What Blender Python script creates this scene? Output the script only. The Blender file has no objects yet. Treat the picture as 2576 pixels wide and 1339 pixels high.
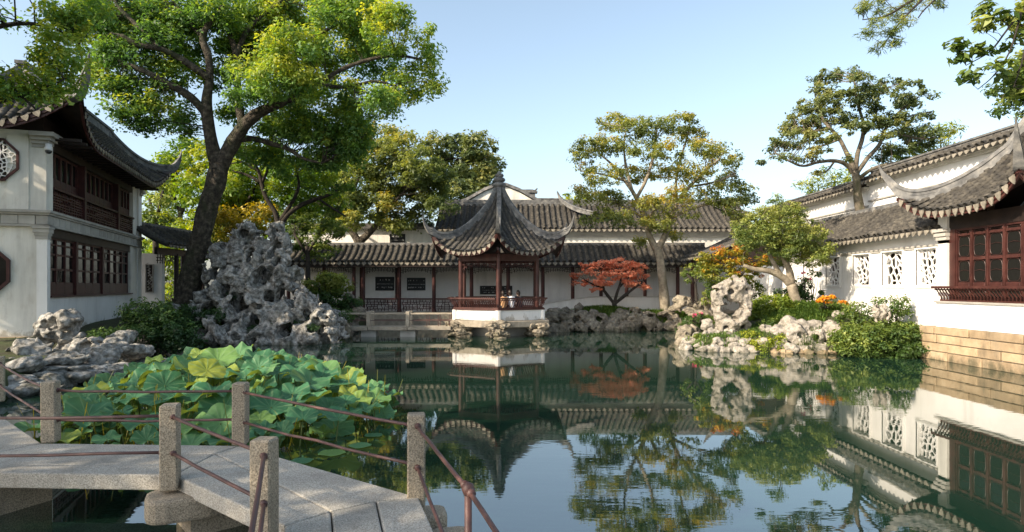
import bpy, math, random
import numpy as np
from mathutils import Vector, Matrix
from mathutils.geometry import delaunay_2d_cdt

S = bpy.context.scene
C = S.collection
rng = np.random.default_rng(11)
random.seed(11)

# ------------------------------------------------------------------ camera, sky, sun, exposure
F, HX, HY, EYE = 1600.0, 1288.0, 720.0, 2.0
cam = bpy.data.objects.new('camera', bpy.data.cameras.new('camera'))
C.objects.link(cam)
cam.location = (0, 0, EYE)
cam.rotation_euler = (math.radians(90), 0, 0)
cam.data.sensor_width = 36
cam.data.lens = F / 2576 * 36
cam.data.shift_y = 0.0196
cam.data.clip_start = 0.05
cam.data.clip_end = 2000
S.camera = cam

SUN_DIR = Vector((-0.78, -0.50, 0.57)).normalized()
elev = math.asin(SUN_DIR.z)
rot = math.atan2(SUN_DIR.x, SUN_DIR.y)
world = bpy.data.worlds.new('World')
S.world = world
world.use_nodes = True
wn = world.node_tree
wn.nodes.clear()
sky = wn.nodes.new('ShaderNodeTexSky')
sky.sky_type = 'NISHITA'
sky.sun_disc = False
sky.sun_elevation = elev
sky.sun_rotation = rot
sky.altitude = 0
sky.air_density = 1.0
sky.dust_density = 2.2
sky.ozone_density = 1.6
bg = wn.nodes.new('ShaderNodeBackground')
bg.inputs['Strength'].default_value = 0.15
wo = wn.nodes.new('ShaderNodeOutputWorld')
hz = wn.nodes.new('ShaderNodeHueSaturation')   # autumn haze: a paler blue all over
hz.inputs['Hue'].default_value = 0.488
hz.inputs['Saturation'].default_value = 0.78
hz.inputs['Value'].default_value = 0.86
wn.links.new(sky.outputs[0], hz.inputs['Color'])
wn.links.new(hz.outputs[0], bg.inputs[0])
wn.links.new(bg.outputs[0], wo.inputs[0])
sl = bpy.data.lights.new('sun', 'SUN')
sl.energy = 3.9
sl.angle = math.radians(0.6)
sl.color = (1.0, 0.85, 0.66)
sun = bpy.data.objects.new('sun', sl)
C.objects.link(sun)
sun.rotation_euler = SUN_DIR.to_track_quat('Z', 'Y').to_euler()
vs = S.view_settings
vs.view_transform = 'Standard'
vs.look = 'None'
vs.exposure = 1.15
vs.gamma = 1
vs.use_curve_mapping = False
S.cycles.max_bounces = 8
S.cycles.diffuse_bounces = 5
S.cycles.glossy_bounces = 4
S.cycles.transmission_bounces = 4
S.cycles.transparent_max_bounces = 4
S.cycles.use_denoising = True

# ------------------------------------------------------------------ helpers
def at(px, py, Y):
    return np.array([(px - HX) / F * Y, Y, EYE - (py - HY) / F * Y])

def on(px, py, z=0.0):
    return at(px, py, F * (EYE - z) / (py - HY))

def tag(o, label=None, cat=None, group=None, kind=None):
    if label: o['label'] = label
    if cat: o['category'] = cat
    if group: o['group'] = group
    if kind: o['kind'] = kind
    return o

def thing(name, label, cat, loc=(0, 0, 0), rz=0.0, group=None):
    o = bpy.data.objects.new(name, None)
    o.empty_display_size = 0.3
    C.objects.link(o)
    o.location = loc
    o.rotation_euler = (0, 0, rz)
    return tag(o, label, cat, group)

def put(name, me, parent=None, loc=(0, 0, 0), rot=None, scale=None, world=False):
    """link an object that uses the mesh me; world=True: mesh is in world coordinates, parent unrotated"""
    o = bpy.data.objects.new(name, me)
    C.objects.link(o)
    if parent is not None:
        o.parent = parent
        if world:
            p = parent
            v = Vector((0, 0, 0))
            while p is not None:
                v += Vector(p.location); p = p.parent
            loc = Vector(loc) - v
    o.location = loc
    if rot is not None: o.rotation_euler = rot
    if scale is not None: o.scale = scale
    return o

def np_mesh(name, V, Q, mat, smooth=False, attrs=None):
    """mesh from vertex array and (M,k) face array"""
    V = np.asarray(V, np.float32); Q = np.asarray(Q, np.int32)
    me = bpy.data.meshes.new(name)
    me.vertices.add(len(V)); me.vertices.foreach_set('co', V.ravel())
    k = Q.shape[1]
    me.loops.add(Q.size); me.loops.foreach_set('vertex_index', Q.ravel())
    me.polygons.add(len(Q))
    me.polygons.foreach_set('loop_start', np.arange(len(Q), dtype=np.int32) * k)
    me.polygons.foreach_set('loop_total', np.full(len(Q), k, np.int32))
    if smooth: me.polygons.foreach_set('use_smooth', np.ones(len(Q), bool))
    if attrs:
        for an, (dom, arr) in attrs.items():
            a = me.attributes.new(an, 'FLOAT', dom)
            a.data.foreach_set('value', np.asarray(arr, np.float32).ravel())
    me.update(calc_edges=True)
    if mat: me.materials.append(mat)
    return me

class MB:
    def __init__(s): s.v = []; s.f = []; s.n = 0
    def add(s, vs, fs):
        s.v.extend([tuple(float(c) for c in p) for p in vs])
        s.f.extend([tuple(i + s.n for i in f) for f in fs]); s.n += len(vs)
        return s
    def box(s, x0, x1, y0, y1, z0, z1):
        return s.add([(x0,y0,z0),(x1,y0,z0),(x1,y1,z0),(x0,y1,z0),(x0,y0,z1),(x1,y0,z1),(x1,y1,z1),(x0,y1,z1)],
              [(0,3,2,1),(4,5,6,7),(0,1,5,4),(1,2,6,5),(2,3,7,6),(3,0,4,7)])
    def bar(s, a, b, w, h, up=(0, 0, 1), w2=None, h2=None):
        a = Vector(a); b = Vector(b); d = (b - a).normalized(); up = Vector(up)
        l = d.cross(up)
        if l.length < 1e-4: l = d.cross(Vector((1, 0, 0)))
        l.normalize(); u = l.cross(d).normalized()
        w2 = w if w2 is None else w2; h2 = h if h2 is None else h2
        vs = []
        for p, ww, hh in ((a, w, h), (b, w2, h2)):
            for sx, sy in ((-1,-1),(1,-1),(1,1),(-1,1)):
                vs.append(p + l*(sx*ww/2) + u*(sy*hh/2))
        return s.add(vs, [(0,1,2,3),(7,6,5,4),(0,4,5,1),(1,5,6,2),(2,6,7,3),(3,7,4,0)])
    def tube(s, pts, rad, n=6, cap=True):
        pts = [Vector(p) for p in pts]
        if not hasattr(rad, '__len__'): rad = [rad]*len(pts)
        vs = []; ref = None
        for i, p in enumerate(pts):
            d = (pts[min(i+1, len(pts)-1)] - pts[max(i-1, 0)]).normalized()
            if ref is None:
                ref = d.cross(Vector((0, 0, 1)))
                if ref.length < 0.1: ref = d.cross(Vector((1, 0, 0)))
            l = (ref - d*ref.dot(d)).normalized(); ref = l
            u = d.cross(l)
            for k in range(n):
                t = 2*math.pi*k/n
                vs.append(p + (l*math.cos(t) + u*math.sin(t))*rad[i])
        fs = []
        for i in range(len(pts)-1):
            for k in range(n):
                k2 = (k+1) % n
                fs.append((i*n+k, i*n+k2, (i+1)*n+k2, (i+1)*n+k))
        if cap:
            fs.append(tuple(range(n-1, -1, -1))); fs.append(tuple((len(pts)-1)*n+k for k in range(n)))
        return s.add(vs, fs)
    def sweep(s, pts, ws, hs, off=None):
        """rectangular section kept upright, along pts"""
        pts = [Vector(p) for p in pts]; vs = []
        for i, p in enumerate(pts):
            d = (pts[min(i+1, len(pts)-1)] - pts[max(i-1, 0)]).normalized()
            dh = Vector((d.x, d.y, 0))
            if dh.length < 1e-3: dh = Vector((1, 0, 0))
            dh.normalize()
            l = Vector((-dh.y, dh.x, 0)); u = l.cross(d) * -1
            if u.z < 0: u = -u
            w, h = ws[i], hs[i]
            for sx, sy in ((-1, 0), (1, 0), (0.8, 1), (-0.8, 1)):
                vs.append(p + l*(sx*w/2) + u*(sy*h))
        fs = []
        for i in range(len(pts)-1):
            for k in range(4):
                k2 = (k+1) % 4
                fs.append((i*4+k, i*4+k2, (i+1)*4+k2, (i+1)*4+k))
        m = (len(pts)-1)*4
        fs += [(3, 2, 1, 0), (m, m+1, m+2, m+3)]
        return s.add(vs, fs)
    def lathe(s, prof, n=16, c=(0, 0, 0)):
        vs = []
        for r, z in prof:
            for k in range(n):
                t = 2*math.pi*k/n
                vs.append((c[0]+r*math.cos(t), c[1]+r*math.sin(t), c[2]+z))
        fs = []
        for i in range(len(prof)-1):
            for k in range(n):
                k2 = (k+1) % n
                fs.append((i*n+k, i*n+k2, (i+1)*n+k2, (i+1)*n+k))
        fs.append(tuple(range(n-1, -1, -1))); fs.append(tuple((len(prof)-1)*n+k for k in range(n)))
        return s.add(vs, fs)
    def prism(s, poly, z0, z1):
        n = len(poly)
        a = sum(poly[i][0]*poly[(i+1) % n][1]-poly[(i+1) % n][0]*poly[i][1] for i in range(n))
        if a < 0: poly = poly[::-1]
        vs = [(x, y, z0) for x, y in poly] + [(x, y, z1) for x, y in poly]
        fs = [tuple(range(n-1, -1, -1)), tuple(range(n, 2*n))]
        for i in range(n):
            j = (i+1) % n
            fs.append((i, j, n+j, n+i))
        return s.add(vs, fs)
    def mesh(s, name, mat, smooth=False):
        me = bpy.data.meshes.new(name)
        me.from_pydata(s.v, [], s.f)
        if smooth: me.polygons.foreach_set('use_smooth', [True]*len(s.f))
        me.update()
        me.materials.append(mat)
        return me
    def build(s, name, mat, parent=None, smooth=False, world=False, bevel=0.0):
        o = put(name, s.mesh(name, mat, smooth), parent, world=world)
        if bevel:
            m = o.modifiers.new('bevel', 'BEVEL'); m.width = bevel; m.segments = 2; m.limit_method = 'ANGLE'
        return o

# numpy value noise
_T = np.random.default_rng(5).random((64, 64, 64)).astype(np.float32)
def vnoise(P):
    P = np.asarray(P, np.float32)
    i = np.floor(P).astype(np.int64); f = P - i
    f = f*f*(3-2*f)
    i &= 63; j = (i+1) & 63
    x0, y0, z0 = i[..., 0], i[..., 1], i[..., 2]; x1, y1, z1 = j[..., 0], j[..., 1], j[..., 2]
    fx, fy, fz = f[..., 0], f[..., 1], f[..., 2]
    a = _T[x0, y0, z0]*(1-fx)+_T[x1, y0, z0]*fx
    b = _T[x0, y1, z0]*(1-fx)+_T[x1, y1, z0]*fx
    c = _T[x0, y0, z1]*(1-fx)+_T[x1, y0, z1]*fx
    d = _T[x0, y1, z1]*(1-fx)+_T[x1, y1, z1]*fx
    return ((a*(1-fy)+b*fy)*(1-fz)+(c*(1-fy)+d*fy)*fz)*2-1
def fbm(P, o=4, g=0.5):
    s = 0; a = 1.0; P = np.asarray(P, np.float32)
    for k in range(o):
        s = s + a*vnoise(P); P = P*2.03+17.3; a *= g
    return s

def surface_nets(f, org, h):
    """naive surface nets of the field f (negative inside): vertices, quads"""
    nx, ny, nz = f.shape
    ins = f < 0
    pos = np.zeros((nx-1, ny-1, nz-1, 3)); cnt = np.zeros((nx-1, ny-1, nz-1))
    off = [(a, b, c) for a in (0, 1) for b in (0, 1) for c in (0, 1)]
    def sl(o): return f[o[0]:nx-1+o[0], o[1]:ny-1+o[1], o[2]:nz-1+o[2]]
    for a in off:
        for ax in range(3):
            if a[ax] == 0:
                b = list(a); b[ax] = 1
                fa, fb = sl(a), sl(b)
                m = (fa < 0) != (fb < 0)
                t = np.where(m, fa/np.where(m, fa-fb, 1), 0)
                for k in range(3):
                    pos[..., k] += np.where(m, a[k]+(t if k == ax else 0), 0)
                cnt += m
    act = cnt > 0
    idx = np.full(act.shape, -1); idx[act] = np.arange(act.sum())
    cell = np.argwhere(act)
    V = (cell + pos[act]/cnt[act][:, None])*h + np.asarray(org)
    quads = []
    for ax in range(3):
        b, c = (ax+1) % 3, (ax+2) % 3
        s0 = [slice(None)]*3; s1 = [slice(None)]*3
        s0[ax] = slice(0, -1); s1[ax] = slice(1, None)
        m = ins[tuple(s0)] != ins[tuple(s1)]
        e = np.argwhere(m)
        e = e[(e[:, b] > 0) & (e[:, c] > 0) & (e[:, b] < f.shape[b]-1) & (e[:, c] < f.shape[c]-1)]
        if len(e) == 0: continue
        def g(db, dc):
            q = e.copy(); q[:, b] += db; q[:, c] += dc
            return idx[q[:, 0], q[:, 1], q[:, 2]]
        q = np.stack([g(-1, -1), g(0, -1), g(0, 0), g(-1, 0)], 1)
        flip = ~ins[e[:, 0], e[:, 1], e[:, 2]]
        q[flip] = q[flip][:, ::-1]
        quads.append(q[(q >= 0).all(1)])
    return V, np.concatenate(quads)

def grid(lo, hi, h):
    ax = [np.arange(lo[k], hi[k]+h, h) for k in range(3)]
    return np.stack(np.meshgrid(*ax, indexing='ij'), -1)

def smin(a, b, k):
    h = np.clip(0.5+0.5*(b-a)/k, 0, 1)
    return b*(1-h)+a*h-k*h*(1-h)

def capsule(P, a, b, r0, r1):
    a = np.asarray(a, float); b = np.asarray(b, float)
    d = b-a; t = np.clip(((P-a)@d)/max(d@d, 1e-9), 0, 1)
    return np.linalg.norm(P-a-t[..., None]*d, axis=-1)-(r0+(r1-r0)*t)

# ------------------------------------------------------------------ materials
def newmat(name):
    m = bpy.data.materials.new(name); m.use_nodes = True
    nt = m.node_tree; nt.nodes.clear()
    out = nt.nodes.new('ShaderNodeOutputMaterial')
    return m, nt, out
def nd(nt, t, **kw):
    n = nt.nodes.new(t)
    for k, v in kw.items():
        if k in n.inputs: n.inputs[k].default_value = v
        else: setattr(n, k, v)
    return n
def ramp(nt, fac, stops):
    r = nt.nodes.new('ShaderNodeValToRGB')
    el = r.color_ramp.elements
    while len(el) < len(stops): el.new(0.5)
    for e, (p, c) in zip(el, stops):
        e.position = p; e.color = (*c, 1) if len(c) == 3 else c
    nt.links.new(fac, r.inputs[0])
    return r
def noise_tex(nt, coord, scale, detail=5, rough=0.55, dist=0.0):
    n = nt.nodes.new('ShaderNodeTexNoise')
    n.inputs['Scale'].default_value = scale; n.inputs['Detail'].default_value = detail
    n.inputs['Roughness'].default_value = rough; n.inputs['Distortion'].default_value = dist
    nt.links.new(coord, n.inputs['Vector'])
    return n
def mixc(nt, fac, a, b, mode='MIX'):
    m = nt.nodes.new('ShaderNodeMix'); m.data_type = 'RGBA'; m.blend_type = mode
    for sock, v in ((m.inputs[0], fac), (m.inputs[6], a), (m.inputs[7], b)):
        if hasattr(v, 'is_linked') or hasattr(v, 'links'): nt.links.new(v, sock)
        elif isinstance(v, (int, float)): sock.default_value = v
        else: sock.default_value = (*v, 1)
    return m.outputs[2]
def bump(nt, h, strength, dist=0.02, normal=None):
    b = nt.nodes.new('ShaderNodeBump')
    b.inputs['Strength'].default_value = strength; b.inputs['Distance'].default_value = dist
    nt.links.new(h, b.inputs['Height'])
    if normal: nt.links.new(normal, b.inputs['Normal'])
    return b.outputs[0]
def stretch(nt, coord, s):
    m = nt.nodes.new('ShaderNodeMapping'); m.inputs['Scale'].default_value = s
    nt.links.new(coord, m.inputs['Vector'])
    return m.outputs[0]
def coords(nt, kind='pos'):
    if kind == 'pos':
        return nt.nodes.new('ShaderNodeNewGeometry').outputs['Position']
    return nt.nodes.new('ShaderNodeTexCoord').outputs['Object']

def surf(name, stops, scale=3.0, rough=0.8, bs=0.3, bd=0.02, bscale=None, detail=6, objvar=0.0, coord='pos',
         damp=None, stain=None, spec=0.3, metallic=0.0, crag=0):
    m, nt, out = newmat(name)
    co = coords(nt, coord)
    n = noise_tex(nt, co, scale, detail, 0.6)
    col = ramp(nt, n.outputs[0], stops).outputs[0]
    if stain:
        for sc, st, lo, hi, c, amt in stain:
            n2 = noise_tex(nt, stretch(nt, co, st), sc, 6, 0.65)
            r2 = ramp(nt, n2.outputs[0], [(lo, (0, 0, 0)), (hi, (amt, amt, amt))])
            col = mixc(nt, r2.outputs[0], col, c)
    if damp:
        sx = nt.nodes.new('ShaderNodeSeparateXYZ'); nt.links.new(co, sx.inputs[0])
        dn = noise_tex(nt, stretch(nt, co, (1, 1, 0.6)), 2.6, 6, 0.7)
        ma = nd(nt, 'ShaderNodeMath', operation='MULTIPLY_ADD'); ma.inputs[1].default_value = 1.5; nt.links.new(dn.outputs[0], ma.inputs[0])
        sb = nd(nt, 'ShaderNodeMath', operation='MULTIPLY'); sb.inputs[1].default_value = -1.0; nt.links.new(sx.outputs[2], sb.inputs[0]); nt.links.new(sb.outputs[0], ma.inputs[2])
        rr = ramp(nt, ma.outputs[0], [(damp[0], (0, 0, 0)), (damp[1], (0.75, 0.75, 0.75))])
        col = mixc(nt, rr.outputs[0], col, damp[2] if len(damp) > 2 else (0.30, 0.27, 0.21))
    if objvar:
        oi = nt.nodes.new('ShaderNodeObjectInfo')
        mp = nd(nt, 'ShaderNodeMapRange'); mp.inputs[3].default_value = 1-objvar; mp.inputs[4].default_value = 1+objvar
        nt.links.new(oi.outputs['Random'], mp.inputs[0])
        vm = nt.nodes.new('ShaderNodeVectorMath'); vm.operation = 'SCALE'
        nt.links.new(col, vm.inputs[0]); nt.links.new(mp.outputs[0], vm.inputs['Scale'])
        col = vm.outputs[0]
    p = nd(nt, 'ShaderNodeBsdfPrincipled', Roughness=rough, Metallic=metallic)
    p.inputs['Specular IOR Level'].default_value = spec
    nt.links.new(col, p.inputs['Base Color'])
    if bs:
        nb = noise_tex(nt, co, bscale or scale*6, 7, 0.65)
        nrm = bump(nt, nb.outputs[0], bs, bd)
        if crag:
            v = nt.nodes.new('ShaderNodeTexVoronoi'); v.feature = 'SMOOTH_F1'; v.inputs['Scale'].default_value = crag
            w = noise_tex(nt, co, crag*0.8, 3); vm2 = nt.nodes.new('ShaderNodeVectorMath'); vm2.operation = 'MULTIPLY_ADD'
            vm2.inputs[1].default_value = (0.25, 0.25, 0.25); nt.links.new(w.outputs[1], vm2.inputs[0]); nt.links.new(co, vm2.inputs[2])
            nt.links.new(vm2.outputs[0], v.inputs['Vector'])
            nrm = bump(nt, v.outputs['Distance'], 0.9, 0.10, nrm)
        nt.links.new(nrm, p.inputs['Normal'])
    nt.links.new(p.outputs[0], out.inputs[0])
    return m

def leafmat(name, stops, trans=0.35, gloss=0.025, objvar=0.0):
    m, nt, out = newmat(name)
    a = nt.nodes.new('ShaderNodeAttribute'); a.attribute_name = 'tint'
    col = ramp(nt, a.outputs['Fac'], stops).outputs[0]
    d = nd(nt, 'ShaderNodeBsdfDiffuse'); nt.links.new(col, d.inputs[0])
    t = nd(nt, 'ShaderNodeBsdfTranslucent')
    hs = nd(nt, 'ShaderNodeHueSaturation', Saturation=1.15, Value=1.7); hs.inputs['Hue'].default_value = 0.485
    nt.links.new(col, hs.inputs['Color']); nt.links.new(hs.outputs[0], t.inputs[0])
    mx = nd(nt, 'ShaderNodeMixShader'); mx.inputs[0].default_value = trans
    nt.links.new(d.outputs[0], mx.inputs[1]); nt.links.new(t.outputs[0], mx.inputs[2])
    g = nd(nt, 'ShaderNodeBsdfGlossy', Roughness=0.55); g.inputs[0].default_value = (1, 1, 1, 1)
    m2 = nd(nt, 'ShaderNodeMixShader'); m2.inputs[0].default_value = gloss
    nt.links.new(mx.outputs[0], m2.inputs[1]); nt.links.new(g.outputs[0], m2.inputs[2])
    nt.links.new(m2.outputs[0], out.inputs[0])
    return m

M = {}
M['plaster'] = surf('white_plaster', [(0.3, (0.66, 0.65, 0.62)), (0.6, (0.77, 0.76, 0.73)), (0.8, (0.80, 0.79, 0.77))], 0.6, 0.85, 0.12, 0.01, 14,
    damp=(-0.25, 0.15), stain=[(1.6, (1.0, 1.0, 0.12), 0.52, 0.75, (0.42, 0.41, 0.38), 0.5), (5, (1, 1, 0.5), 0.6, 0.8, (0.48, 0.43, 0.35), 0.35)])
M['plaster_old'] = surf('aged_plaster', [(0.3, (0.58, 0.56, 0.50)), (0.6, (0.75, 0.73, 0.66)), (0.8, (0.79, 0.77, 0.72))], 0.8, 0.85, 0.15, 0.01, 12,
    damp=(-0.25, 0.15), stain=[(1.3, (1.0, 1.0, 0.10), 0.46, 0.72, (0.27, 0.26, 0.24), 0.6), (4, (1, 1, 0.5), 0.55, 0.8, (0.36, 0.31, 0.24), 0.45)])
M['trim'] = surf('grey_brick_trim', [(0.3, (0.28, 0.27, 0.24)), (0.7, (0.42, 0.40, 0.36))], 2.5, 0.85, 0.2, 0.01, 20, objvar=0.14)
M['sandstone'] = surf('sandstone_block', [(0.25, (0.22, 0.16, 0.095)), (0.5, (0.33, 0.245, 0.15)), (0.75, (0.41, 0.32, 0.21))], 3.2, 0.85, 0.6, 0.02, 18, objvar=0.22,
    damp=(0.60, 0.82, (0.06, 0.06, 0.035)), stain=[(1.2, (1, 1, 0.5), 0.46, 0.7, (0.16, 0.13, 0.09), 0.6), (5, (1, 1, 0.4), 0.55, 0.7, (0.12, 0.10, 0.07), 0.5)])
M['granite'] = surf('grey_granite', [(0.34, (0.20, 0.185, 0.155)), (0.5, (0.36, 0.335, 0.285)), (0.66, (0.52, 0.485, 0.42))], 95, 0.8, 0.6, 0.012, 60, 3, objvar=0.10,
    stain=[(1.4, (1, 1, 1), 0.5, 0.72, (0.13, 0.12, 0.10), 0.55), (6, (1, 1, 0.3), 0.55, 0.75, (0.16, 0.13, 0.10), 0.4)])
M['granite_post'] = surf('tan_granite', [(0.34, (0.14, 0.115, 0.08)), (0.5, (0.30, 0.25, 0.18)), (0.66, (0.44, 0.37, 0.275))], 95, 0.85, 0.7, 0.012, 60, 3, objvar=0.08,
    stain=[(5, (1, 1, 0.4), 0.5, 0.75, (0.10, 0.085, 0.065), 0.6)])
M['tile'] = surf('grey_roof_tile', [(0.3, (0.035, 0.035, 0.036)), (0.5, (0.062, 0.060, 0.057)), (0.68, (0.125, 0.114, 0.094)), (0.8, (0.18, 0.16, 0.125))], 5, 0.85, 0.3, 0.01, 40, objvar=0.22,
    stain=[(2.2, (1, 1, 1), 0.5, 0.72, (0.10, 0.085, 0.04), 0.5)])
M['tile_warm'] = surf('weathered_roof_tile', [(0.3, (0.028, 0.026, 0.024)), (0.5, (0.06, 0.055, 0.046)), (0.7, (0.125, 0.112, 0.090))], 6, 0.85, 0.3, 0.01, 40, objvar=0.2,
    stain=[(1.6, (1, 1, 1), 0.5, 0.74, (0.05, 0.048, 0.045), 0.6)])
M['tile_bed'] = surf('roof_pan_tile', [(0.3, (0.025, 0.024, 0.023)), (0.7, (0.07, 0.065, 0.055))], 8, 0.9, 0.5, 0.02, 30)
M['drip'] = surf('drip_tile', [(0.3, (0.13, 0.115, 0.09)), (0.7, (0.30, 0.27, 0.215))], 9, 0.85, 0.3, 0.01, 40, objvar=0.2)
M['ridge'] = surf('ridge_tile', [(0.3, (0.06, 0.062, 0.064)), (0.55, (0.15, 0.148, 0.14)), (0.75, (0.28, 0.265, 0.235))], 4, 0.85, 0.4, 0.012, 30,
    stain=[(3, (1, 1, 1), 0.52, 0.7, (0.04, 0.04, 0.04), 0.7)])
M['darkwood'] = surf('dark_wood', [(0.3, (0.012, 0.008, 0.007)), (0.7, (0.035, 0.022, 0.018))], 4, 0.55, 0.15, 0.005, 30)
M['redwood'] = surf('red_brown_wood', [(0.3, (0.034, 0.012, 0.010)), (0.55, (0.062, 0.022, 0.018)), (0.75, (0.095, 0.038, 0.030))], 3, 0.42, 0.2, 0.004, 30, objvar=0.12, spec=0.4)
M['duskwood'] = surf('dusky_red_wood', [(0.3, (0.030, 0.010, 0.009)), (0.55, (0.055, 0.017, 0.015)), (0.75, (0.085, 0.030, 0.024))], 3, 0.5, 0.2, 0.004, 30, objvar=0.12, spec=0.3)
M['iron'] = surf('rusty_iron', [(0.3, (0.05, 0.024, 0.020)), (0.6, (0.10, 0.045, 0.036)), (0.8, (0.16, 0.085, 0.06))], 14, 0.5, 0.3, 0.003, 90, spec=0.5)
M['bark'] = surf('bark', [(0.32, (0.018, 0.015, 0.012)), (0.52, (0.06, 0.05, 0.037)), (0.72, (0.16, 0.135, 0.10))], 7, 0.9, 1.0, 0.08, 16,
    stain=[(1.5, (1, 1, 0.5), 0.5, 0.68, (0.035, 0.045, 0.014), 0.7)])
M['bark_dark'] = surf('dark_bark', [(0.3, (0.014, 0.012, 0.010)), (0.7, (0.055, 0.045, 0.036))], 7, 0.9, 0.8, 0.03, 18)
M['bark_mid'] = surf('grey_brown_bark', [(0.3, (0.06, 0.05, 0.037)), (0.55, (0.14, 0.118, 0.088)), (0.75, (0.25, 0.215, 0.165))], 5, 0.9, 0.9, 0.04, 18,
    stain=[(2.5, (1, 1, 0.4), 0.5, 0.68, (0.05, 0.055, 0.022), 0.75)])
M['bark_light'] = surf('pale_bark', [(0.3, (0.14, 0.115, 0.085)), (0.55, (0.27, 0.23, 0.17)), (0.75, (0.38, 0.33, 0.25))], 5, 0.9, 0.8, 0.03, 20,
    stain=[(2.5, (1, 1, 0.4), 0.52, 0.7, (0.08, 0.075, 0.04), 0.7)])
M['rock'] = surf('lake_rock', [(0.28, (0.05, 0.047, 0.04)), (0.42, (0.14, 0.135, 0.12)), (0.55, (0.29, 0.28, 0.255)), (0.72, (0.49, 0.475, 0.435))], 7.5, 0.9, 0.9, 0.05, 9, objvar=0.16, crag=5.5,
    damp=(0.60, 0.82, (0.06, 0.06, 0.035)), stain=[(1.8, (1, 1, 1), 0.55, 0.72, (0.05, 0.055, 0.025), 0.5), (7, (1, 1, 1), 0.58, 0.7, (0.05, 0.045, 0.04), 0.6)])
M['rock_pale'] = surf('pale_lake_rock', [(0.28, (0.10, 0.085, 0.065)), (0.42, (0.25, 0.225, 0.185)), (0.62, (0.37, 0.335, 0.285)), (0.8, (0.47, 0.435, 0.38))], 8, 0.9, 0.9, 0.04, 10, objvar=0.12, crag=6.5,
    damp=(0.60, 0.82, (0.06, 0.06, 0.035)), stain=[(2.0, (1, 1, 1), 0.56, 0.74, (0.17, 0.14, 0.08), 0.55), (9, (1, 1, 1), 0.6, 0.72, (0.14, 0.12, 0.10), 0.5)])
M['rock_tan'] = surf('tan_bank_rock', [(0.28, (0.07, 0.06, 0.045)), (0.45, (0.17, 0.145, 0.11)), (0.62, (0.27, 0.235, 0.175)), (0.8, (0.40, 0.35, 0.27))], 7, 0.9, 0.9, 0.04, 9, objvar=0.2, crag=5.5,
    damp=(0.60, 0.82, (0.06, 0.06, 0.035)), stain=[(2.0, (1, 1, 1), 0.52, 0.7, (0.05, 0.06, 0.03), 0.55)])
M['rear'] = surf('darkened_gallery_plaster', [(0.3, (0.07, 0.05, 0.032)), (0.7, (0.13, 0.095, 0.065))], 2, 0.9, 0.2, 0.01, 20)  # gallery back wall, colour darkened so the lattice holes look shaded
M['tan_stone'] = surf('tan_stone', [(0.3, (0.24, 0.205, 0.155)), (0.7, (0.40, 0.35, 0.275))], 5, 0.85, 0.4, 0.012, 30, objvar=0.1, stain=[(2, (1, 1, .5), 0.5, 0.72, (0.14, 0.12, 0.09), 0.5)])
M['soil'] = surf('earth', [(0.3, (0.04, 0.033, 0.022)), (0.5, (0.055, 0.06, 0.025)), (0.7, (0.05, 0.085, 0.02))], 1.6, 0.95, 0.8, 0.06, 9)
M['paving'] = surf('grey_paving', [(0.3, (0.15, 0.145, 0.13)), (0.7, (0.27, 0.26, 0.235))], 3, 0.9, 0.4, 0.02, 20)
M['brick_white'] = surf('limewashed_brick', [(0.3, (0.42, 0.38, 0.35)), (0.7, (0.58, 0.55, 0.52))], 4, 0.85, 0.2, 0.01, 25, objvar=0.12)
M['plaque'] = surf('black_slate', [(0.3, (0.010, 0.011, 0.012)), (0.7, (0.022, 0.024, 0.025))], 6, 0.5, 0.1, 0.003, 40)
M['engrave'] = surf('pale_engraving', [(0.3, (0.30, 0.31, 0.30)), (0.7, (0.48, 0.48, 0.46))], 12, 0.8, 0, 0)
M['lamp_white'] = surf('white_housing', [(0.3, (0.55, 0.55, 0.54)), (0.7, (0.65, 0.65, 0.64))], 5, 0.35, 0, 0)
M['black'] = surf('dark_dome', [(0.3, (0.01, 0.01, 0.012)), (0.7, (0.02, 0.02, 0.022))], 5, 0.15, 0, 0, spec=0.6)
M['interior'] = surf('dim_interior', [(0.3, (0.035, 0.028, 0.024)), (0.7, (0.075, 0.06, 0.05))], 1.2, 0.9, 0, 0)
M['skin'] = surf('skin', [(0.3, (0.42, 0.25, 0.17)), (0.7, (0.50, 0.31, 0.22))], 5, 0.6, 0, 0)
M['hair'] = surf('black_hair', [(0.3, (0.012, 0.009, 0.008)), (0.7, (0.03, 0.02, 0.016))], 20, 0.5, 0.2, 0.004, 80)
M['hair_ginger'] = surf('brown_hair', [(0.3, (0.16, 0.06, 0.02)), (0.7, (0.28, 0.11, 0.035))], 20, 0.5, 0.2, 0.004, 80)
M['cloth_white'] = surf('white_cotton', [(0.3, (0.66, 0.68, 0.70)), (0.7, (0.76, 0.77, 0.78))], 8, 0.8, 0.2, 0.01, 20)
M['cloth_tan'] = surf('tan_cotton', [(0.3, (0.30, 0.17, 0.08)), (0.7, (0.38, 0.23, 0.12))], 8, 0.8, 0.2, 0.01, 20)
M['cloth_dark'] = surf('dark_cotton', [(0.3, (0.015, 0.017, 0.022)), (0.7, (0.04, 0.042, 0.05))], 8, 0.8, 0.2, 0.01, 20)
M['cloth_blue'] = surf('pale_blue_cotton', [(0.3, (0.40, 0.45, 0.58)), (0.7, (0.50, 0.55, 0.66))], 8, 0.8, 0.2, 0.01, 20)

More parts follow.
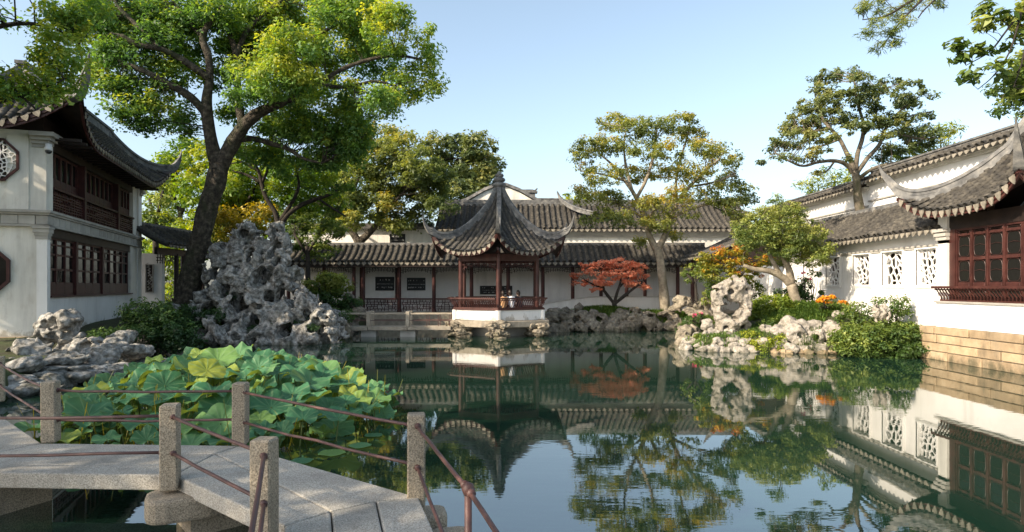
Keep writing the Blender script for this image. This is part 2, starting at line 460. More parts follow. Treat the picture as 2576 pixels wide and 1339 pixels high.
def glassmat():
    m, nt, out = newmat('old_window_glass')
    co = coords(nt)
    n = noise_tex(nt, co, 2.2, 3)
    p = nd(nt, 'ShaderNodeBsdfPrincipled', Roughness=0.06)
    p.inputs['Base Color'].default_value = (0.012, 0.012, 0.011, 1)
    p.inputs['IOR'].default_value = 1.45; p.inputs['Specular IOR Level'].default_value = 0.10
    nt.links.new(bump(nt, n.outputs[0], 0.12, 0.05), p.inputs['Normal'])
    nt.links.new(p.outputs[0], out.inputs[0])
    return m
M['glass'] = glassmat()

def watermat():
    m, nt, out = newmat('pond_water')
    co = coords(nt)
    n1 = noise_tex(nt, stretch(nt, co, (0.55, 1.5, 1)), 1.4, 3, 0.5)
    n2 = noise_tex(nt, stretch(nt, co, (0.8, 2.2, 1)), 6.0, 2, 0.5)
    big = noise_tex(nt, co, 0.22, 2, 0.5)
    amt = ramp(nt, big.outputs[0], [(0.42, (0.15, 0.15, 0.15)), (0.62, (1, 1, 1))])
    h = nd(nt, 'ShaderNodeMath', operation='MULTIPLY_ADD'); h.inputs[1].default_value = 0.25
    nt.links.new(n2.outputs[0], h.inputs[0]); nt.links.new(n1.outputs[0], h.inputs[2])
    b = nt.nodes.new('ShaderNodeBump'); b.inputs['Distance'].default_value = 0.006
    st = nd(nt, 'ShaderNodeMath', operation='MULTIPLY'); st.inputs[1].default_value = 0.35
    nt.links.new(amt.outputs[0], st.inputs[0]); nt.links.new(st.outputs[0], b.inputs['Strength'])
    nt.links.new(h.outputs[0], b.inputs['Height'])
    p = nd(nt, 'ShaderNodeBsdfPrincipled', Roughness=0.015)
    p.inputs['Base Color'].default_value = (0.010, 0.030, 0.019, 1)
    p.inputs['IOR'].default_value = 3.2
    nt.links.new(b.outputs[0], p.inputs['Normal'])
    nt.links.new(p.outputs[0], out.inputs[0])
    return m
M['water'] = watermat()

def lotusmat():
    m, nt, out = newmat('lotus_leaf')
    co = coords(nt, 'obj')
    sp = nt.nodes.new('ShaderNodeSeparateXYZ'); nt.links.new(co, sp.inputs[0])
    an = nd(nt, 'ShaderNodeMath', operation='ARCTAN2'); nt.links.new(sp.outputs[1], an.inputs[0]); nt.links.new(sp.outputs[0], an.inputs[1])
    mu = nd(nt, 'ShaderNodeMath', operation='MULTIPLY'); mu.inputs[1].default_value = 11.0; nt.links.new(an.outputs[0], mu.inputs[0])
    si = nd(nt, 'ShaderNodeMath', operation='SINE'); nt.links.new(mu.outputs[0], si.inputs[0])
    vr = ramp(nt, si.outputs[0], [(0.80, (0, 0, 0)), (0.98, (0.6, 0.6, 0.6))])
    oi = nt.nodes.new('ShaderNodeObjectInfo')
    base = ramp(nt, oi.outputs['Random'], [(0.0, (0.030, 0.115, 0.055)), (0.35, (0.045, 0.15, 0.075)), (0.65, (0.075, 0.195, 0.088)), (0.85, (0.13, 0.24, 0.065)), (1.0, (0.25, 0.28, 0.04))])
    n = noise_tex(nt, co, 4, 4)
    va = ramp(nt, n.outputs[0], [(0.3, (0.75, 0.8, 0.8)), (0.7, (1.2, 1.15, 1.1))])
    col = mixc(nt, 1.0, base.outputs[0], va.outputs[0], 'MULTIPLY')
    col = mixc(nt, vr.outputs[0], col, (0.17, 0.27, 0.13))
    nb = noise_tex(nt, co, 26, 3, 0.6)
    br = ramp(nt, nb.outputs[0], [(0.68, (0, 0, 0)), (0.74, (0.7, 0.7, 0.7))])
    col = mixc(nt, br.outputs[0], col, (0.16, 0.12, 0.05))
    ge = nt.nodes.new('ShaderNodeNewGeometry')
    col = mixc(nt, ge.outputs['Backfacing'], col, (0.17, 0.25, 0.09))
    p = nd(nt, 'ShaderNodeBsdfPrincipled', Roughness=0.6); p.inputs['Specular IOR Level'].default_value = 0.25
    nt.links.new(col, p.inputs['Base Color'])
    nt.links.new(bump(nt, si.outputs[0], 0.25, 0.01), p.inputs['Normal'])
    t = nd(nt, 'ShaderNodeBsdfTranslucent'); t.inputs[0].default_value = (0.36, 0.46, 0.04, 1)
    mx = nd(nt, 'ShaderNodeMixShader'); mx.inputs[0].default_value = 0.22
    nt.links.new(p.outputs[0], mx.inputs[1]); nt.links.new(t.outputs[0], mx.inputs[2])
    nt.links.new(mx.outputs[0], out.inputs[0])
    return m
M['lotus'] = lotusmat()
M['stalk'] = surf('lotus_stalk', [(0.3, (0.07, 0.11, 0.03)), (0.7, (0.15, 0.17, 0.05))], 4, 0.7, 0, 0)

M['lf_camphor'] = leafmat('camphor_leaf', [(0.0, (0.06, 0.13, 0.034)), (0.4, (0.12, 0.225, 0.048)), (0.75, (0.23, 0.32, 0.055)), (1.0, (0.38, 0.41, 0.07))], 0.45)
M['lf_dark'] = leafmat('dark_leaf', [(0.0, (0.018, 0.048, 0.014)), (0.5, (0.042, 0.095, 0.024)), (1.0, (0.09, 0.15, 0.035))], 0.25)
M['lf_yellow'] = leafmat('yellow_green_leaf', [(0.0, (0.06, 0.13, 0.024)), (0.5, (0.15, 0.24, 0.034)), (1.0, (0.33, 0.36, 0.04))], 0.45)
M['lf_gold'] = leafmat('golden_leaf', [(0.0, (0.08, 0.11, 0.016)), (0.5, (0.23, 0.20, 0.022)), (1.0, (0.44, 0.33, 0.03))], 0.35)
M['lf_olive'] = leafmat('olive_leaf', [(0.0, (0.085, 0.12, 0.035)), (0.5, (0.20, 0.235, 0.055)), (0.85, (0.33, 0.315, 0.065)), (1.0, (0.42, 0.33, 0.06))], 0.45)
M['lf_gnarl'] = leafmat('dull_green_leaf', [(0.0, (0.07, 0.105, 0.04)), (0.5, (0.16, 0.195, 0.06)), (1.0, (0.30, 0.29, 0.09))], 0.42)
M['lf_pine'] = leafmat('yew_leaf', [(0.0, (0.06, 0.10, 0.026)), (0.5, (0.17, 0.22, 0.046)), (1.0, (0.33, 0.34, 0.08))], 0.28)
M['lf_red'] = leafmat('red_maple_leaf', [(0.0, (0.32, 0.11, 0.06)), (0.5, (0.66, 0.26, 0.14)), (1.0, (0.78, 0.36, 0.21))], 0.3)
M['lf_orange'] = leafmat('orange_leaf', [(0.0, (0.10, 0.14, 0.02)), (0.45, (0.24, 0.22, 0.02)), (0.7, (0.48, 0.30, 0.02)), (1.0, (0.52, 0.14, 0.03))], 0.3)
M['lf_lime'] = leafmat('lime_leaf', [(0.0, (0.07, 0.12, 0.016)), (0.5, (0.19, 0.25, 0.024)), (1.0, (0.36, 0.37, 0.04))], 0.3)
M['lf_bush'] = leafmat('bush_leaf', [(0.0, (0.045, 0.09, 0.018)), (0.5, (0.13, 0.185, 0.032)), (1.0, (0.29, 0.32, 0.07))], 0.3)
M['lf_grass'] = leafmat('grass_blade', [(0.0, (0.035, 0.08, 0.014)), (0.5, (0.09, 0.16, 0.026)), (1.0, (0.20, 0.26, 0.045))], 0.25)
M['fl_orange'] = leafmat('orange_petal', [(0.0, (0.55, 0.18, 0.01)), (1.0, (0.75, 0.38, 0.02))], 0.25)
M['fl_pink'] = leafmat('pink_petal', [(0.0, (0.55, 0.05, 0.12)), (1.0, (0.70, 0.14, 0.25))], 0.25)
# ------------------------------------------------------------------ foliage
def leaf_cloud(cent, size, nrm, tint, aspect=0.5, fold=0.25):
    """diamond leaves: vertices, quads, per-face tint"""
    n = len(cent)
    nrm = nrm/np.maximum(np.linalg.norm(nrm, axis=1, keepdims=True), 1e-6)
    r = rng.normal(size=(n, 3))
    t = np.cross(nrm, r); t /= np.maximum(np.linalg.norm(t, axis=1, keepdims=True), 1e-6)
    b = np.cross(nrm, t)
    s = np.asarray(size)[:, None]*np.ones((n, 1))
    V = np.stack([cent-t*s, cent+b*s*aspect+nrm*s*fold*0.5, cent+t*s, cent-b*s*aspect+nrm*s*fold*0.5], 1).reshape(-1, 3)
    Q = np.arange(n*4).reshape(n, 4)
    return V, Q, tint

def rand_dir(n):
    d = rng.normal(size=(n, 3)); return d/np.linalg.norm(d, axis=1, keepdims=True)

def foliage_points(blobs, sub_r, kd, n_leaf, flat=0.7, up=0.7, hollow=0.45, cut=None):
    """blobs: (centre, radii, tint bias). Returns leaf centres, normals, tints, clump centres"""
    cs, ts = [], []
    for c, r, bias in blobs:
        mr = (r[0]*r[1]*r[2])**(1/3)
        k = max(3, int(kd*(mr/sub_r)**2))
        d = rand_dir(k)
        rad = (hollow+(1-hollow)*rng.random(k)**0.6)[:, None]
        p = np.asarray(c)+d*rad*np.asarray(r)
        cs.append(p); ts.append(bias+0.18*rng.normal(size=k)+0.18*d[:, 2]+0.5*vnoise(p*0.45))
    cs = np.concatenate(cs); ts = np.concatenate(ts)
    keep = fbm(cs*0.9+3.1, 2) > -0.55
    cs, ts = cs[keep], ts[keep]
    k = len(cs)
    sr = sub_r*(0.6+0.8*rng.random(k))
    d = rand_dir(k*n_leaf)
    rr = np.repeat(sr, n_leaf)*(rng.random(k*n_leaf)**0.45)
    p = np.repeat(cs, n_leaf, 0)+d*rr[:, None]*np.array([1, 1, flat])
    nr = d*0.6+np.array([0, 0, up])+rng.normal(size=(k*n_leaf, 3))*0.45
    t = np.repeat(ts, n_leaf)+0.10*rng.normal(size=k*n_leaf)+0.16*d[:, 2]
    return p, nr, np.clip(t, 0, 1), cs

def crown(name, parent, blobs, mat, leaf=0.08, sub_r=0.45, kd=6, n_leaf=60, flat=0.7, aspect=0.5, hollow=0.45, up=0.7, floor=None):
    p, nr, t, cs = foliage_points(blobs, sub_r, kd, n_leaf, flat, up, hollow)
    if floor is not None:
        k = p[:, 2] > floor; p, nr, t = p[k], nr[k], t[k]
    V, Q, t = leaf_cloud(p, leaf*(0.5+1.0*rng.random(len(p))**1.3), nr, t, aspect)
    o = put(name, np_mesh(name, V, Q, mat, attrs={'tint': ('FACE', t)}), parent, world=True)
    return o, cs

def smooth_line(pts, sub=4):
    """Catmull-Rom through rows (x,y,z,r)"""
    pts = np.asarray(pts, float)
    if len(pts) < 3: return pts
    P = np.vstack([2*pts[0]-pts[1], pts, 2*pts[-1]-pts[-2]])
    out = []
    for i in range(1, len(P)-2):
        for k in range(sub):
            t = k/sub
            a, b, c, d = P[i-1], P[i], P[i+1], P[i+2]
            out.append(0.5*((2*b)+(-a+c)*t+(2*a-5*b+4*c-d)*t*t+(-a+3*b-3*c+d)*t**3))
    out.append(pts[-1])
    out = np.array(out); out[:, 3] = np.maximum(out[:, 3], 0.004)
    return out

def limb_mesh(name, rows, mat, n=8, rough=0.12):
    rows = smooth_line(rows)
    mb = MB()
    mb.tube(rows[:, :3], list(rows[:, 3]), n)
    v = np.array(mb.v)
    ctr = np.repeat(rows[:, :3], n, 0); rr = np.repeat(rows[:, 3], n)
    k = 1+rough*fbm(v*np.array([3, 3, 1.3]), 3)+rough*0.8*vnoise(v*np.array([9, 9, 1.5]))
    v[:len(ctr)] = ctr+(v[:len(ctr)]-ctr)*k[:len(ctr), None]
    mb.v = [tuple(p) for p in v]
    return mb.mesh(name, mat, True), rows

def tree(name, label, Y, trunk, limbs, blobs, leafmat_, barkmat, leaf=0.08, sub_r=0.45, kd=6, n_leaf=60, cat='tree', group=None,
         flat=0.7, depth=None, twig=0.012, twig_frac=0.5, hollow=0.45, n=10, base_z=None, aspect=0.5, flare=1.0):
    """trunk / limbs: rows (px,py,radius px[,dY]); blobs: (px,py,rx,ry[,bias[,dY]])"""
    sc = Y/F
    def rows(L):
        return [(*at(q[0], q[1], Y+(q[3] if len(q) > 3 else 0)), q[2]*sc) for q in L]
    tr = rows(trunk)
    if base_z is not None:
        x, y, z, r = tr[0]; tr = [(x, y, base_z, r*1.15*flare)] + [(x, y, z, r)] + tr[1:]
    root = thing(name, label, cat, tuple(tr[0][:3]), group=group)
    me, trs = limb_mesh('trunk', tr, barkmat, n+4)
    put('trunk', me, root, world=True)
    allp = [trs]
    for L in limbs:
        me, rs = limb_mesh('branch', rows(L), barkmat, n)
        put('branch', me, root, world=True)
        allp.append(rs)
    allp = np.concatenate(allp)[:, :4]
    bl = []
    for q in blobs:
        bias = q[4] if len(q) > 4 else 0.4
        dY = q[5] if len(q) > 5 else rng.normal()*(depth or 1.0)
        y = Y+dY
        c = at(q[0], q[1], y); s2 = y/F
        rx, rz = q[2]*s2, q[3]*s2
        bl.append((c, (rx, min(rx, (rx+rz)/2)*0.9, rz), bias))
    o, cs = crown('crown', root, bl, leafmat_, leaf, sub_r, kd, n_leaf, flat, aspect, hollow)
    mb = MB()
    sel = cs[rng.random(len(cs)) < twig_frac]
    for c in sel:
        d = np.linalg.norm(allp[:, :3]-c, axis=1)
        j = int(np.argmin(d+0.6*np.maximum(allp[:, 2]-c[2], 0)))
        a = allp[j, :3]
        L = d[j]
        if L > 2.4+4*sub_r-1.2: continue
        m = (a+c)/2+rng.normal(size=3)*0.12*L+np.array([0, 0, 0.08*L])
        m1 = a*0.6+m*0.4+rng.normal(size=3)*0.04*L; m2 = c*0.4+m*0.6+rng.normal(size=3)*0.05*L
        r0 = min(twig*(0.8+0.7*L), allp[j, 3]*0.8)
        mb.tube([a, m1, m2, c], [r0, r0*0.75, r0*0.5, r0*0.2], 4, False)
    if mb.n:
        tag(mb.build('twigs', barkmat, root, world=True), kind='stuff')
    return root

def shrub(name, label, Y, blobs, leafmat_, leaf=0.05, sub_r=0.16, kd=7, n_leaf=40, cat='shrub', group=None, floor=None, stem=None, flat=0.8,
          hollow=0.6, aspect=0.5):
    bl = []
    for q in blobs:
        y = Y+(q[5] if len(q) > 5 else 0); s2 = y/F
        bl.append((at(q[0], q[1], y), (q[2]*s2, (q[2]+q[3])/2*s2*0.9, q[3]*s2), q[4] if len(q) > 4 else 0.4))
    zmin = min(b[0][2]-b[1][2] for b in bl)
    root = thing(name, label, cat, (bl[0][0][0], bl[0][0][1], zmin), group=group)
    crown('foliage', root, bl, leafmat_, leaf, sub_r, kd, n_leaf, flat, aspect, hollow, floor=floor)
    mb = MB()
    c0 = np.array([bl[0][0][0], bl[0][0][1], zmin-0.1])
    for c, r, _ in bl:
        for k in range(6):
            e = c+rand_dir(1)[0]*np.array(r)*0.7
            b0 = np.array([c[0]*0.7+c0[0]*0.3, c[1]*0.7+c0[1]*0.3, zmin-0.05])
            mb.tube([b0, (b0+e)/2+rng.normal(size=3)*0.05, e], [0.018, 0.012, 0.004], 4, False)
    mb.build('stem', M['bark_dark'], root, world=True)
    return root

def grass_clump(name, label, cat, Y, patches, mat, h=0.35, n=1500, kind=None, droop=0.6, floor=0.02):
    """blades rising from ellipses (px,py,rx px, depth m)"""
    P0, H0 = [], []
    for px, py, rx, dep, w in patches:
        c = at(px, py, Y); k = int(n*w)
        a = rng.random(k)*2*math.pi; r = np.sqrt(rng.random(k))
        x = c[0]+np.cos(a)*r*rx*Y/F; y = c[1]+np.sin(a)*r*dep
        z = ground_z(x, y)-0.02
        P0.append(np.stack([x, y, z], 1)); H0.append(h*(0.5+0.7*rng.random(k)))
    p = np.concatenate(P0); hh = np.concatenate(H0); k = len(p)
    a = rng.random(k)*2*math.pi
    d = np.stack([np.cos(a), np.sin(a), np.zeros(k)], 1); w = np.stack([-np.sin(a), np.cos(a), np.zeros(k)], 1)*0.009
    m = p+d*(hh*0.28*droop)[:, None]+np.array([0, 0, 1])*(hh*0.75)[:, None]
    e = p+d*(hh*0.8*droop)[:, None]+np.array([0, 0, 1])*(hh*(1.0-0.35*droop))[:, None]
    V = np.stack([p-w, p+w, m+w*0.8, m-w*0.8, e-w*0.15, e+w*0.15], 1).reshape(-1, 3)
    i = np.arange(k)*6
    Q = np.concatenate([np.stack([i, i+1, i+2, i+3], 1), np.stack([i+3, i+2, i+5, i+4], 1)])
    t = np.clip(0.45+0.2*rng.normal(size=k), 0, 1); t = np.concatenate([t, t])
    base = p.mean(0); base[2] = p[:, 2].min()
    if kind == 'stuff':
        o = put(name, np_mesh(name, V, Q, mat, attrs={'tint': ('FACE', t)}))
        return tag(o, label, cat, kind='stuff')
    root = thing(name, label, cat, tuple(base))
    put('foliage', np_mesh(name, V, Q, mat, attrs={'tint': ('FACE', t)}), root, world=True)
    return root

# ------------------------------------------------------------------ rocks
_rocks = {}
def rock_proto(seed, style, h=0.11):
    r = np.random.default_rng(seed)
    P = grid((-1.5, -1.5, -1.5), (1.5, 1.5, 1.5), h)
    f = np.linalg.norm(P/np.array([1, 0.9, 0.95]), axis=-1)-0.70
    for k in range(4):
        c = r.normal(size=3)*0.45
        f = smin(f, np.linalg.norm(P-c, axis=-1)-(0.32+0.22*r.random()), 0.10)
    f = f+0.17*fbm(P*1.6+seed*3.7, 5, 0.58)
    if style == 'lake':
        for k in range(16):
            d = r.normal(size=3); d /= np.linalg.norm(d)
            if r.random() < 0.5: d[1] = -abs(d[1])-0.4; d /= np.linalg.norm(d)
            e = np.array([1, 1, 1])*(0.7+0.6*r.random(3))
            f = -smin(-f, (np.linalg.norm((P-d*(0.74+0.2*r.random()))/e, axis=-1)-(0.16+0.2*r.random()))*e.min(), 0.05)
        for k in range(3):
            c = r.normal(size=3)*0.45; d = np.array([r.normal()*0.4, 1, r.normal()*0.4])
            f = -smin(-f, capsule(P, c-d*1.5, c+d*1.5, 0.12+0.08*r.random(), 0.17)+0.04*vnoise(P*4), 0.04)
        f = f+0.10*(0.3-np.abs(vnoise(P*3.1+seed)))
    elif style == 'crag':
        for k in range(10):
            d = r.normal(size=3); d[2] *= 0.7; d /= np.linalg.norm(d)
            f = np.maximum(f, P@d-(0.52+0.22*r.random())+0.07*fbm(P*2.4+k, 3))
        for k in range(9):
            d = r.normal(size=3)
            if r.random() < 0.6: d[1] = -abs(d[1])-0.6
            d /= np.linalg.norm(d); e = np.array([1, 1, 1])*(0.5+0.9*r.random(3))
            f = -smin(-f, (np.linalg.norm((P-d*(0.62+0.2*r.random()))/e, axis=-1)-(0.14+0.2*r.random()))*e.min()+0.05*vnoise(P*3.5), 0.035)
        f = f+0.05*np.abs(vnoise(P*np.array([2, 2, 4.5])+seed))
    elif style == 'slab':
        f = f+0.14*vnoise(P*np.array([0.8, 0.8, 4.5])+seed)
    else:
        q = np.abs(vnoise(P*1.9+seed*1.3))
        f = f+0.20*(0.35-q)
        for k in range(9):
            d = r.normal(size=3); d /= np.linalg.norm(d)
            f = np.maximum(f, P@d-(0.50+0.25*r.random())+0.05*fbm(P*3+k, 2))
        f = f+0.07*np.clip(np.abs(vnoise(P*np.array([1.2, 1.2, 3.5])+seed))*-1+0.18, 0, 1)*4
    V, Q = surface_nets(f, (-1.5, -1.5, -1.5), h)
    lo, hi = V.min(0), V.max(0)
    return (V-(lo+hi)/2)/((hi-lo)/2), Q
def rock_mesh(seed, style, mat, h=0.11):
    k = (seed, style, mat.name, h)
    if k not in _rocks:
        kk = (seed, style, h)
        if kk not in _rocks: _rocks[kk] = rock_proto(seed, style, h)
        V, Q = _rocks[kk]
        _rocks[k] = np_mesh('stone', V, Q, mat, smooth=False)
    return _rocks[k]
def stone(parent, c, r, style='bank', mat=None, seed=None, rz=None, tilt=0.2, h=0.08, name='stone'):
    """one stone centred at c with half sizes r (world axes)"""
    seed = int(rng.integers(0, 9)) if seed is None else seed
    me = rock_mesh(seed, style, mat or M['rock'], h)
    rz = rng.random()*6.28 if rz is None else rz
    return put(name, me, parent, tuple(c), (rng.normal()*tilt, rng.normal()*tilt, rz), tuple(r), world=True)
def stones_px(parent, L, style, mat, h=0.08, tilt=0.15):
    """L rows (px,py,rx px,ry px,Y)"""
    for q in L:
        px, py, rx, ry, Y = q[:5]
        s = Y/F
        stone(parent, at(px, py, Y), (rx*s, max(rx, ry)*0.85*s, ry*s), style, mat, h=h, tilt=tilt)

def carved_stones(parent, L, mat, seed, h=0.045, n_holes=40, hole_r=(0.08, 0.24), facets=7, amp=0.10, holes=()):
    """stones carved out of one world-space field: hollows run on from stone to stone. L rows (px,py,rx,ry,Y)"""
    r = np.random.default_rng(seed)
    cs = np.array([at(q[0], q[1], q[4]) for q in L]); rs = np.array([(q[2]*q[4]/F, max(q[2], q[3])*0.9*q[4]/F, q[3]*q[4]/F) for q in L])
    caps = []
    for (px, py, rad, Y) in holes:
        c = at(px, py, Y); caps.append((c-np.array([0, 0.8, 0]), c+np.array([0.05, 0.6, 0.05]), rad, rad*0.8))
    for k in range(n_holes):
        i = r.integers(0, len(L))
        c = cs[i]+r.normal(size=3)*rs[i]*0.6; c[1] = cs[i][1]-rs[i][1]*0.75
        d = np.array([r.normal()*0.55, 1.0, r.normal()*0.55]); d /= np.linalg.norm(d)
        ln = 0.25+0.5*r.random(); rad = r.uniform(*hole_r)
        caps.append((c-d*0.15, c+d*ln, rad, rad*(0.6+0.5*r.random())))
    for c, q in zip(cs, rs):
        lo, hi = c-q*1.25-0.08, c+q*1.25+0.08
        P = grid(lo, hi, h)
        f = (np.linalg.norm((P-c)/q, axis=-1)-1)*q.min()
        for k in range(facets):
            d = r.normal(size=3); d[1] = -abs(d[1]) if r.random() < 0.5 else d[1]; d /= np.linalg.norm(d)
            f = np.maximum(f, (P-c)@d-np.linalg.norm(q*d)*(0.60+0.3*r.random())+0.05*fbm(P*2.7+k, 2))
        f = f+amp*fbm(P*2.3+seed, 4, 0.55)+amp*0.55*(0.3-np.abs(vnoise(P*5.2+seed)))+amp*0.35*vnoise(P*np.array([7, 7, 15.0]))+amp*0.9*(0.25-np.abs(vnoise(P*np.array([3.1, 3.1, 1.0])+seed*0.7)))
        for a, b, r0, r1 in caps:
            if np.all(np.maximum(a, b)+0.4 > lo) and np.all(np.minimum(a, b)-0.4 < hi):
                f = -smin(-f, capsule((P-a)*np.array([1.0, 1.0, 0.72])+a, a, a+(b-a)*np.array([1.0, 1.0, 0.72]), r0, r1)+0.09*fbm(P*3.7+3, 2), 0.015)
        if not (f < 0).any(): continue
        V, Q = surface_nets(f, lo, h)
        if len(Q) < 20: continue
        put('stone', np_mesh('stone', V-c, Q, mat), parent, tuple(c), world=True)

# ------------------------------------------------------------------ tiled roofs
def resample(p, n):
    p = np.asarray(p, float)
    d = np.r_[0, np.cumsum(np.linalg.norm(np.diff(p, axis=0), axis=1))]
    t = np.linspace(0, d[-1], n)
    return np.stack([np.interp(t, d, p[:, k]) for k in range(3)], 1)

def row_verts(path, lat, r, course=0.16):
    """a row of overlapping half-round cover tiles from the eave up along path"""
    path = np.asarray(path, float)
    L = np.linalg.norm(np.diff(path, axis=0), axis=1).sum()
    nc = max(2, int(L/course))
    p = resample(path, nc+1)
    lat = np.asarray(lat, float)
    d = np.gradient(p, axis=0); d /= np.linalg.norm(d, axis=1, keepdims=True)
    up = np.cross(np.broadcast_to(lat, d.shape), d); up *= np.sign(up[:, 2:3])
    ph = np.linspace(0, math.pi, 6)
    V = []
    jit = rng.normal(size=nc)*0.012
    for i in range(nc):
        for e, q in ((i, 1.0), (i+1, 0.80)):
            rr = r*q
            V.append(p[e]+np.cos(ph)[:, None]*lat*rr+(np.sin(ph)[:, None]*rr*1.05+(0.02 if e == i else 0.0)-0.01)*up[e]+lat*jit[i])
    V = np.concatenate(V)
    m = nc*2
    Q = []
    for i in range(m-1):
        for k in range(5):
            Q.append((i*6+k, i*6+k+1, i*6+6+k+1, i*6+6+k))
    Q.append((0, 1, 2, 3)); Q.append((0, 3, 4, 5))
    return V, np.array(Q)

def drip_mesh(w, h, mat):
    """pointed pendant tile, local x along the eave, hangs down -z"""
    mb = MB()
    pl = [(-w/2, 0), (-w*0.46, -h*0.35), (-w*0.2, -h*0.78), (0, -h), (w*0.2, -h*0.78), (w*0.46, -h*0.35), (w/2, 0)]
    n = len(pl)
    vs = [(x, -0.012, z) for x, z in pl]+[(x, 0.012, z) for x, z in pl]
    fs = [tuple(range(n)), tuple(range(2*n-1, n-1, -1))]+[(i, n+i, n+(i+1) % n, (i+1) % n) for i in range(n)]
    mb.add(vs, fs)
    return mb.mesh('drip_tile', mat)

def straight_roof(parent, x0, x1, ye, ze, yr, zr, pitch, mat, sag=0.18, r=None, drip=None, drip_h=0.14, course=0.17, thick=0.10, both=False, row_cap=300, wave=0.0):
    """one slope in the parent's axes: eave along x at (ye,ze), up to the ridge (yr,zr)"""
    r = r or pitch*0.34
    t = np.linspace(0, 1, 9)
    prof = np.stack([np.zeros(9), ye+(yr-ye)*t, ze+(zr-ze)*t-sag*np.sin(math.pi*t)*abs(zr-ze)], 1)
    V, Q = row_verts(prof+np.array([0, 0, 0.015]), (1, 0, 0), r, course)
    mes = [np_mesh('tile_row', V, Q, mat)]
    for k in range(3):
        V, Q = row_verts(prof+np.array([0, 0, 0.015]), (1, 0, 0), r, course); mes.append(np_mesh('tile_row', V, Q, mat))
    nrow = int((x1-x0)/pitch)
    pp = (x1-x0)/nrow
    dm = drip_mesh(pp*0.72, drip_h, drip) if drip else None
    for k in range(nrow):
        x = x0+(k+0.5)*pp
        put('tile_row', mes[k % 4], parent, (x+rng.normal()*0.008, rng.normal()*0.02, rng.normal()*0.008), (0, 0, rng.normal()*0.006))
        if dm and k < nrow-1:
            put('drip_tile', dm, parent, (x+pp/2, ye-0.01, ze-0.0), rot=(-0.15+rng.normal()*0.04, rng.normal()*0.03, 0))
    mb = MB()
    vs, fs = [], []
    for i in range(9):
        for x in (x0, x1):
            vs.append((x, prof[i, 1], prof[i, 2])); vs.append((x, prof[i, 1], prof[i, 2]-thick))
    for i in range(8):
        a = i*4; b = a+4
        fs += [(a, a+2, b+2, b), (a+1, b+1, b+3, a+3), (a, b, b+1, a+1), (a+2, a+3, b+3, b+2)]
    fs += [(0, 1, 3, 2), (32, 34, 35, 33)]
    mb.add(vs, fs)
    mb.build('roof_bed', M['tile_bed'], parent)

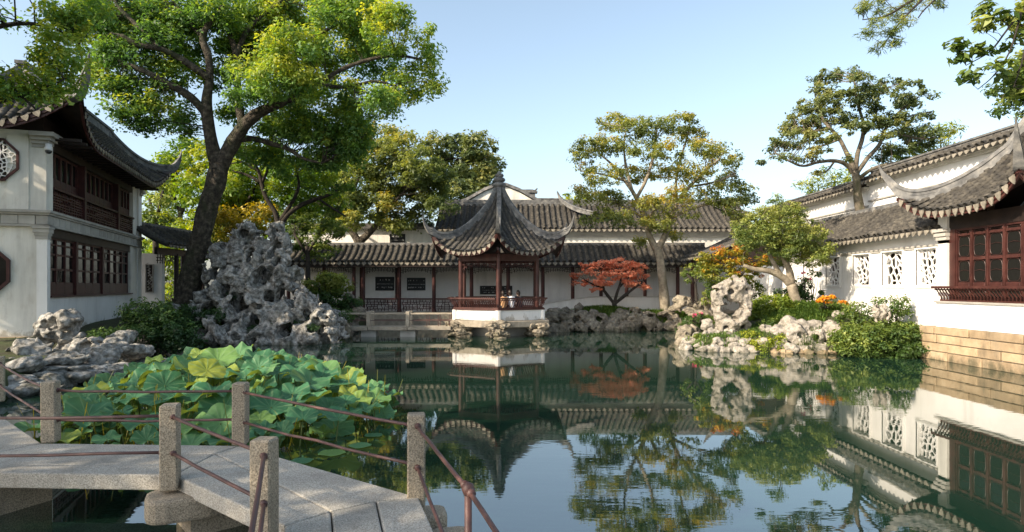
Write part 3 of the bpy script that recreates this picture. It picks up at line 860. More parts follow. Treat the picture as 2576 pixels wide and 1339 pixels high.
def cusp_roof(parent, n, phi0, faces, a, Rc, zm_s, zm_z, lift, tip, pitch, mat, ridges=None, drip=M['drip'], drip_h=0.15, r=None, s_min=0.12,
              ridge_w=0.15, ridge_h=0.24, course=0.16, board=0.14, board_mat=None, cut=None, ridge_mat=None, exp=2.6):
    """curving pavilion roof of n faces about the parent's origin. a: half depth of the eave mid-face, Rc: corner radius,
    zm_s/zm_z: mid-face profile, lift: corner rise, tip: rows (R, z) of the ridge end. cut(x,y)->bool drops what is behind a wall"""
    r = r or pitch*0.33
    tn = math.tan(math.pi/n)
    sc, wc = Rc*math.cos(math.pi/n), Rc*math.sin(math.pi/n)
    zs, zz = np.asarray(zm_s), np.asarray(zm_z)
    def zmid(s): return np.interp(s, zs, zz)
    def zsurf(s, w):
        q = np.clip(np.abs(w)/wc, 0, 1.3)
        return zmid(s)+lift*q**exp*np.clip(s/sc, 0, 1.2)**1.5
    def s_eave(w): return a+(sc-a)*np.clip(np.abs(w)/wc, 0, 1)**2.5
    bm = board_mat or M['redwood']
    dm = drip_mesh(pitch*0.74, drip_h, drip)
    for k in faces:
        ph = phi0+2*math.pi*k/n
        nv = np.array([math.cos(ph), math.sin(ph), 0]); lv = np.array([-math.sin(ph), math.cos(ph), 0])
        nr = int(2*wc/pitch)
        ws = (np.arange(nr)+0.5)*(2*wc/nr)-wc
        for w in ws:
            s0 = float(s_eave(w)); s1 = max(abs(w)/tn+0.06, s_min)
            if s0-s1 < 0.12: continue
            s = np.linspace(s0, s1, 14)
            p = nv*s[:, None]+lv*w+np.array([0, 0, 1])*(zsurf(s, w)+0.015)[:, None]
            if cut is not None:
                kp = [not cut(q) for q in p]
                p = p[kp]
                if len(p) < 4: continue
            V, Q = row_verts(p, lv, r, course)
            put('tile_row', np_mesh('tile_row', V, Q, mat), parent)
        for w in (ws[:-1]+ws[1:])/2:
            s0 = float(s_eave(w)); z = float(zsurf(s0, w))
            p = nv*(s0+0.01)+lv*w+np.array([0, 0, z])
            if cut is not None and cut(p): continue
            ds = (float(s_eave(w+0.01))-float(s_eave(w-0.01)))/0.02
            put('drip_tile', dm, parent, tuple(p), rot=(0.12, math.atan2(float(zsurf(s_eave(w+0.01), w+0.01)-zsurf(s_eave(w-0.01), w-0.01)), 0.02)*-0.5, ph+math.pi/2-math.atan(ds)*0.6))
        for nm, dz, mm in (('roof_bed', 0.0, M['tile_bed']), ('soffit', -0.10, M['darkwood'])):
            NW, NS = 26, 14
            V = []
            for w in np.linspace(-wc, wc, NW):
                s0 = float(s_eave(w)); s1 = max(abs(w)/tn, 0.04)
                s = np.linspace(max(s0, s1), s1, NS)
                V.append(nv*s[:, None]+lv*w+np.array([0, 0, 1])*(zsurf(s, w)+dz)[:, None])
            V = np.concatenate(V)
            Q = [(i*NS+j, (i+1)*NS+j, (i+1)*NS+j+1, i*NS+j+1) for i in range(NW-1) for j in range(NS-1)]
            Q = np.array(Q)
            if cut is not None: Q = Q[[not any(cut(V[i]) for i in q) for q in Q]]
            put(nm, np_mesh(nm, V, Q, mm, smooth=True), parent)
        mb = MB()
        w = np.linspace(-wc, wc, 25); s = s_eave(w)-0.05
        p = nv*s[:, None]+lv*w[:, None]+np.array([0, 0, 1])*(zsurf(s, w)-board-0.03)[:, None]
        if cut is not None: p = p[[not cut(q) for q in p]]
        mb.sweep(p, [0.05]*len(p), [board]*len(p))
        mb.build('eave_board', bm, parent)
    for k in (ridges if ridges is not None else range(n)):
        ph = phi0+math.pi/n+2*math.pi*k/n
        d = np.array([math.cos(ph), math.sin(ph), 0])
        R = np.linspace(0.12, Rc*0.99, 22)
        z = zsurf(R*math.cos(math.pi/n), R*math.sin(math.pi/n))
        Rt = np.r_[R, [q[0] for q in tip]]; zt = np.r_[z, [q[1] for q in tip]]
        pts = np.stack([Rt, zt], 1)
        rows = smooth_line(np.c_[d[0]*pts[:, 0], d[1]*pts[:, 0], pts[:, 1], np.r_[np.ones(len(R)), np.linspace(0.75, 0.12, len(tip))]], 3)
        if cut is not None: rows = rows[[not cut(q) for q in rows]]
        mb = MB()
        mb.sweep(rows[:, :3]-np.array([0, 0, 0.04]), list(ridge_w*1.25*rows[:, 3]), list(ridge_h*0.5*rows[:, 3]))
        mb.sweep(rows[:, :3]+np.array([0, 0, ridge_h*0.40])*rows[:, 3:4], list(ridge_w*0.95*rows[:, 3]), list(ridge_h*0.33*rows[:, 3]))
        mb.sweep(rows[:, :3]+np.array([0, 0, ridge_h*0.70])*rows[:, 3:4], list(ridge_w*1.15*rows[:, 3]), list(ridge_h*0.30*rows[:, 3]))
        mb.build('hip_ridge', ridge_mat or M['ridge'], parent)

# ------------------------------------------------------------------ lattices
def voronoi_lattice(w, h, n, bw, depth, r):
    """irregular cell lattice in the x-z plane, 0..w by 0..h, centred on y=0"""
    pts = []
    tries = 0
    dmin = 0.72*math.sqrt(w*h/n)
    while len(pts) < n and tries < 4000:
        tries += 1
        p = (r.random()*w*1.2-0.1*w, r.random()*h*1.2-0.1*h)
        if all((p[0]-q[0])**2+(p[1]-q[1])**2 > dmin*dmin for q in pts): pts.append(p)
    res = delaunay_2d_cdt([Vector(p) for p in pts], [], [], 0, 1e-6)
    vv, tri = res[0], res[2]
    cc, em = [], {}
    for i, t in enumerate(tri):
        a, b, c = [vv[k] for k in t]
        D = 2*(a.x*(b.y-c.y)+b.x*(c.y-a.y)+c.x*(a.y-b.y))
        if abs(D) < 1e-9: cc.append(None); continue
        ux = ((a.length_squared)*(b.y-c.y)+(b.length_squared)*(c.y-a.y)+(c.length_squared)*(a.y-b.y))/D
        uy = ((a.length_squared)*(c.x-b.x)+(b.length_squared)*(a.x-c.x)+(c.length_squared)*(b.x-a.x))/D
        cc.append((ux, uy))
        for j in range(3):
            em.setdefault(frozenset((t[j], t[(j+1) % 3])), []).append(i)
    mb = MB()
    for e, ts in em.items():
        if len(ts) != 2: continue
        p, q = cc[ts[0]], cc[ts[1]]
        if p is None or q is None: continue
        def clip(p, q):
            t0, t1 = 0.0, 1.0; dx, dy = q[0]-p[0], q[1]-p[1]
            for pp, qq in ((-dx, p[0]), (dx, w-p[0]), (-dy, p[1]), (dy, h-p[1])):
                if abs(pp) < 1e-9:
                    if qq < 0: return None
                else:
                    t = qq/pp
                    if pp < 0: t0 = max(t0, t)
                    else: t1 = min(t1, t)
            return None if t0 > t1 else ((p[0]+dx*t0, p[1]+dy*t0), (p[0]+dx*t1, p[1]+dy*t1))
        c = clip(p, q)
        if not c: continue
        (ax, az), (bx, bz) = c
        if math.hypot(bx-ax, bz-az) < 0.01: continue
        k = bw*(0.75+0.5*r.random()); mx, mz = (ax+bx)/2, (az+bz)/2
        dd = depth*(0.9+0.2*r.random())
        mb.bar((ax, 0, az), (mx, 0, mz), k*1.5, dd, (0, 1, 0), k*0.85, dd)
        mb.bar((mx, 0, mz), (bx, 0, bz), k*0.85, dd, (0, 1, 0), k*1.5, dd)
    return mb

def brick_lattice(w, h, bw, depth, r, nx=9, nz=5):
    """irregular brick-bond bars in the x-z plane"""
    mb = MB()
    dz = h/nz
    for j in range(1, nz):
        x = 0.0
        while x < w:
            L = (0.18+0.5*r.random())*w/2.2
            z = j*dz+(r.random()-0.5)*dz*0.25
            if r.random() < 0.9: mb.box(x, min(x+L, w), -depth/2, depth/2, z-bw/2, z+bw/2)
            x += L
    for j in range(nz):
        for i in range(nx):
            x = (i+0.2+0.6*r.random())*w/nx
            z0 = j*dz; z1 = z0+dz
            if r.random() < 0.15: z1 += dz
            mb.box(x-bw/2, x+bw/2, -depth/2*0.9, depth/2*0.9, z0, min(z1, h))
    return mb
# ------------------------------------------------------------------ ground and water
POND = np.array([(-9.6, -6), (-9.4, 8), (-8.9, 11.2), (-9.6, 14), (-10.9, 16.6), (-11.6, 19.5), (-11.0, 21.9), (-5.7, 22.4), (-6.7, 24.4), (-7.4, 28), (-7.8, 31),
                 (-6.8, 33.4), (1.0, 33.4), (0.6, 29.2), (1.5, 27.8), (4.2, 28.3), (7.4, 29.0), (8.0, 28.0), (7.7, 25.0), (6.4, 22.0), (5.5, 20.6), (5.7, 19.5),
                 (7.4, 19.1), (9.6, 18.9), (11.75, 18.0), (11.75, -6)])
def pond_dist(x, y):
    """signed distance to the pond outline, positive on land"""
    d = np.full(x.shape, 1e9); ins = np.zeros(x.shape, bool)
    n = len(POND)
    for i in range(n):
        a, b = POND[i], POND[(i+1) % n]
        e = b-a; t = np.clip(((x-a[0])*e[0]+(y-a[1])*e[1])/(e@e), 0, 1)
        d = np.minimum(d, np.hypot(x-a[0]-t*e[0], y-a[1]-t*e[1]))
        c = ((a[1] > y) != (b[1] > y)) & (x < (b[0]-a[0])*(y-a[1])/(b[1]-a[1]+1e-12)+a[0])
        ins ^= c
    return np.where(ins, -d, d)
MOUNDS = [(-12.0, 24.6, 2.4, 1.0), (-8.5, 24.8, 2.0, 0.3), (10.2, 21.4, 2.2, 0.75), (8.5, 24.0, 2.6, 0.35), (4.5, 30.4, 3.0, 0.25), (-12.5, 19.8, 1.2, 0.1)]
def ground_z(x, y):
    x = np.asarray(x, float); y = np.asarray(y, float)
    d = pond_dist(x, y)
    z = np.where(d < 0, np.maximum(-1.1, d*3.2), np.minimum(0.42, d*1.4)) + np.clip(d-0.5, 0, 3)*0.05
    for mx, my, r, h in MOUNDS:
        z = z+np.where(d > 0, np.clip(d/0.8, 0, 1), 0)*h*np.exp(-((x-mx)**2+(y-my)**2)/(r*r))
    return z+0.05*fbm(np.stack([x*0.7, y*0.7, x*0], -1), 3)*np.clip(d+0.2, 0, 1)
gx = np.r_[np.array([-900, -400, -180, -90, -55, -38, -30, -26]), np.arange(-24, 24.01, 0.3), np.array([26, 30, 38, 55, 90, 180, 400, 900])]
gy = np.r_[np.array([-300, -120, -50, -20]), np.arange(-10, 46.01, 0.3), np.array([48, 52, 60, 75, 110, 200, 500, 1200])]
GX, GY = np.meshgrid(gx, gy, indexing='ij')
GZ = ground_z(GX, GY)
V = np.stack([GX, GY, GZ], -1).reshape(-1, 3)
nx_, ny_ = len(gx), len(gy)
I = np.arange(nx_*ny_).reshape(nx_, ny_)
Q = np.stack([I[:-1, :-1], I[1:, :-1], I[1:, 1:], I[:-1, 1:]], -1).reshape(-1, 4)
tag(put('ground', np_mesh('ground', V, Q, M['soil'], smooth=True)), kind='structure')
wb = MB(); wb.add([(-13, -8, 0), (12.6, -8, 0), (12.6, 35, 0), (-13, 35, 0)], [(0, 1, 2, 3)])
tag(wb.build('water', M['water']), kind='structure')

def chamfer_box(sx, sy, sz, c=0.012):
    """half sizes"""
    vs = []
    for x in (-1, 1):
        for y in (-1, 1):
            for z in (-1, 1):
                vs += [(x*sx, y*(sy-c), z*(sz-c)), (x*(sx-c), y*sy, z*(sz-c)), (x*(sx-c), y*(sy-c), z*sz)]
    def i(x, y, z, k): return ((x*2+y)*2+z)*3+k
    fs = []
    for s in (0, 1):
        f = [i(s, 0, 0, 0), i(s, 1, 0, 0), i(s, 1, 1, 0), i(s, 0, 1, 0)]; fs.append(f if s else f[::-1])
        f = [i(0, s, 0, 1), i(0, s, 1, 1), i(1, s, 1, 1), i(1, s, 0, 1)]; fs.append(f if s else f[::-1])
        f = [i(0, 0, s, 2), i(1, 0, s, 2), i(1, 1, s, 2), i(0, 1, s, 2)]; fs.append(f if s else f[::-1])
    for a in (0, 1):
        for b in (0, 1):
            fs.append([i(0, a, b, 1), i(0, a, b, 2), i(1, a, b, 2), i(1, a, b, 1)])
            fs.append([i(a, 0, b, 0), i(a, 0, b, 2), i(a, 1, b, 2), i(a, 1, b, 0)])
            fs.append([i(a, b, 0, 0), i(a, b, 0, 1), i(a, b, 1, 1), i(a, b, 1, 0)])
            for z in (0, 1): fs.append([i(a, b, z, 0), i(a, b, z, 1), i(a, b, z, 2)])
    mb = MB(); mb.add(vs, [tuple(f) for f in fs]); return mb

def course_blocks(parent, name, mat, x0, x1, z0, heights, lens, face_y, depth, seed, gap=0.006, proud=0.008):
    """courses of blocks in the parent's axes along x; outer face at face_y, outward -y"""
    r = np.random.default_rng(seed); z = z0
    for h in heights:
        x = x0
        while x < x1-0.05:
            L = min(lens[0]+(lens[1]-lens[0])*r.random(), x1-x)
            if x1-x-L < 0.25: L = x1-x
            mb = chamfer_box(L/2-gap, depth/2, h/2-gap, 0.012)
            put(name, mb.mesh(name, mat), parent, (x+L/2, face_y+depth/2-proud*r.random()*2, z+h/2), (0, 0, r.normal()*0.003))
            x += L
        z += h

def casement(parent, name, loc, rz, w, h, ncol, rows, wood, panel=None, fr=0.05, mull=0.04, depth=0.07, tracery=0, glass=True):
    """window in its own axes: x along, z up, outward -y. rows: pane heights from the bottom (z0,z1)"""
    mb = MB()
    mb.box(0, w, -depth/2, depth/2, 0, fr); mb.box(0, w, -depth/2, depth/2, h-fr, h)
    mb.box(0, fr, -depth/2, depth/2, fr, h-fr); mb.box(w-fr, w, -depth/2, depth/2, fr, h-fr)
    cw = (w-2*fr)/ncol
    for i in range(1, ncol):
        x = fr+i*cw; mb.box(x-mull/2, x+mull/2, -depth*0.58, depth/2, fr, h-fr)
    edges = sorted(set([z for r in rows for z in r]))
    for i in range(ncol):
        x0, x1 = fr+i*cw+mull/2+0.001, fr+(i+1)*cw-mull/2-0.001
        prev = fr
        for (z0, z1) in list(rows)+[(h-fr, h)]:
            if z0 > prev+0.004: mb.box(x0, x1, -depth*0.4, depth*0.4, prev, z0)
            prev = z1
    o = put(name, mb.mesh(name, wood), parent, loc, (0, 0, rz))
    pm = {}
    for i in range(ncol):
        x0, x1 = fr+i*cw+mull/2, fr+(i+1)*cw-mull/2
        for (z0, z1) in rows:
            k = (round(x1-x0, 4), round(z1-z0, 4))
            if k not in pm:
                g = MB(); g.box(-k[0]/2, k[0]/2, -0.004, 0.004, -k[1]/2, k[1]/2); pm[k] = g.mesh('pane', M['glass'])
            put('pane', pm[k], o, ((x0+x1)/2, 0.012, (z0+z1)/2), (rng.normal()*0.008, 0, rng.normal()*0.012))
            if tracery:
                t = MB(); cx, cz = (x0+x1)/2, (z0+z1)/2; hw, hh = (x1-x0)/2, (z1-z0)/2
                pts = []
                for q in range(25):
                    a = 2*math.pi*q/24
                    pts.append((cx+hw*0.93*math.copysign(abs(math.cos(a))**0.55, math.cos(a)), -0.012, cz+hh*0.95*math.copysign(abs(math.sin(a))**0.55, math.sin(a))))
                t.tube(pts, 0.0045, 4, False)
                t.tube([(x0+0.02, -0.012, cz), (cx, -0.012, cz+hh*0.12), (x1-0.02, -0.012, cz)], 0.004, 4, False)
                t.build('tracery', wood, o)
    if panel:
        for i in range(ncol):
            x0, x1 = fr+i*cw+mull/2+0.003, fr+(i+1)*cw-mull/2-0.003
            g = chamfer_box((x1-x0)/2, 0.012, (panel[1]-panel[0])/2-0.006, 0.006)
            put('panel', g.mesh('panel', wood), o, ((x0+x1)/2, -0.026, (panel[0]+panel[1])/2))
    return o

# ------------------------------------------------------------------ two-storey hall on the left bank
hall = thing('two_storey_hall', 'two storey white hall with dark red windows, octagonal windows and flying eaves beside the lotus', 'building', (-13.4, 18.3, 0), math.radians(17.58))
mb = MB()
mb.box(-3.8, 0, 0, 0.3, 0.55, 3.80); mb.box(-3.8, 0, 0, 0.3, 3.80, 6.45)
mb.build('front_wall', M['plaster_old'], hall)
mb = MB()
mb.box(-0.3, 0, 0.302, 10.6, 0.55, 1.66)
mb.build('sill_wall', M['plaster'], hall)
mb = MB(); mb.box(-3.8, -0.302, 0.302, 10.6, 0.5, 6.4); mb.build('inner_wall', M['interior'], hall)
mb = MB(); mb.box(-0.29, -0.002, 8.98, 10.6, 1.662, 3.76); mb.build('pier', M['plaster_old'], hall)
mb = MB(); mb.box(-0.29, 0.05, 10.0, 10.6, 0.56, 3.76); mb.build('pilaster', M['plaster'], hall)
mb = MB(); mb.box(-0.29, -0.002, 9.42, 10.6, 4.17, 6.40); mb.build('pier', M['plaster_old'], hall)
mb = MB(); mb.box(-0.29, 0.06, 10.05, 10.6, 4.175, 6.30); mb.build('pilaster', M['plaster'], hall)
mb = MB(); mb.box(-0.29, -0.001, 0.303, 0.5, 4.17, 6.40); mb.build('pilaster', M['plaster_old'], hall)
mb = MB(); mb.box(-0.95, -0.42, -0.03, 0.0, 4.19, 6.3); mb.build('pilaster', M['plaster_old'], hall)
mb = MB(); mb.box(-0.23, 0.03, -0.03, 0.20, 0.56, 3.35); mb.build('pilaster', M['plaster'], hall)
for x0, y0, z0 in ((-0.26, -0.05, 3.35),):
    mb = MB()
    for k, (e, h0, h1) in enumerate(((0.0, 0, 0.10), (0.02, 0.10, 0.18), (0.045, 0.18, 0.30), (0.07, 0.30, 0.41))):
        mb.box(x0-e, 0.05+e, y0-e, 0.22+e, z0+h0, z0+h1)
    mb.build('corbel', M['trim'], hall)
mb = MB()
for k, (e, h0, h1) in enumerate(((0.0, 0, 0.10), (0.05, 0.10, 0.2), (0.12, 0.2, 0.3), (0.22, 0.3, 0.42))):
    mb.box(-0.35, 0.03+e, -0.03-e, 0.30+e, 5.98+h0, 5.98+h1)
mb.build('corbel', M['trim'], hall)
for z in (5.95,):
    mb = MB()
    for e, h0, h1 in ((0.0, 0, 0.08), (0.05, 0.08, 0.16), (0.12, 0.16, 0.3)): mb.box(-0.2, 0.07+e, 10.2, 10.62+e, z+h0, z+h1)
    mb.build('corbel', M['trim'], hall)
mb = MB()
mb.box(-0.3, 0.16, -0.16, 10.75, 4.10, 4.17); mb.box(-0.3, 0.11, -0.11, 10.7, 4.04, 4.10)
mb.box(-3.8, -0.302, -0.16, 0.0, 4.10, 4.168); mb.box(-3.8, -0.302, -0.11, 0.0, 4.04, 4.098)
mb.box(-0.3, 0.12, -0.12, 10.7, 3.70, 3.76); mb.box(-3.8, -0.302, -0.12, 0.0, 3.70, 3.758)
mb.build('cornice', M['trim'], hall)
fr_ = bpy.data.objects.new('belt_course', None); C.objects.link(fr_); fr_.parent = hall; fr_.rotation_euler = (0, 0, math.pi/2)
course_blocks(fr_, 'belt_stone', M['trim'], -0.07, 10.68, 3.762, [0.276], (0.42, 0.5), -0.06, 0.30, 3, 0.004, 0.004)
fr2 = bpy.data.objects.new('belt_course', None); C.objects.link(fr2); fr2.parent = hall
course_blocks(fr2, 'belt_stone', M['trim'], -3.8, -0.25, 3.762, [0.276], (0.36, 0.42), -0.06, 0.2, 4, 0.004, 0.004)
fr3 = bpy.data.objects.new('plinth', None); C.objects.link(fr3); fr3.parent = hall; fr3.rotation_euler = (0, 0, math.pi/2)
course_blocks(fr3, 'plinth_stone', M['sandstone'], -0.06, 10.7, 0.05, [0.26, 0.25], (0.7, 1.3), -0.07, 0.3, 5)
fr4 = bpy.data.objects.new('plinth', None); C.objects.link(fr4); fr4.parent = hall
course_blocks(fr4, 'plinth_stone', M['sandstone'], -3.8, -0.3, 0.05, [0.26, 0.25], (0.7, 1.3), -0.07, 0.3, 6)
# lower casements, lintel, sill
mb = MB(); mb.box(-0.25, -0.02, 0.21, 8.97, 3.44, 3.70); mb.build('lintel', M['darkwood'], hall)
mb = MB(); mb.box(-0.2, 0.07, 0.21, 9.1, 1.662, 1.71); mb.build('sill', M['duskwood'], hall)
R90 = math.pi/2
for y0, y1, nc in ((0.25, 2.55, 3), (2.78, 5.32, 3), (5.54, 8.94, 4)):
    casement(hall, 'casement_window', (-0.12, y0, 1.712), R90, y1-y0, 1.726, nc, [(0.40, 0.76), (0.82, 1.20), (1.26, 1.50), (1.55, 1.67)], M['duskwood'], panel=(0.055, 0.36), mull=0.09)
for y in (2.58, 5.34):
    mb = MB(); mb.box(-0.2, -0.03, y, y+0.18, 1.713, 3.438); mb.build('mullion_post', M['duskwood'], hall)
# upper casements and balustrade
mb = MB(); mb.box(-0.28, -0.03, 0.51, 9.41, 6.0, 6.40); mb.build('lintel', M['darkwood'], hall)
for y0, y1, nc in ((0.52, 3.05, 5), (3.27, 6.95, 7), (7.17, 9.38, 5)):
    casement(hall, 'casement_window', (-0.17, y0, 4.95), R90, y1-y0, 1.05, nc, [(0.30, 0.985)], M['duskwood'], panel=(0.055, 0.27), mull=0.11)
    mb = brick_lattice(y1-y0-0.02, 0.58, 0.035, 0.05, np.random.default_rng(int(y0*10)), int((y1-y0)*5), 7)
    o = put('balustrade_panel', mb.mesh('lattice', M['duskwood']), hall, (-0.02, y0+0.01, 4.24), (0, 0, R90))
    mb = MB(); mb.box(-0.14, -0.10, y0, y1, 4.2, 4.94); mb.build('back_board', M['darkwood'], hall)
mb = MB(); mb.box(-0.08, 0.05, 0.51, 9.41, 4.86, 4.93); mb.box(-0.06, 0.03, 0.51, 9.41, 4.175, 4.235); mb.build('handrail', M['duskwood'], hall)
for y in (3.07, 6.97):
    mb = MB(); mb.box(-0.22, 0.065, y, y+0.18, 4.172, 6.0); mb.build('mullion_post', M['duskwood'], hall)
# octagonal windows on the front wall
def octagon(cx, cz, r, lat, seed):
    def ring(q, y): return [(cx+q*r*math.cos(math.pi/8+k*math.pi/4)/math.cos(math.pi/8), y, cz+q*r*math.sin(math.pi/8+k*math.pi/4)/math.cos(math.pi/8)) for k in range(8)]
    mb = MB(); vs = ring(1.0, -0.09)+ring(0.9, -0.09)+ring(1.0, 0.0)+ring(0.9, 0.0)
    fs = []
    for k in range(8):
        j = (k+1) % 8
        fs += [(k, j, 8+j, 8+k), (k, 16+k, 16+j, j), (8+k, 8+j, 24+j, 24+k)]
    mb.add(vs, fs); o = put('octagonal_window', mb.mesh('frame', M['duskwood']), hall)
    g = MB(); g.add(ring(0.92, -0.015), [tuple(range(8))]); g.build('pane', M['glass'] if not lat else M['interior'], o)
    if lat:
        L = voronoi_lattice(r*1.9, r*1.9, 130, 0.022, 0.04, np.random.default_rng(seed))
        v = np.array(L.v); keep = []
        for f in L.f:
            c = v[list(f)].mean(0)-np.array([r*0.95, 0, r*0.95])
            if abs(c[0])+abs(c[2]) < r*1.22: keep.append(f)
        L.f = keep
        put('lattice', L.mesh('lattice', M['plaster']), o, (cx-r*0.95, -0.045, cz-r*0.95))
octagon(-1.24, 5.57, 0.60, True, 4)
octagon(-1.60, 2.43, 0.74, False, 4)

# the hall's hipped roof
def hall_roof():
    H0, H1 = 6.42, 8.40
    Y0, Y1, XE, XR = -0.6, 11.5, 0.85, -1.0
    hw = XE-XR
    def prof(q): t = q/hw; return H0+(H1-H0)*(0.62*t+0.38*t*t)
    def lift(dc, q): return 0.95*np.clip(1-dc/2.9, 0, 1)**2.3*np.clip(1-q/hw, 0, 1)
    def slope(o3, dirw, dirq, L, rid):
        # o3: corner of the eave, dirw along the eave, dirq inward; length L
        n = int(L/0.27)
        dm = drip_mesh(0.2, 0.17, M['drip'])
        lat = np.array([*dirw, 0.0])
        def pt(w, q):
            w = np.asarray(w, float); q = np.asarray(q, float)
            dc = np.minimum(w, L-w)
            fl = 0.25*np.clip(1-dc/2.9, 0, 1)**2.5*np.clip(1-q/hw, 0, 1)
            return np.stack([o3[0]+dirw[0]*w+dirq[0]*(q-fl), o3[1]+dirw[1]*w+dirq[1]*(q-fl), prof(q)+lift(dc, q)], -1)
        for k in range(n):
            w = (k+0.5)*L/n
            qm = min(hw-0.05, min(w, L-w))
            if qm < 0.15: continue
            p = pt(np.full(10, w), np.linspace(0, qm, 10))+np.array([0, 0, 0.015])
            V, Q = row_verts(p, lat, 0.092, 0.17)
            put('tile_row', np_mesh('tile_row', V, Q, M['tile']), hall)
            w2 = w+0.5*L/n
            if w2 < L-0.1:
                p = pt(w2, 0.0); e = pt(w2+0.05, 0.0)-pt(w2-0.05, 0.0)
                put('drip_tile', dm, hall, tuple(p), rot=(0, -math.atan2(e[2], 0.1), math.atan2(e[1], e[0])))
        for nm, dz, mm in (('roof_bed', 0, M['tile_bed']), ('soffit', -0.13, M['darkwood'])):
            NW, NS = 40, 8; V = []
            for w in np.linspace(0, L, NW):
                q = np.linspace(0, max(min(hw, w, L-w), 0.01), NS)
                V.append(pt(np.full(NS, w), q)+np.array([0, 0, dz]))
            V = np.concatenate(V)
            Q = np.array([(i*NS+j, (i+1)*NS+j, (i+1)*NS+j+1, i*NS+j+1) for i in range(NW-1) for j in range(NS-1)])
            put(nm, np_mesh(nm, V, Q, mm, smooth=True), hall)
        mb = MB(); w = np.linspace(0, L, 40)
        p = pt(w, np.full(40, 0.06))-np.array([0, 0, 0.24]); mb.sweep(p, [0.06]*40, [0.2]*40); mb.build('eave_board', M['duskwood'], hall)
        # fill from the wall head to the soffit
        return pt
    pr = slope((XE, Y0), (0, 1), (-1, 0), Y1-Y0, 0)
    slope((XR-hw, Y0), (1, 0), (0, 1), 2*hw, 0)
    slope((XR-hw, Y1), (0, -1), (1, 0), Y1-Y0, 0)
    slope((XE, Y1), (-1, 0), (0, -1), 2*hw, 0)
    for cx, cy, sx, sy in ((XE, Y0, -1, 1), (XE, Y1, -1, -1), (XR-hw, Y0, 1, 1), (XR-hw, Y1, 1, -1)):
        q = np.linspace(hw, 0, 14); f = 0.25*np.clip(1-q/2.9, 0, 1)**2.5*(1-q/hw)
        z = prof(q)+lift(q, q)
        pts = np.stack([cx+sx*(q-f), cy+sy*(q-f), z], 1)
        ex = [(pts[-1][0]-sx*0.15, pts[-1][1]-sy*0.15, z[-1]+0.25), (pts[-1][0]-sx*0.27, pts[-1][1]-sy*0.27, z[-1]+0.65), (pts[-1][0]-sx*0.31, pts[-1][1]-sy*0.31, z[-1]+1.05)]
        pts = np.vstack([pts, ex]); k = np.r_[np.ones(14), 0.85, 0.5, 0.15]
        rows = smooth_line(np.c_[pts, k], 3); mb = MB()
        mb.sweep(rows[:, :3]-np.array([0, 0, .05]), list(0.26*rows[:, 3]), list(0.2*rows[:, 3]))
        mb.sweep(rows[:, :3]+np.array([0, 0, .14])*rows[:, 3:], list(0.18*rows[:, 3]), list(0.12*rows[:, 3]))
        mb.sweep(rows[:, :3]+np.array([0, 0, .25])*rows[:, 3:], list(0.24*rows[:, 3]), list(0.10*rows[:, 3]))
        mb.build('hip_ridge', M['ridge'], hall)
    mb = MB(); mb.box(XR-0.14, XR+0.14, Y0+hw-0.2, Y1-hw+0.2, H1-0.1, H1+0.12); mb.box(XR-0.10, XR+0.10, Y0+hw-0.1, Y1-hw+0.1, H1+0.12, H1+0.24)
    mb.box(XR-0.15, XR+0.15, Y0+hw-0.25, Y1-hw+0.25, H1+0.24, H1+0.34); mb.build('main_ridge', M['ridge'], hall)
    mb = MB()
    for y in np.arange(0.2, 10.7, 0.5): mb.box(-0.1, 0.8, y, y+0.1, 6.24, 6.33)
    tag(mb.build('rafter', M['darkwood'], hall), kind='stuff')
    mb = MB(); mb.box(-3.7, -0.1, 0.1, 10.5, 6.4, 6.9); mb.build('attic_wall', M['darkwood'], hall)
hall_roof()
# dome camera on the corner of the hall
cm = thing('security_camera', 'small white dome security camera fixed to the upper corner of the two storey hall', 'camera', tuple(at(122, 372, 18.25)))
mb = MB(); mb.lathe([(0.02, 0.12), (0.085, 0.10), (0.09, 0.0), (0.10, -0.03), (0.10, -0.08), (0.02, -0.09)], 16); mb.build('housing', M['lamp_white'], cm, smooth=True)
mb = MB(); mb.lathe([(0.085, -0.085), (0.08, -0.13), (0.05, -0.165), (0.01, -0.18)], 14); mb.build('dome', M['black'], cm, smooth=True)
mb = MB(); mb.tube([(0, 0, 0.11), (0, 0, 0.2), (-0.1, 0.0, 0.24), (-0.12, 0.15, 0.24)], 0.025, 6); mb.build('bracket', M['trim'], cm)
mb = MB(); mb.box(-0.22, -0.04, 0.06, 0.12, 0.02, 0.34); mb.build('junction_box', M['trim'], cm)

# ------------------------------------------------------------------ straight roofed corridors and halls
def column(parent, x, y, z0, z1, r=0.085, mat=None):
    mb = MB(); mb.lathe([(r*1.25, z0), (r*1.3, z0+0.06), (r*1.05, z0+0.12), (r, z0+0.14), (r*0.94, z1)], 12, (x, y, 0))
    return mb.build('column', mat or M['duskwood'], parent, smooth=False)

cor = thing('covered_corridor', 'long low tiled corridor with dark columns and white back wall behind the hexagonal pavilion', 'corridor', (0, 33, 0))
straight_roof(cor, -12.6, 10.4, -0.5, 3.20, 1.4, 4.22, 0.315, M['tile_warm'], sag=0.12, drip=M['drip'], drip_h=0.15)
mb = MB(); mb.box(-12.6, 10.4, 1.30, 1.55, 4.18, 4.34); mb.build('main_ridge', M['ridge'], cor)
mb = MB(); mb.box(-12.6, 12.5, 1.45, 1.7, 0.3, 4.1); mb.build('back_wall', M['plaster'], cor)
mb = MB(); mb.box(-8.3, 0.6, -0.25, 1.45, -0.4, 0.66); mb.build('floor_plinth', M['tan_stone'], cor)
mb = MB(); mb.box(0.602, 12.4, -0.22, 1.45, 0.2, 0.7); mb.build('floor_plinth', M['tan_stone'], cor)
mb = MB(); mb.box(-12.6, 10.4, -0.08, 0.08, 2.98, 3.14); mb.build('eave_beam', M['darkwood'], cor)
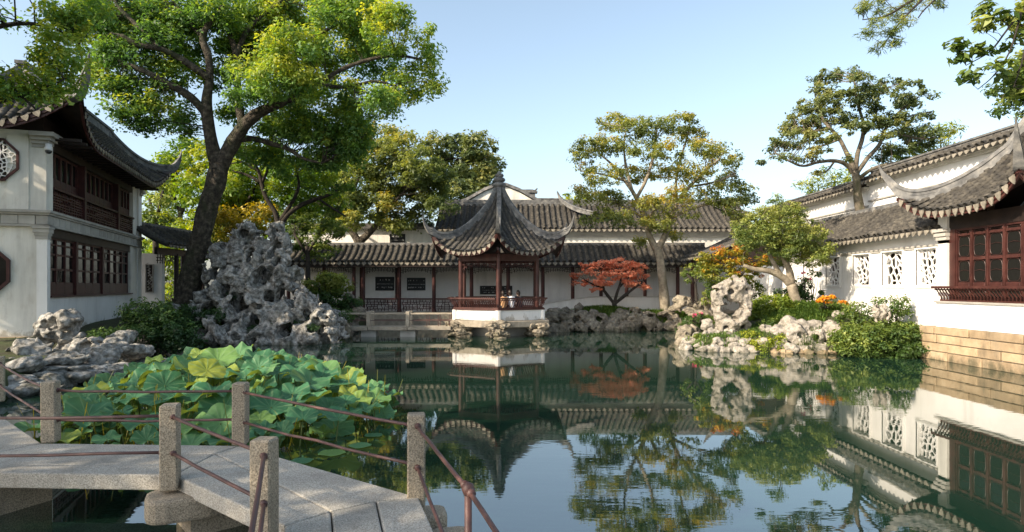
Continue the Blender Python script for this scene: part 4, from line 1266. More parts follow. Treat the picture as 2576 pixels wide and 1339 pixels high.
mb = MB(); mb.box(-12.6, 10.4, -0.55, -0.49, 2.98, 3.05); mb.build('eave_board', M['darkwood'], cor)
cx_ = [-11.6, -9.75, -8.2, -7.72, -5.85, -4.05, -2.1, -0.2, 1.6, 3.15, 4.62, 5.95, 6.9, 8.6]
for x in cx_: column(cor, x, 0, 0.66, 2.98, 0.10)
for x in (-7.72, -5.85): column(cor, x-0.24, 0.5, 0.66, 2.98, 0.07)
for i in range(2, 8):
    x0, x1 = cx_[i]+0.12, cx_[i+1]-0.12
    if x1-x0 < 0.6: continue
    if x1 < 0.6:
        b = MB(); b.box(x0, x1, 0.03, 0.08, 0.68, 1.30); b.build('balustrade_wall', M['brick_white'], cor)
        L = brick_lattice(x1-x0, 0.58, 0.030, 0.05, np.random.default_rng(40+i), 9, 5)
        put('balustrade_panel', L.mesh('lattice', M['duskwood']), cor, (x0, 0.0, 0.70))
        b = MB(); b.box(x0-0.05, x1+0.05, -0.08, 0.12, 1.302, 1.37); b.build('handrail', M['duskwood'], cor)
for i in range(len(cx_)-1):
    x0, x1 = cx_[i]+0.1, cx_[i+1]-0.1
    if x1-x0 < 0.6: continue
    L = brick_lattice(x1-x0, 0.30, 0.022, 0.03, np.random.default_rng(60+i), 11, 3)
    L.box(0, x1-x0, -0.015, 0.015, 0.30, 0.325)
    v = np.array(L.v); u = v[:, 0]/(x1-x0)*2-1
    v[:, 2] = 0.325-(0.325-v[:, 2])*(0.62+0.55*np.abs(u)**2.5); L.v = [tuple(q) for q in v]
    put('hanging_lattice', L.mesh('lattice', M['darkwood']), cor, (x0, -0.02, 2.64))
# low white parapet on the right half, rising in a curve
par = MB()
xs = np.linspace(1.55, 9.6, 24); tops = 1.02+0.40*np.clip((xs-1.55)/2.6, 0, 1)**0.8
for i in range(23):
    par.add([(xs[i], -0.12, 0.3), (xs[i+1], -0.12, 0.3), (xs[i+1], -0.12, tops[i+1]), (xs[i], -0.12, tops[i]), (xs[i], 0.06, 0.3), (xs[i+1], 0.06, 0.3), (xs[i+1], 0.06, tops[i+1]), (xs[i], 0.06, tops[i])],
            [(0, 1, 2, 3), (5, 4, 7, 6), (3, 2, 6, 7)])
par.build('parapet', M['plaster'], cor)
par = MB(); par.sweep(np.stack([xs, xs*0-0.03, tops], 1), [0.24]*24, [0.05]*24); par.build('parapet_coping', M['trim'], cor)

def plaque(label, c, w, h, seed):
    t = thing('plaque', label, 'plaque', tuple(c))
    mb = chamfer_box(w/2, 0.03, h/2, 0.008); mb.build('slate_panel', M['plaque'], t)
    r = np.random.default_rng(seed); mb = MB()
    for row, (z0, hh, frac) in enumerate(((0.27, 0.13, 0.4), (-0.02, 0.05, 1.0), (-0.28, 0.13, 0.55))):
        x = -0.42*w
        while x < 0.42*w:
            L = w*(0.02+0.05*r.random())
            if r.random() < frac: mb.box(x, x+L*0.7, -0.034, -0.0302, z0*h-hh*h*r.random()*0.5, z0*h+hh*h*(0.2+0.4*r.random()))
            x += L
    tag(mb.build('engraving', M['engrave'], t), kind='stuff')
plaque('left dark inscribed slate plaque on the corridor wall, nearest the rock shrub', at(968, 714, 34.41), 1.02, 0.74, 1)
plaque('dark inscribed slate plaque on the corridor wall midway between two columns, nearer the pavilion', at(1047, 715, 34.41), 1.0, 0.68, 2)
plaque('wide dark inscribed slate plaque seen through the pavilion columns', at(1248, 730, 34.41), 1.75, 0.46, 3)

hb = thing('tiled_hall', 'white hall with long grey tiled roof rising behind the covered corridor', 'building', (0, 38, 0))
straight_roof(hb, -4.6, 14.5, -0.45, 5.35, 2.6, 7.2, 0.33, M['tile_warm'], sag=0.10, drip=M['drip'], drip_h=0.16)
mb = MB(); mb.box(-13, 16, 0, 0.3, 0.4, 5.4); mb.build('front_wall', M['plaster_old'], hb)
mb = MB(); mb.box(-4.5, 14.4, -0.10, -0.002, 4.92, 5.06); mb.box(-4.5, 14.4, -0.2, -0.002, 5.06, 5.3); mb.build('cornice', M['trim'], hb)
mb = MB(); mb.box(-4.8, 14.7, 2.45, 2.75, 7.1, 7.36); mb.box(-4.8, 14.7, 2.5, 2.7, 7.36, 7.5); mb.build('main_ridge', M['ridge'], hb)
mb = MB(); mb.box(-13.2, -4.7, -0.3, 0.5, 5.4, 5.55); mb.box(-13.2, -4.7, -0.12, 0.32, 5.55, 5.75); mb.build('wall_coping', M['tile'], hb)
mb = MB(); mb.box(-4.55, -4.45, 0, 5, 0.4, 5.3); mb.build('end_wall', M['plaster_old'], hb)
def crest(x0, dx):
    """a curved ridge running down the slope with an upswept end"""
    p = [(x0-0.05, 2.4, 7.95), (x0+dx*0.06, 2.3, 7.5), (x0+dx*0.22, 2.0, 7.12), (x0+dx*0.45, 1.5, 6.75), (x0+dx*0.75, 0.9, 6.45), (x0+dx*1.1, 0.2, 6.2)]
    rows = smooth_line([(*q, k) for q, k in zip(p, (0.3, 0.6, 0.75, 0.8, 0.8, 0.75))], 5)
    mb = MB(); mb.sweep(rows[:, :3], list(0.26*rows[:, 3]), list(0.28*rows[:, 3])); mb.sweep(rows[:, :3]+np.array([0, 0, .28])*rows[:, 3:], list(0.34*rows[:, 3]), list(0.08*rows[:, 3]))
    mb.build('slope_ridge', M['ridge'], hb)
crest(2.9, 1.9); crest(12.2, 1.9)
plaque('small dark lettered board high on the white wall above the corridor roof', at(1000, 604, 37.95), 0.92, 0.72, 5)

gh = thing('gabled_hall', 'far white gable wall with weathered plaster peeping above the hall roof behind the pavilion spire', 'building', (at(1262, 470, 43)[0], 43, 0))
pr = [(-3.2, 7.35), (-2.2, 7.75), (-1.1, 8.4), (-0.25, 8.75), (0.25, 8.75), (1.1, 8.4), (2.2, 7.75), (3.2, 7.3)]
mb = MB(); vs = [(x, 0, z) for x, z in pr]+[(3.2, 0, 0.4), (-3.2, 0, 0.4)]; n = len(vs)
mb.add(vs+[(x, 0.3, z) for x, _, z in vs], [tuple(range(n))[::-1], tuple(range(n, 2*n))]+[(i, (i+1) % n, n+(i+1) % n, n+i) for i in range(n)])
mb.build('gable_wall', M['plaster_old'], gh)
mb = MB(); pp = np.array([(x*1.05, 0.1, z+0.03) for x, z in pr]); mb.sweep(pp, [0.55]*8, [0.13]*8); mb.sweep(pp+np.array([0, 0, .13]), [0.3]*8, [0.09]*8); mb.build('verge', M['ridge'], gh)
mb = MB(); mb.box(1.2, 2.35, 2.0, 2.4, 7.6, 8.6); mb.box(1.1, 2.5, 1.9, 2.5, 8.6, 8.72); mb.box(1.0, 2.2, 2.05, 2.35, 8.72, 8.85)
mb.tube([(2.1, 2.2, 8.75), (2.35, 2.2, 8.78), (2.5, 2.2, 8.95)], [0.09, 0.08, 0.05], 6); mb.build('ridge_end', M['ridge'], gh)
mb = MB(); mb.box(2.6, 4.2, 3.0, 3.4, 7.4, 8.1); mb.box(2.5, 4.3, 2.9, 3.5, 8.1, 8.22); mb.box(2.55, 4.25, 2.95, 3.45, 8.27, 8.36); mb.build('ridge_end', M['ridge'], gh)

sc_ = thing('side_corridor', 'short dark tiled corridor between the two storey hall and the leaning trunk', 'corridor', (-15.3, 27.2, 0), R90)
straight_roof(sc_, 0.6, 7.5, -0.2, 3.82, 1.4, 4.75, 0.30, M['tile'], sag=0.1, drip=M['drip'], drip_h=0.15)
mb = MB(); mb.box(0.6, 7.5, 1.3, 1.55, 4.7, 4.88); mb.build('main_ridge', M['ridge'], sc_)
mb = MB(); mb.box(0.6, 7.5, 0.2, 0.34, 3.4, 3.7); mb.build('eave_beam', M['darkwood'], sc_)
for x in (2.3, 2.9, 4.8): column(sc_, x, 0.27, 0.7, 3.5, 0.11, M['darkwood'])
L = brick_lattice(1.6, 0.4, 0.03, 0.03, np.random.default_rng(9), 8, 3); put('hanging_lattice', L.mesh('lattice', M['darkwood']), sc_, (0.65, 0.27, 3.0))
mb = MB(); mb.box(1.9, 2.15, 0.72, 1.9, 0.5, 3.5); mb.build('end_wall', M['plaster'], sc_)
def ornate_opening(parent, loc, rz, w, h):
    mb = MB()
    for x0, x1, z0, z1 in ((0, w, 0, 0.04), (0, w, h-0.04, h), (0, 0.04, 0.04, h-0.04), (w-0.04, w, 0.04, h-0.04)): mb.box(x0, x1, -0.03, 0.03, z0, z1)
    o = put('ornamental_window', mb.mesh('frame', M['trim']), parent, loc, (0, 0, rz))
    b = MB(); b.box(0.04, w-0.04, 0.02, 0.028, 0.04, h-0.04); b.build('pane', M['interior'], o)
    r = np.random.default_rng(8); t = MB()
    for k in range(9):
        x, z = w*(0.2+0.6*r.random()), h*(0.08+0.1*k)
        t.tube([(x-0.1*w, -0.01, z), (x+0.15*w, -0.01, z+h*0.06), (x-0.12*w, -0.01, z+h*0.12), (x+0.1*w, -0.01, z+h*0.16)], [0.015, 0.03, 0.025, 0.01], 5)
    t.build('lattice', M['trim'], o)
ornate_opening(sc_, (1.86, 1.45, 1.7), -R90, 0.38, 1.3)

# ------------------------------------------------------------------ right bank: gallery, boundary wall, half pavilion
MR = -math.pi/2
gal = thing('gallery', 'sunlit white gallery wall with pierced lattice windows under a low tiled roof', 'building', (12.0, 17.4, 0), MR)
# local x = -(Y-17.4), local y = X-12
def gx_(Y): return 17.4-Y
wins = [(17.93, 18.85), (19.50, 20.58), (21.30, 22.34), (23.25, 24.25), (25.2, 26.15)]
mb = MB(); ed = [17.4]
Z0, Z1, ZT = 2.02, 3.08, 3.58
mb.box(gx_(28.2), gx_(17.4), 0, 0.24, 0.2, Z0); mb.box(gx_(28.2), gx_(17.4), 0, 0.24, Z1, ZT)
prev = 17.4
for a, b in wins+[(28.2, 28.2)]:
    mb.box(gx_(a), gx_(prev), 0, 0.24, Z0, Z1); prev = b
mb.build('front_wall', M['plaster'], gal)
for k, (a, b) in enumerate(wins):
    w = b-a
    f = MB()
    for e, d0, d1 in ((0.075, -0.03, 0.0), (0.035, -0.05, 0.0)):
        x0, x1 = -e, w+e
        f.box(x0, x1, d0, d1-0.001, 1.06, 1.06+e); f.box(x0, x1, d0, d1-0.001, -e, 0); f.box(x0, 0, d0, d1-0.001, 0, 1.06); f.box(w, x1, d0, d1-0.001, 0, 1.06)
    f.box(0.0, 0.03, 0.001, 0.2, 0.0, 1.06); f.box(w-0.03, w, 0.001, 0.2, 0, 1.06); f.box(0.03, w-0.03, 0.001, 0.2, 0, 0.03); f.box(0.03, w-0.03, 0.001, 0.2, 1.03, 1.06)
    o = put('lattice_window', f.mesh('frame', M['plaster']), gal, (gx_(b), 0, Z0))
    L = voronoi_lattice(w-0.06, 1.0, (36, 32, 34, 36, 36)[k], 0.030, 0.05, np.random.default_rng(20+k))
    put('lattice', L.mesh('lattice', M['plaster']), o, (0.03, 0.10, 0.03))
mb = MB(); mb.box(gx_(28.2), gx_(17.4), -0.06, -0.001, 3.14, 3.19); mb.box(gx_(28.2), gx_(17.4), -0.04, -0.001, 3.09, 3.14); mb.build('cornice', M['trim'], gal)
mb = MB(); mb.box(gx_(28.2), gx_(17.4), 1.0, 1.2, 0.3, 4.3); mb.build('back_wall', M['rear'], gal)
mb = MB(); mb.box(gx_(28.2), gx_(17.4), 0.24, 1.3, 0.3, 0.75); mb.build('floor', M['paving'], gal)
straight_roof(gal, gx_(28.4), gx_(17.2), -0.42, 3.56, 1.45, 4.78, 0.27, M['tile_warm'], sag=0.1, drip=M['drip'], drip_h=0.15)
mb = MB(); mb.box(gx_(28.4), gx_(17.2), 1.35, 1.6, 4.72, 4.92); mb.build('main_ridge', M['ridge'], gal)

bw = thing('boundary_wall', 'tall white boundary wall with tiled coping rising behind the gallery roof', 'wall', (14.15, 9, 0), MR)
def bx_(Y): return 9-Y
def wall_run(Ya, Yb, zt):
    mb = MB(); mb.box(bx_(Yb), bx_(Ya), 0, 0.35, 0.3, zt-0.42); mb.build('wall_face', M['plaster'], bw)
    mb = MB(); mb.box(bx_(Yb), bx_(Ya), -0.05, -0.001, zt-1.05, zt-0.99); mb.build('moulding', M['trim'], bw)
    mb = MB(); mb.box(bx_(Yb), bx_(Ya), -0.10, 0.45, zt-0.42, zt-0.34); mb.box(bx_(Yb), bx_(Ya), -0.18, 0.53, zt-0.34, zt-0.27); mb.build('corbel_course', M['plaster_old'], bw)
    straight_roof(bw, bx_(Yb), bx_(Ya), -0.40, zt-0.27, 0.12, zt+0.02, 0.27, M['tile_warm'], sag=0.0, drip=M['drip'], drip_h=0.13, thick=0.05)
    mb = MB(); mb.add([(bx_(Yb), 0.12, zt+0.0), (bx_(Ya), 0.12, zt+0.0), (bx_(Ya), 0.72, zt-0.3), (bx_(Yb), 0.72, zt-0.3)], [(0, 1, 2, 3)]); mb.build('rear_slope', M['tile_bed'], bw)
    mb = MB(); mb.box(bx_(Yb), bx_(Ya), 0.06, 0.26, zt-0.05, zt+0.13); mb.box(bx_(Yb), bx_(Ya), 0.02, 0.30, zt+0.13, zt+0.19); mb.build('ridge_cap', M['ridge'], bw)
wall_run(10.5, 25.2, 6.38); wall_run(25.202, 36, 6.2)

hp = thing('waterside_half_pavilion', 'red windowed white pavilion with flying tiled eaves rising straight from the water on stone blocks', 'building', (13.2, 16.0, 0))
# local = world - (13.2, 16)
cusp_roof(hp, 4, math.pi, (0, 1, 3), 2.05, 3.15, [0.0, 0.38, 0.75, 1.1, 1.5, 1.88, 2.05, 2.4], [6.35, 5.42, 4.98, 4.66, 4.34, 4.06, 3.95, 3.80], 0.78,
          [(3.30, 4.92), (3.48, 5.22), (3.58, 5.55)], 0.235, M['tile_warm'], ridges=(0, 3), drip_h=0.2, cut=lambda p: p[0] > 0.93, exp=3.0, board=0.16, ridge_w=0.17, ridge_h=0.30)
mb = MB(); mb.box(-1.6, 0.9, -2.6, -2.4, 0.9, 4.2); mb.build('end_wall', M['plaster'], hp)
mb = MB(); mb.box(-1.6, -1.36, -6.0, 1.40, 0.90, 1.55); mb.build('dado_wall', M['plaster'], hp)
mb = MB(); mb.box(-1.56, -1.20, 1.02, 1.38, 1.552, 3.95); mb.build('corner_pier', M['plaster_old'], hp)
mb = MB()
for e, z in ((0.0, 3.15), (0.035, 3.24), (0.07, 3.34), (0.1, 3.46)): mb.box(-1.56-e, -1.2, 1.02-e*0.4, 1.39+e, z, z+0.085)
mb.build('corbel', M['trim'], hp)
mb = MB(); mb.box(-1.5, -1.2, -2.39, 1.018, 3.50, 3.85); mb.build('lintel', M['darkwood'], hp)
mb = MB(); mb.box(-1.65, -1.3, -2.6, 1.42, 1.552, 1.60); mb.build('sill', M['trim'], hp)
mb = MB(); mb.box(-1.5, -1.44, 0.80, 1.016, 1.602, 3.498); mb.build('jamb', M['redwood'], hp)
for k in range(6):
    y1 = 0.79-k*0.545
    casement(hp, 'casement_window', (-1.44, y1, 1.60), MR, 0.535, 1.9, 1, [(0.10, 0.30), (0.50, 1.07), (1.15, 1.71), (1.77, 1.85)], M['redwood'], panel=(0.33, 0.48), tracery=1, fr=0.036)
# leaning seat-back railing outside the windows
def lean_rail(parent, p0, p1, z0, z1, out, n, lean=0.22, rr=0.018):
    p0 = np.array(p0, float); p1 = np.array(p1, float); out = np.array([*out, 0.0])
    def q(t, v):
        c = p0+(p1-p0)*t
        return (c[0]+out[0]*lean*v**1.4, c[1]+out[1]*lean*v**1.4, z0+(z1-z0)*v)
    mb = MB()
    mb.bar(q(0, 0), q(1, 0), 0.06, 0.05); mb.bar(q(-0.01, 1), q(1.01, 1), 0.06, 0.06); mb.bar(q(0, 0.82), q(1, 0.82), 0.03, 0.035)
    o = mb.build('railing', M['redwood'], parent)
    b = MB()
    for i in range(n):
        t = (i+0.5)/n
        b.tube([q(t-0.25/n, 0.03), q(t+0.1/n, 0.3), q(t-0.05/n, 0.6), q(t+0.3/n, 0.97)], rr, 4, False)
    b.build('baluster', M['redwood'], o)
    return o
lean_rail(hp, (-1.60, 1.2), (-1.60, -2.6), 1.62, 1.97, (-1, 0), 34)
pl = bpy.data.objects.new('plinth', None); C.objects.link(pl); pl.parent = hp; pl.location = (-1.70, 1.9, 0); pl.rotation_euler = (0, 0, MR)
course_blocks(pl, 'stone_block', M['sandstone'], 0, 9.0, -0.28, [0.27, 0.24, 0.23, 0.23, 0.21], (0.55, 1.25), 0, 0.5, 12, 0.009, 0.02)
mb = MB(); mb.box(-1.66, -1.0, -7.1, 1.88, -0.5, 0.885); mb.build('plinth_core', M['trim'], hp)

cr_ = thing('corner_roof', 'dark tiled corner roof sloping down beside the orange leaved shrub', 'building', (8.5, 29.9, 0), MR)
straight_roof(cr_, -2.2, 2.0, 0, 3.35, 2.6, 4.45, 0.30, M['tile'], sag=0.05, drip=M['drip'], drip_h=0.13)
mb = MB(); mb.box(-2.3, 2.1, 2.5, 2.75, 4.4, 4.6); mb.build('main_ridge', M['ridge'], cr_)
mb = MB(); mb.add([(2.0, 0.1, 3.3), (2.0, 2.6, 4.4), (2.0, 5.0, 3.3), (2.0, 5.0, 2.9), (2.0, 0.1, 2.9)], [(0, 1, 2, 3, 4)]); mb.build('gable_board', M['darkwood'], cr_)
mb = MB(); mb.add([(-2.2, 2.6, 4.42), (2.0, 2.6, 4.42), (2.0, 5.2, 3.4), (-2.2, 5.2, 3.4)], [(0, 1, 2, 3)]); mb.build('rear_slope', M['tile_bed'], cr_)
for x in (1.8, -1.8): column(cr_, x, 0.5, 0.5, 3.3, 0.10)

# ------------------------------------------------------------------ hexagonal pavilion
PX, PY = -0.53, 26.45
pv = thing('hexagonal_pavilion', 'hexagonal red columned pavilion with swept grey tiled roof standing over the water', 'pavilion', (PX, PY, 0))
def hexa(R, a0=-90): return [(R*math.cos(math.radians(a0+60*k)), R*math.sin(math.radians(a0+60*k))) for k in range(6)]
mb = MB(); mb.prism(hexa(2.32), 0.40, 0.645); mb.build('base_slab', M['tan_stone'], pv, bevel=0.02)
mb = MB(); mb.prism(hexa(1.3), -0.6, 0.40); mb.build('core', M['trim'], pv)
mb = MB(); mb.prism(hexa(1.9), 0.645, 0.68); mb.build('floor', M['paving'], pv)
ho, hi_ = hexa(2.06), hexa(1.92)
for k in range(6):
    if k == 1: continue
    a, b = ho[k], ho[(k+1) % 6]; c, d = hi_[(k+1) % 6], hi_[k]
    mb = MB(); mb.prism([a, b, c, d], 0.66, 1.06); mb.build('base_wall', M['plaster'], pv)
    m0, m1 = hexa(2.12)[k], hexa(2.12)[(k+1) % 6]; i0, i1 = hexa(1.62)[k], hexa(1.62)[(k+1) % 6]
    mb = MB(); mb.prism([m0, m1, i1, i0], 1.062, 1.12); mb.build('bench', M['redwood'], pv)
    an = math.radians(-60+60*k)
    r0, r1 = hexa(2.06)[k], hexa(2.06)[(k+1) % 6]
    lean_rail(pv, (*r0, 0), (*r1, 0), 1.14, 1.52, (math.cos(an), math.sin(an)), 20, lean=0.24, rr=0.014)
for k, (x, y) in enumerate(hexa(2.0)):
    mb = MB(); mb.prism([(x+0.12*math.cos(t), y+0.12*math.sin(t)) for t in np.linspace(0, 2*math.pi, 9)[:-1]], 0.647, 1.058); mb.build('corner_block', M['plaster'], pv)
ch = hexa(1.77)
for k, (x, y) in enumerate(ch):
    column(pv, x, y, 0.68, 3.34, 0.088, M['redwood'])
    x2, y2 = ch[(k+1) % 6]
    mb = MB(); mb.bar((x, y, 3.12), (x2, y2, 3.12), 0.10, 0.26); mb.build('beam', M['redwood'], pv)
    L = math.hypot(x2-x, y2-y); bl = brick_lattice(L-0.2, 0.30, 0.02, 0.03, np.random.default_rng(70+k), 12, 3)
    v = np.array(bl.v); u = v[:, 0]/(L-0.2)*2-1; v[:, 2] = 0.3-(0.3-v[:, 2])*(0.65+0.8*np.abs(u)**4); bl.v = [tuple(q) for q in v]
    ang = math.atan2(y2-y, x2-x)
    put('hanging_lattice', bl.mesh('lattice', M['duskwood']), pv, (x+0.1*math.cos(ang), y+0.1*math.sin(ang), 2.68), (0, 0, ang))
    mb = MB(); e = 2.45/1.77; mb.bar((x*0.9, y*0.9, 3.28), (x*e, y*e, 3.42), 0.10, 0.16, w2=0.07, h2=0.10); mb.build('bracket_beam', M['redwood'], pv)
mb = MB(); mb.prism(hexa(1.8), 3.25, 3.30); mb.build('ceiling', M['darkwood'], pv)
mb = MB(); mb.lathe([(0.02, 2.95), (0.12, 2.93), (0.14, 2.8), (0.12, 2.5), (0.05, 2.46), (0.03, 2.3)], 8); mb.tube([(0, 0, 2.9), (0, 0, 3.25)], 0.012, 5); mb.build('lantern', M['duskwood'], pv)
cusp_roof(pv, 6, math.radians(-60), range(6), 2.42, 3.06, [0.0, 0.14, 0.25, 0.45, 0.67, 0.95, 1.24, 1.65, 2.07, 2.42, 2.8], [6.15, 5.85, 5.58, 5.22, 4.92, 4.58, 4.27, 3.90, 3.56, 3.30, 3.08], 0.88,
          [(3.18, 4.12), (3.34, 4.42), (3.42, 4.80)], 0.225, M['tile'], drip_h=0.14, ridge_w=0.17, ridge_h=0.26)
mb = MB(); mb.lathe([(0.30, 5.66), (0.22, 5.78), (0.17, 5.95), (0.20, 5.98), (0.20, 6.04), (0.13, 6.07), (0.26, 6.12), (0.30, 6.20), (0.27, 6.27), (0.15, 6.31), (0.23, 6.35), (0.26, 6.41), (0.22, 6.48),
                 (0.13, 6.52), (0.18, 6.56), (0.19, 6.62), (0.10, 6.68), (0.07, 6.73), (0.02, 6.79)], 18)
mb.build('finial', M['ridge'], pv, smooth=True)
# ------------------------------------------------------------------ zigzag bridge in the foreground
zb = thing('zigzag_bridge', 'grey stone slab zigzag bridge with square granite posts and rusty iron rails in the foreground', 'bridge', (-2.6, 5.6, 0))
ZD = 0.45
def slab(pts, t=0.13, top=ZD):
    """slab from plan points with worn chamfered edges"""
    pts = [np.asarray(p, float)[:2] for p in pts]
    a = sum(pts[i][0]*pts[(i+1) % len(pts)][1]-pts[(i+1) % len(pts)][0]*pts[i][1] for i in range(len(pts)))
    if a < 0: pts = pts[::-1]
    c = np.mean(pts, 0)
    mb = MB(); mb.prism([tuple(p) for p in pts], top-t, top)
    o = mb.build('slab', M['granite'], zb, world=True, bevel=0.014)
    return o
def inset(pts, g=0.0045):
    pts = [np.asarray(p, float)[:2] for p in pts]; n = len(pts)
    a = sum(pts[i][0]*pts[(i+1) % n][1]-pts[(i+1) % n][0]*pts[i][1] for i in range(n))
    if a < 0: pts = pts[::-1]
    out = []
    for i in range(n):
        p0, p1, p2 = pts[i-1], pts[i], pts[(i+1) % n]
        d0 = (p1-p0)/np.linalg.norm(p1-p0); d1 = (p2-p1)/np.linalg.norm(p2-p1)
        n0 = np.array([-d0[1], d0[0]]); n1 = np.array([-d1[1], d1[0]])
        m = n0+n1; m = m/np.linalg.norm(m)
        out.append(p1+m*g/max(0.3, m@n0))
    return out
def w2(px, py): return on(px, py, ZD)[:2]
E1 = w2(603, 1121); J0 = w2(541, 1141); N1 = w2(436, 1196); far2 = w2(1054, 1250); J1 = w2(833, 1286); K1 = w2(946, 1260); near2 = w2(714, 1322)
L0 = np.array([-4.64, 6.28]); LM = np.array([-4.87, 5.82]); LN = np.array([-5.10, 5.32])
b0, b1, b2 = w2(705, 1500), w2(850, 1500), w2(1000, 1500); b3 = w2(1168, 1500)
for q in ([L0, E1, J0, LM], [LM, J0, N1, LN], [E1, far2, K1, J1, J0], [J0, J1, near2, N1], [J1, K1, b2, b1], [K1, far2, b3, b2], [near2, J1, b1, b0],
          [b0, b1, b1+np.array([0.1, -1.4]), b0+np.array([-0.1, -1.4])], [b1, b2, b2+np.array([0.2, -1.4]), b1+np.array([0.1, -1.4])], [b2, b3, b3+np.array([0.3, -1.4]), b2+np.array([0.2, -1.4])],
          [L0, LM, np.array([-8.55, 9.05]), np.array([-8.2, 9.5])], [LM, LN, np.array([-8.9, 8.6]), np.array([-8.55, 9.05])]):
    slab(inset(q))
post_me = {}
def post(x, y, z0, z1=1.055, rz=0.0):
    h = round((z1-z0)/2, 3)
    if h not in post_me:
        mb = chamfer_box(0.066, 0.066, h, 0.011)
        post_me[h] = mb.mesh('post', M['granite_post'])
    return put('post', post_me[h], zb, (x, y, (z0+z1)/2), (rng.normal()*0.008, rng.normal()*0.008, rz+rng.normal()*0.02), world=True)
pA = on(429, 1229, 0.37); pB = on(680, 1331, 0.455); pC = on(129, 1113, ZD); pD = on(600, 1121, ZD); pE = on(1045, 1250, ZD)
pB = np.array([pB[0], 3.95, 0]); pC = np.array([-4.59, 6.33, 0]); pA = np.array([-2.74, 5.10, 0])
posts = {'A': pA, 'B': pB, 'C': pC, 'D': pD+np.array([0, 0.05, 0]), 'E': pE+np.array([0.0, 0.04, 0])}
posts['L'] = np.array([-5.6, 5.02, 0]); posts['K'] = np.array([-6.9, 8.55, 0]); posts['G'] = np.array([-0.865, 2.0, 0])
rzs = {'A': 0.25, 'B': -0.1, 'C': 0.2, 'D': 0.1, 'E': 0.15, 'L': 0, 'K': 0.6, 'G': 0}
for k, p in posts.items(): post(p[0], p[1], {'A': 0.37, 'L': 0.37}.get(k, 0.30 if k in 'BE' else ZD), rz=rzs[k])
def rail(a, b, za, zb_=None, sag=0.012):
    zb_ = za if zb_ is None else zb_
    a = np.array([a[0], a[1], za]); b = np.array([b[0], b[1], zb_])
    t = np.linspace(0, 1, 7)
    pts = [a+(b-a)*u-np.array([0, 0, sag*4*u*(1-u)])+np.array([0, 0, 1])*0.004*rng.normal() for u in t]
    mb = MB(); mb.tube(pts, 0.0128, 8)
    d = (b-a)/np.linalg.norm(b-a)
    for e, s in ((a, 1), (b, -1)):
        mb.tube([e+d*s*0.062, e+d*s*0.085], [0.026, 0.022], 8)
    return mb.build('rail', M['iron'], zb, smooth=True, world=True)
ip = np.array([-0.223, 3.24, 0]); ip2 = np.array([0.33, 1.35, 0])
for a, b in (('C', 'D'), ('D', 'E'), ('L', 'A'), ('A', 'B'), ('B', 'G'), ('K', 'C')):
    for z in (0.962, 0.672): rail(posts[a], posts[b], z+0.006*rng.normal(), z+0.006*rng.normal())
rail(posts['E'], ip, 0.975, 0.965); rail(posts['E'], ip*np.array([1, 1, 1])+np.array([0.0, -0.05, 0]), 0.68, 0.45)
rail(ip, ip2, 0.965, 0.965)
mb = MB(); mb.tube([(ip[0], ip[1], -0.6), (ip[0], ip[1], 0.94)], 0.019, 12); mb.build('iron_post', M['iron'], zb, smooth=True, world=True)
mb = MB(); mb.lathe([(0.006, -0.036), (0.024, -0.027), (0.035, 0), (0.026, 0.026), (0.006, 0.036)], 14, (ip[0], ip[1], 0.965)); mb.build('ball_cap', M['iron'], zb, smooth=True, world=True)
# piers and rounded brackets below the slabs
def bracket(c, lx, ly, z0, z1, rz):
    pl = []
    for k in range(20):
        a = 2*math.pi*k/20
        pl.append((math.copysign(abs(math.cos(a))**0.55, math.cos(a))*lx, math.copysign(abs(math.sin(a))**0.55, math.sin(a))*ly))
    cr, sr = math.cos(rz), math.sin(rz)
    pl = [(c[0]+x*cr-y*sr, c[1]+x*sr+y*cr) for x, y in pl]
    mb = MB(); mb.prism(pl, z0, z1); return mb.build('bracket', M['granite_post'], zb, world=True, bevel=0.03)
bracket((-2.62, 5.13), 0.30, 0.21, 0.16, 0.345, 0.5); bracket((-0.44, 4.52), 0.17, 0.16, 0.0, 0.24, 0.3); bracket((-0.63, 4.78), 0.14, 0.14, 0.12, 0.315, 0.2)
bracket((-5.3, 5.2), 0.28, 0.2, 0.13, 0.31, 0.2); bracket((-1.42, 3.95), 0.2, 0.16, 0.12, 0.305, 0.5)
for pl in ([(-2.55, 5.05), (-1.95, 5.6), (-2.2, 5.95), (-2.85, 5.4)], [(-6.2, 5.5), (-4.5, 5.45), (-4.3, 5.95), (-6.2, 6.2)], [(-1.3, 3.9), (-0.65, 4.35), (-0.85, 4.65), (-1.5, 4.2)]):
    mb = MB(); mb.prism(pl, -1.1, 0.31 if pl[0][0] < -6 else 0.155 if pl[0][0] > -2.6 and pl[0][0] < -2 else 0.31); mb.build('pier', M['granite_post'], zb, world=True)

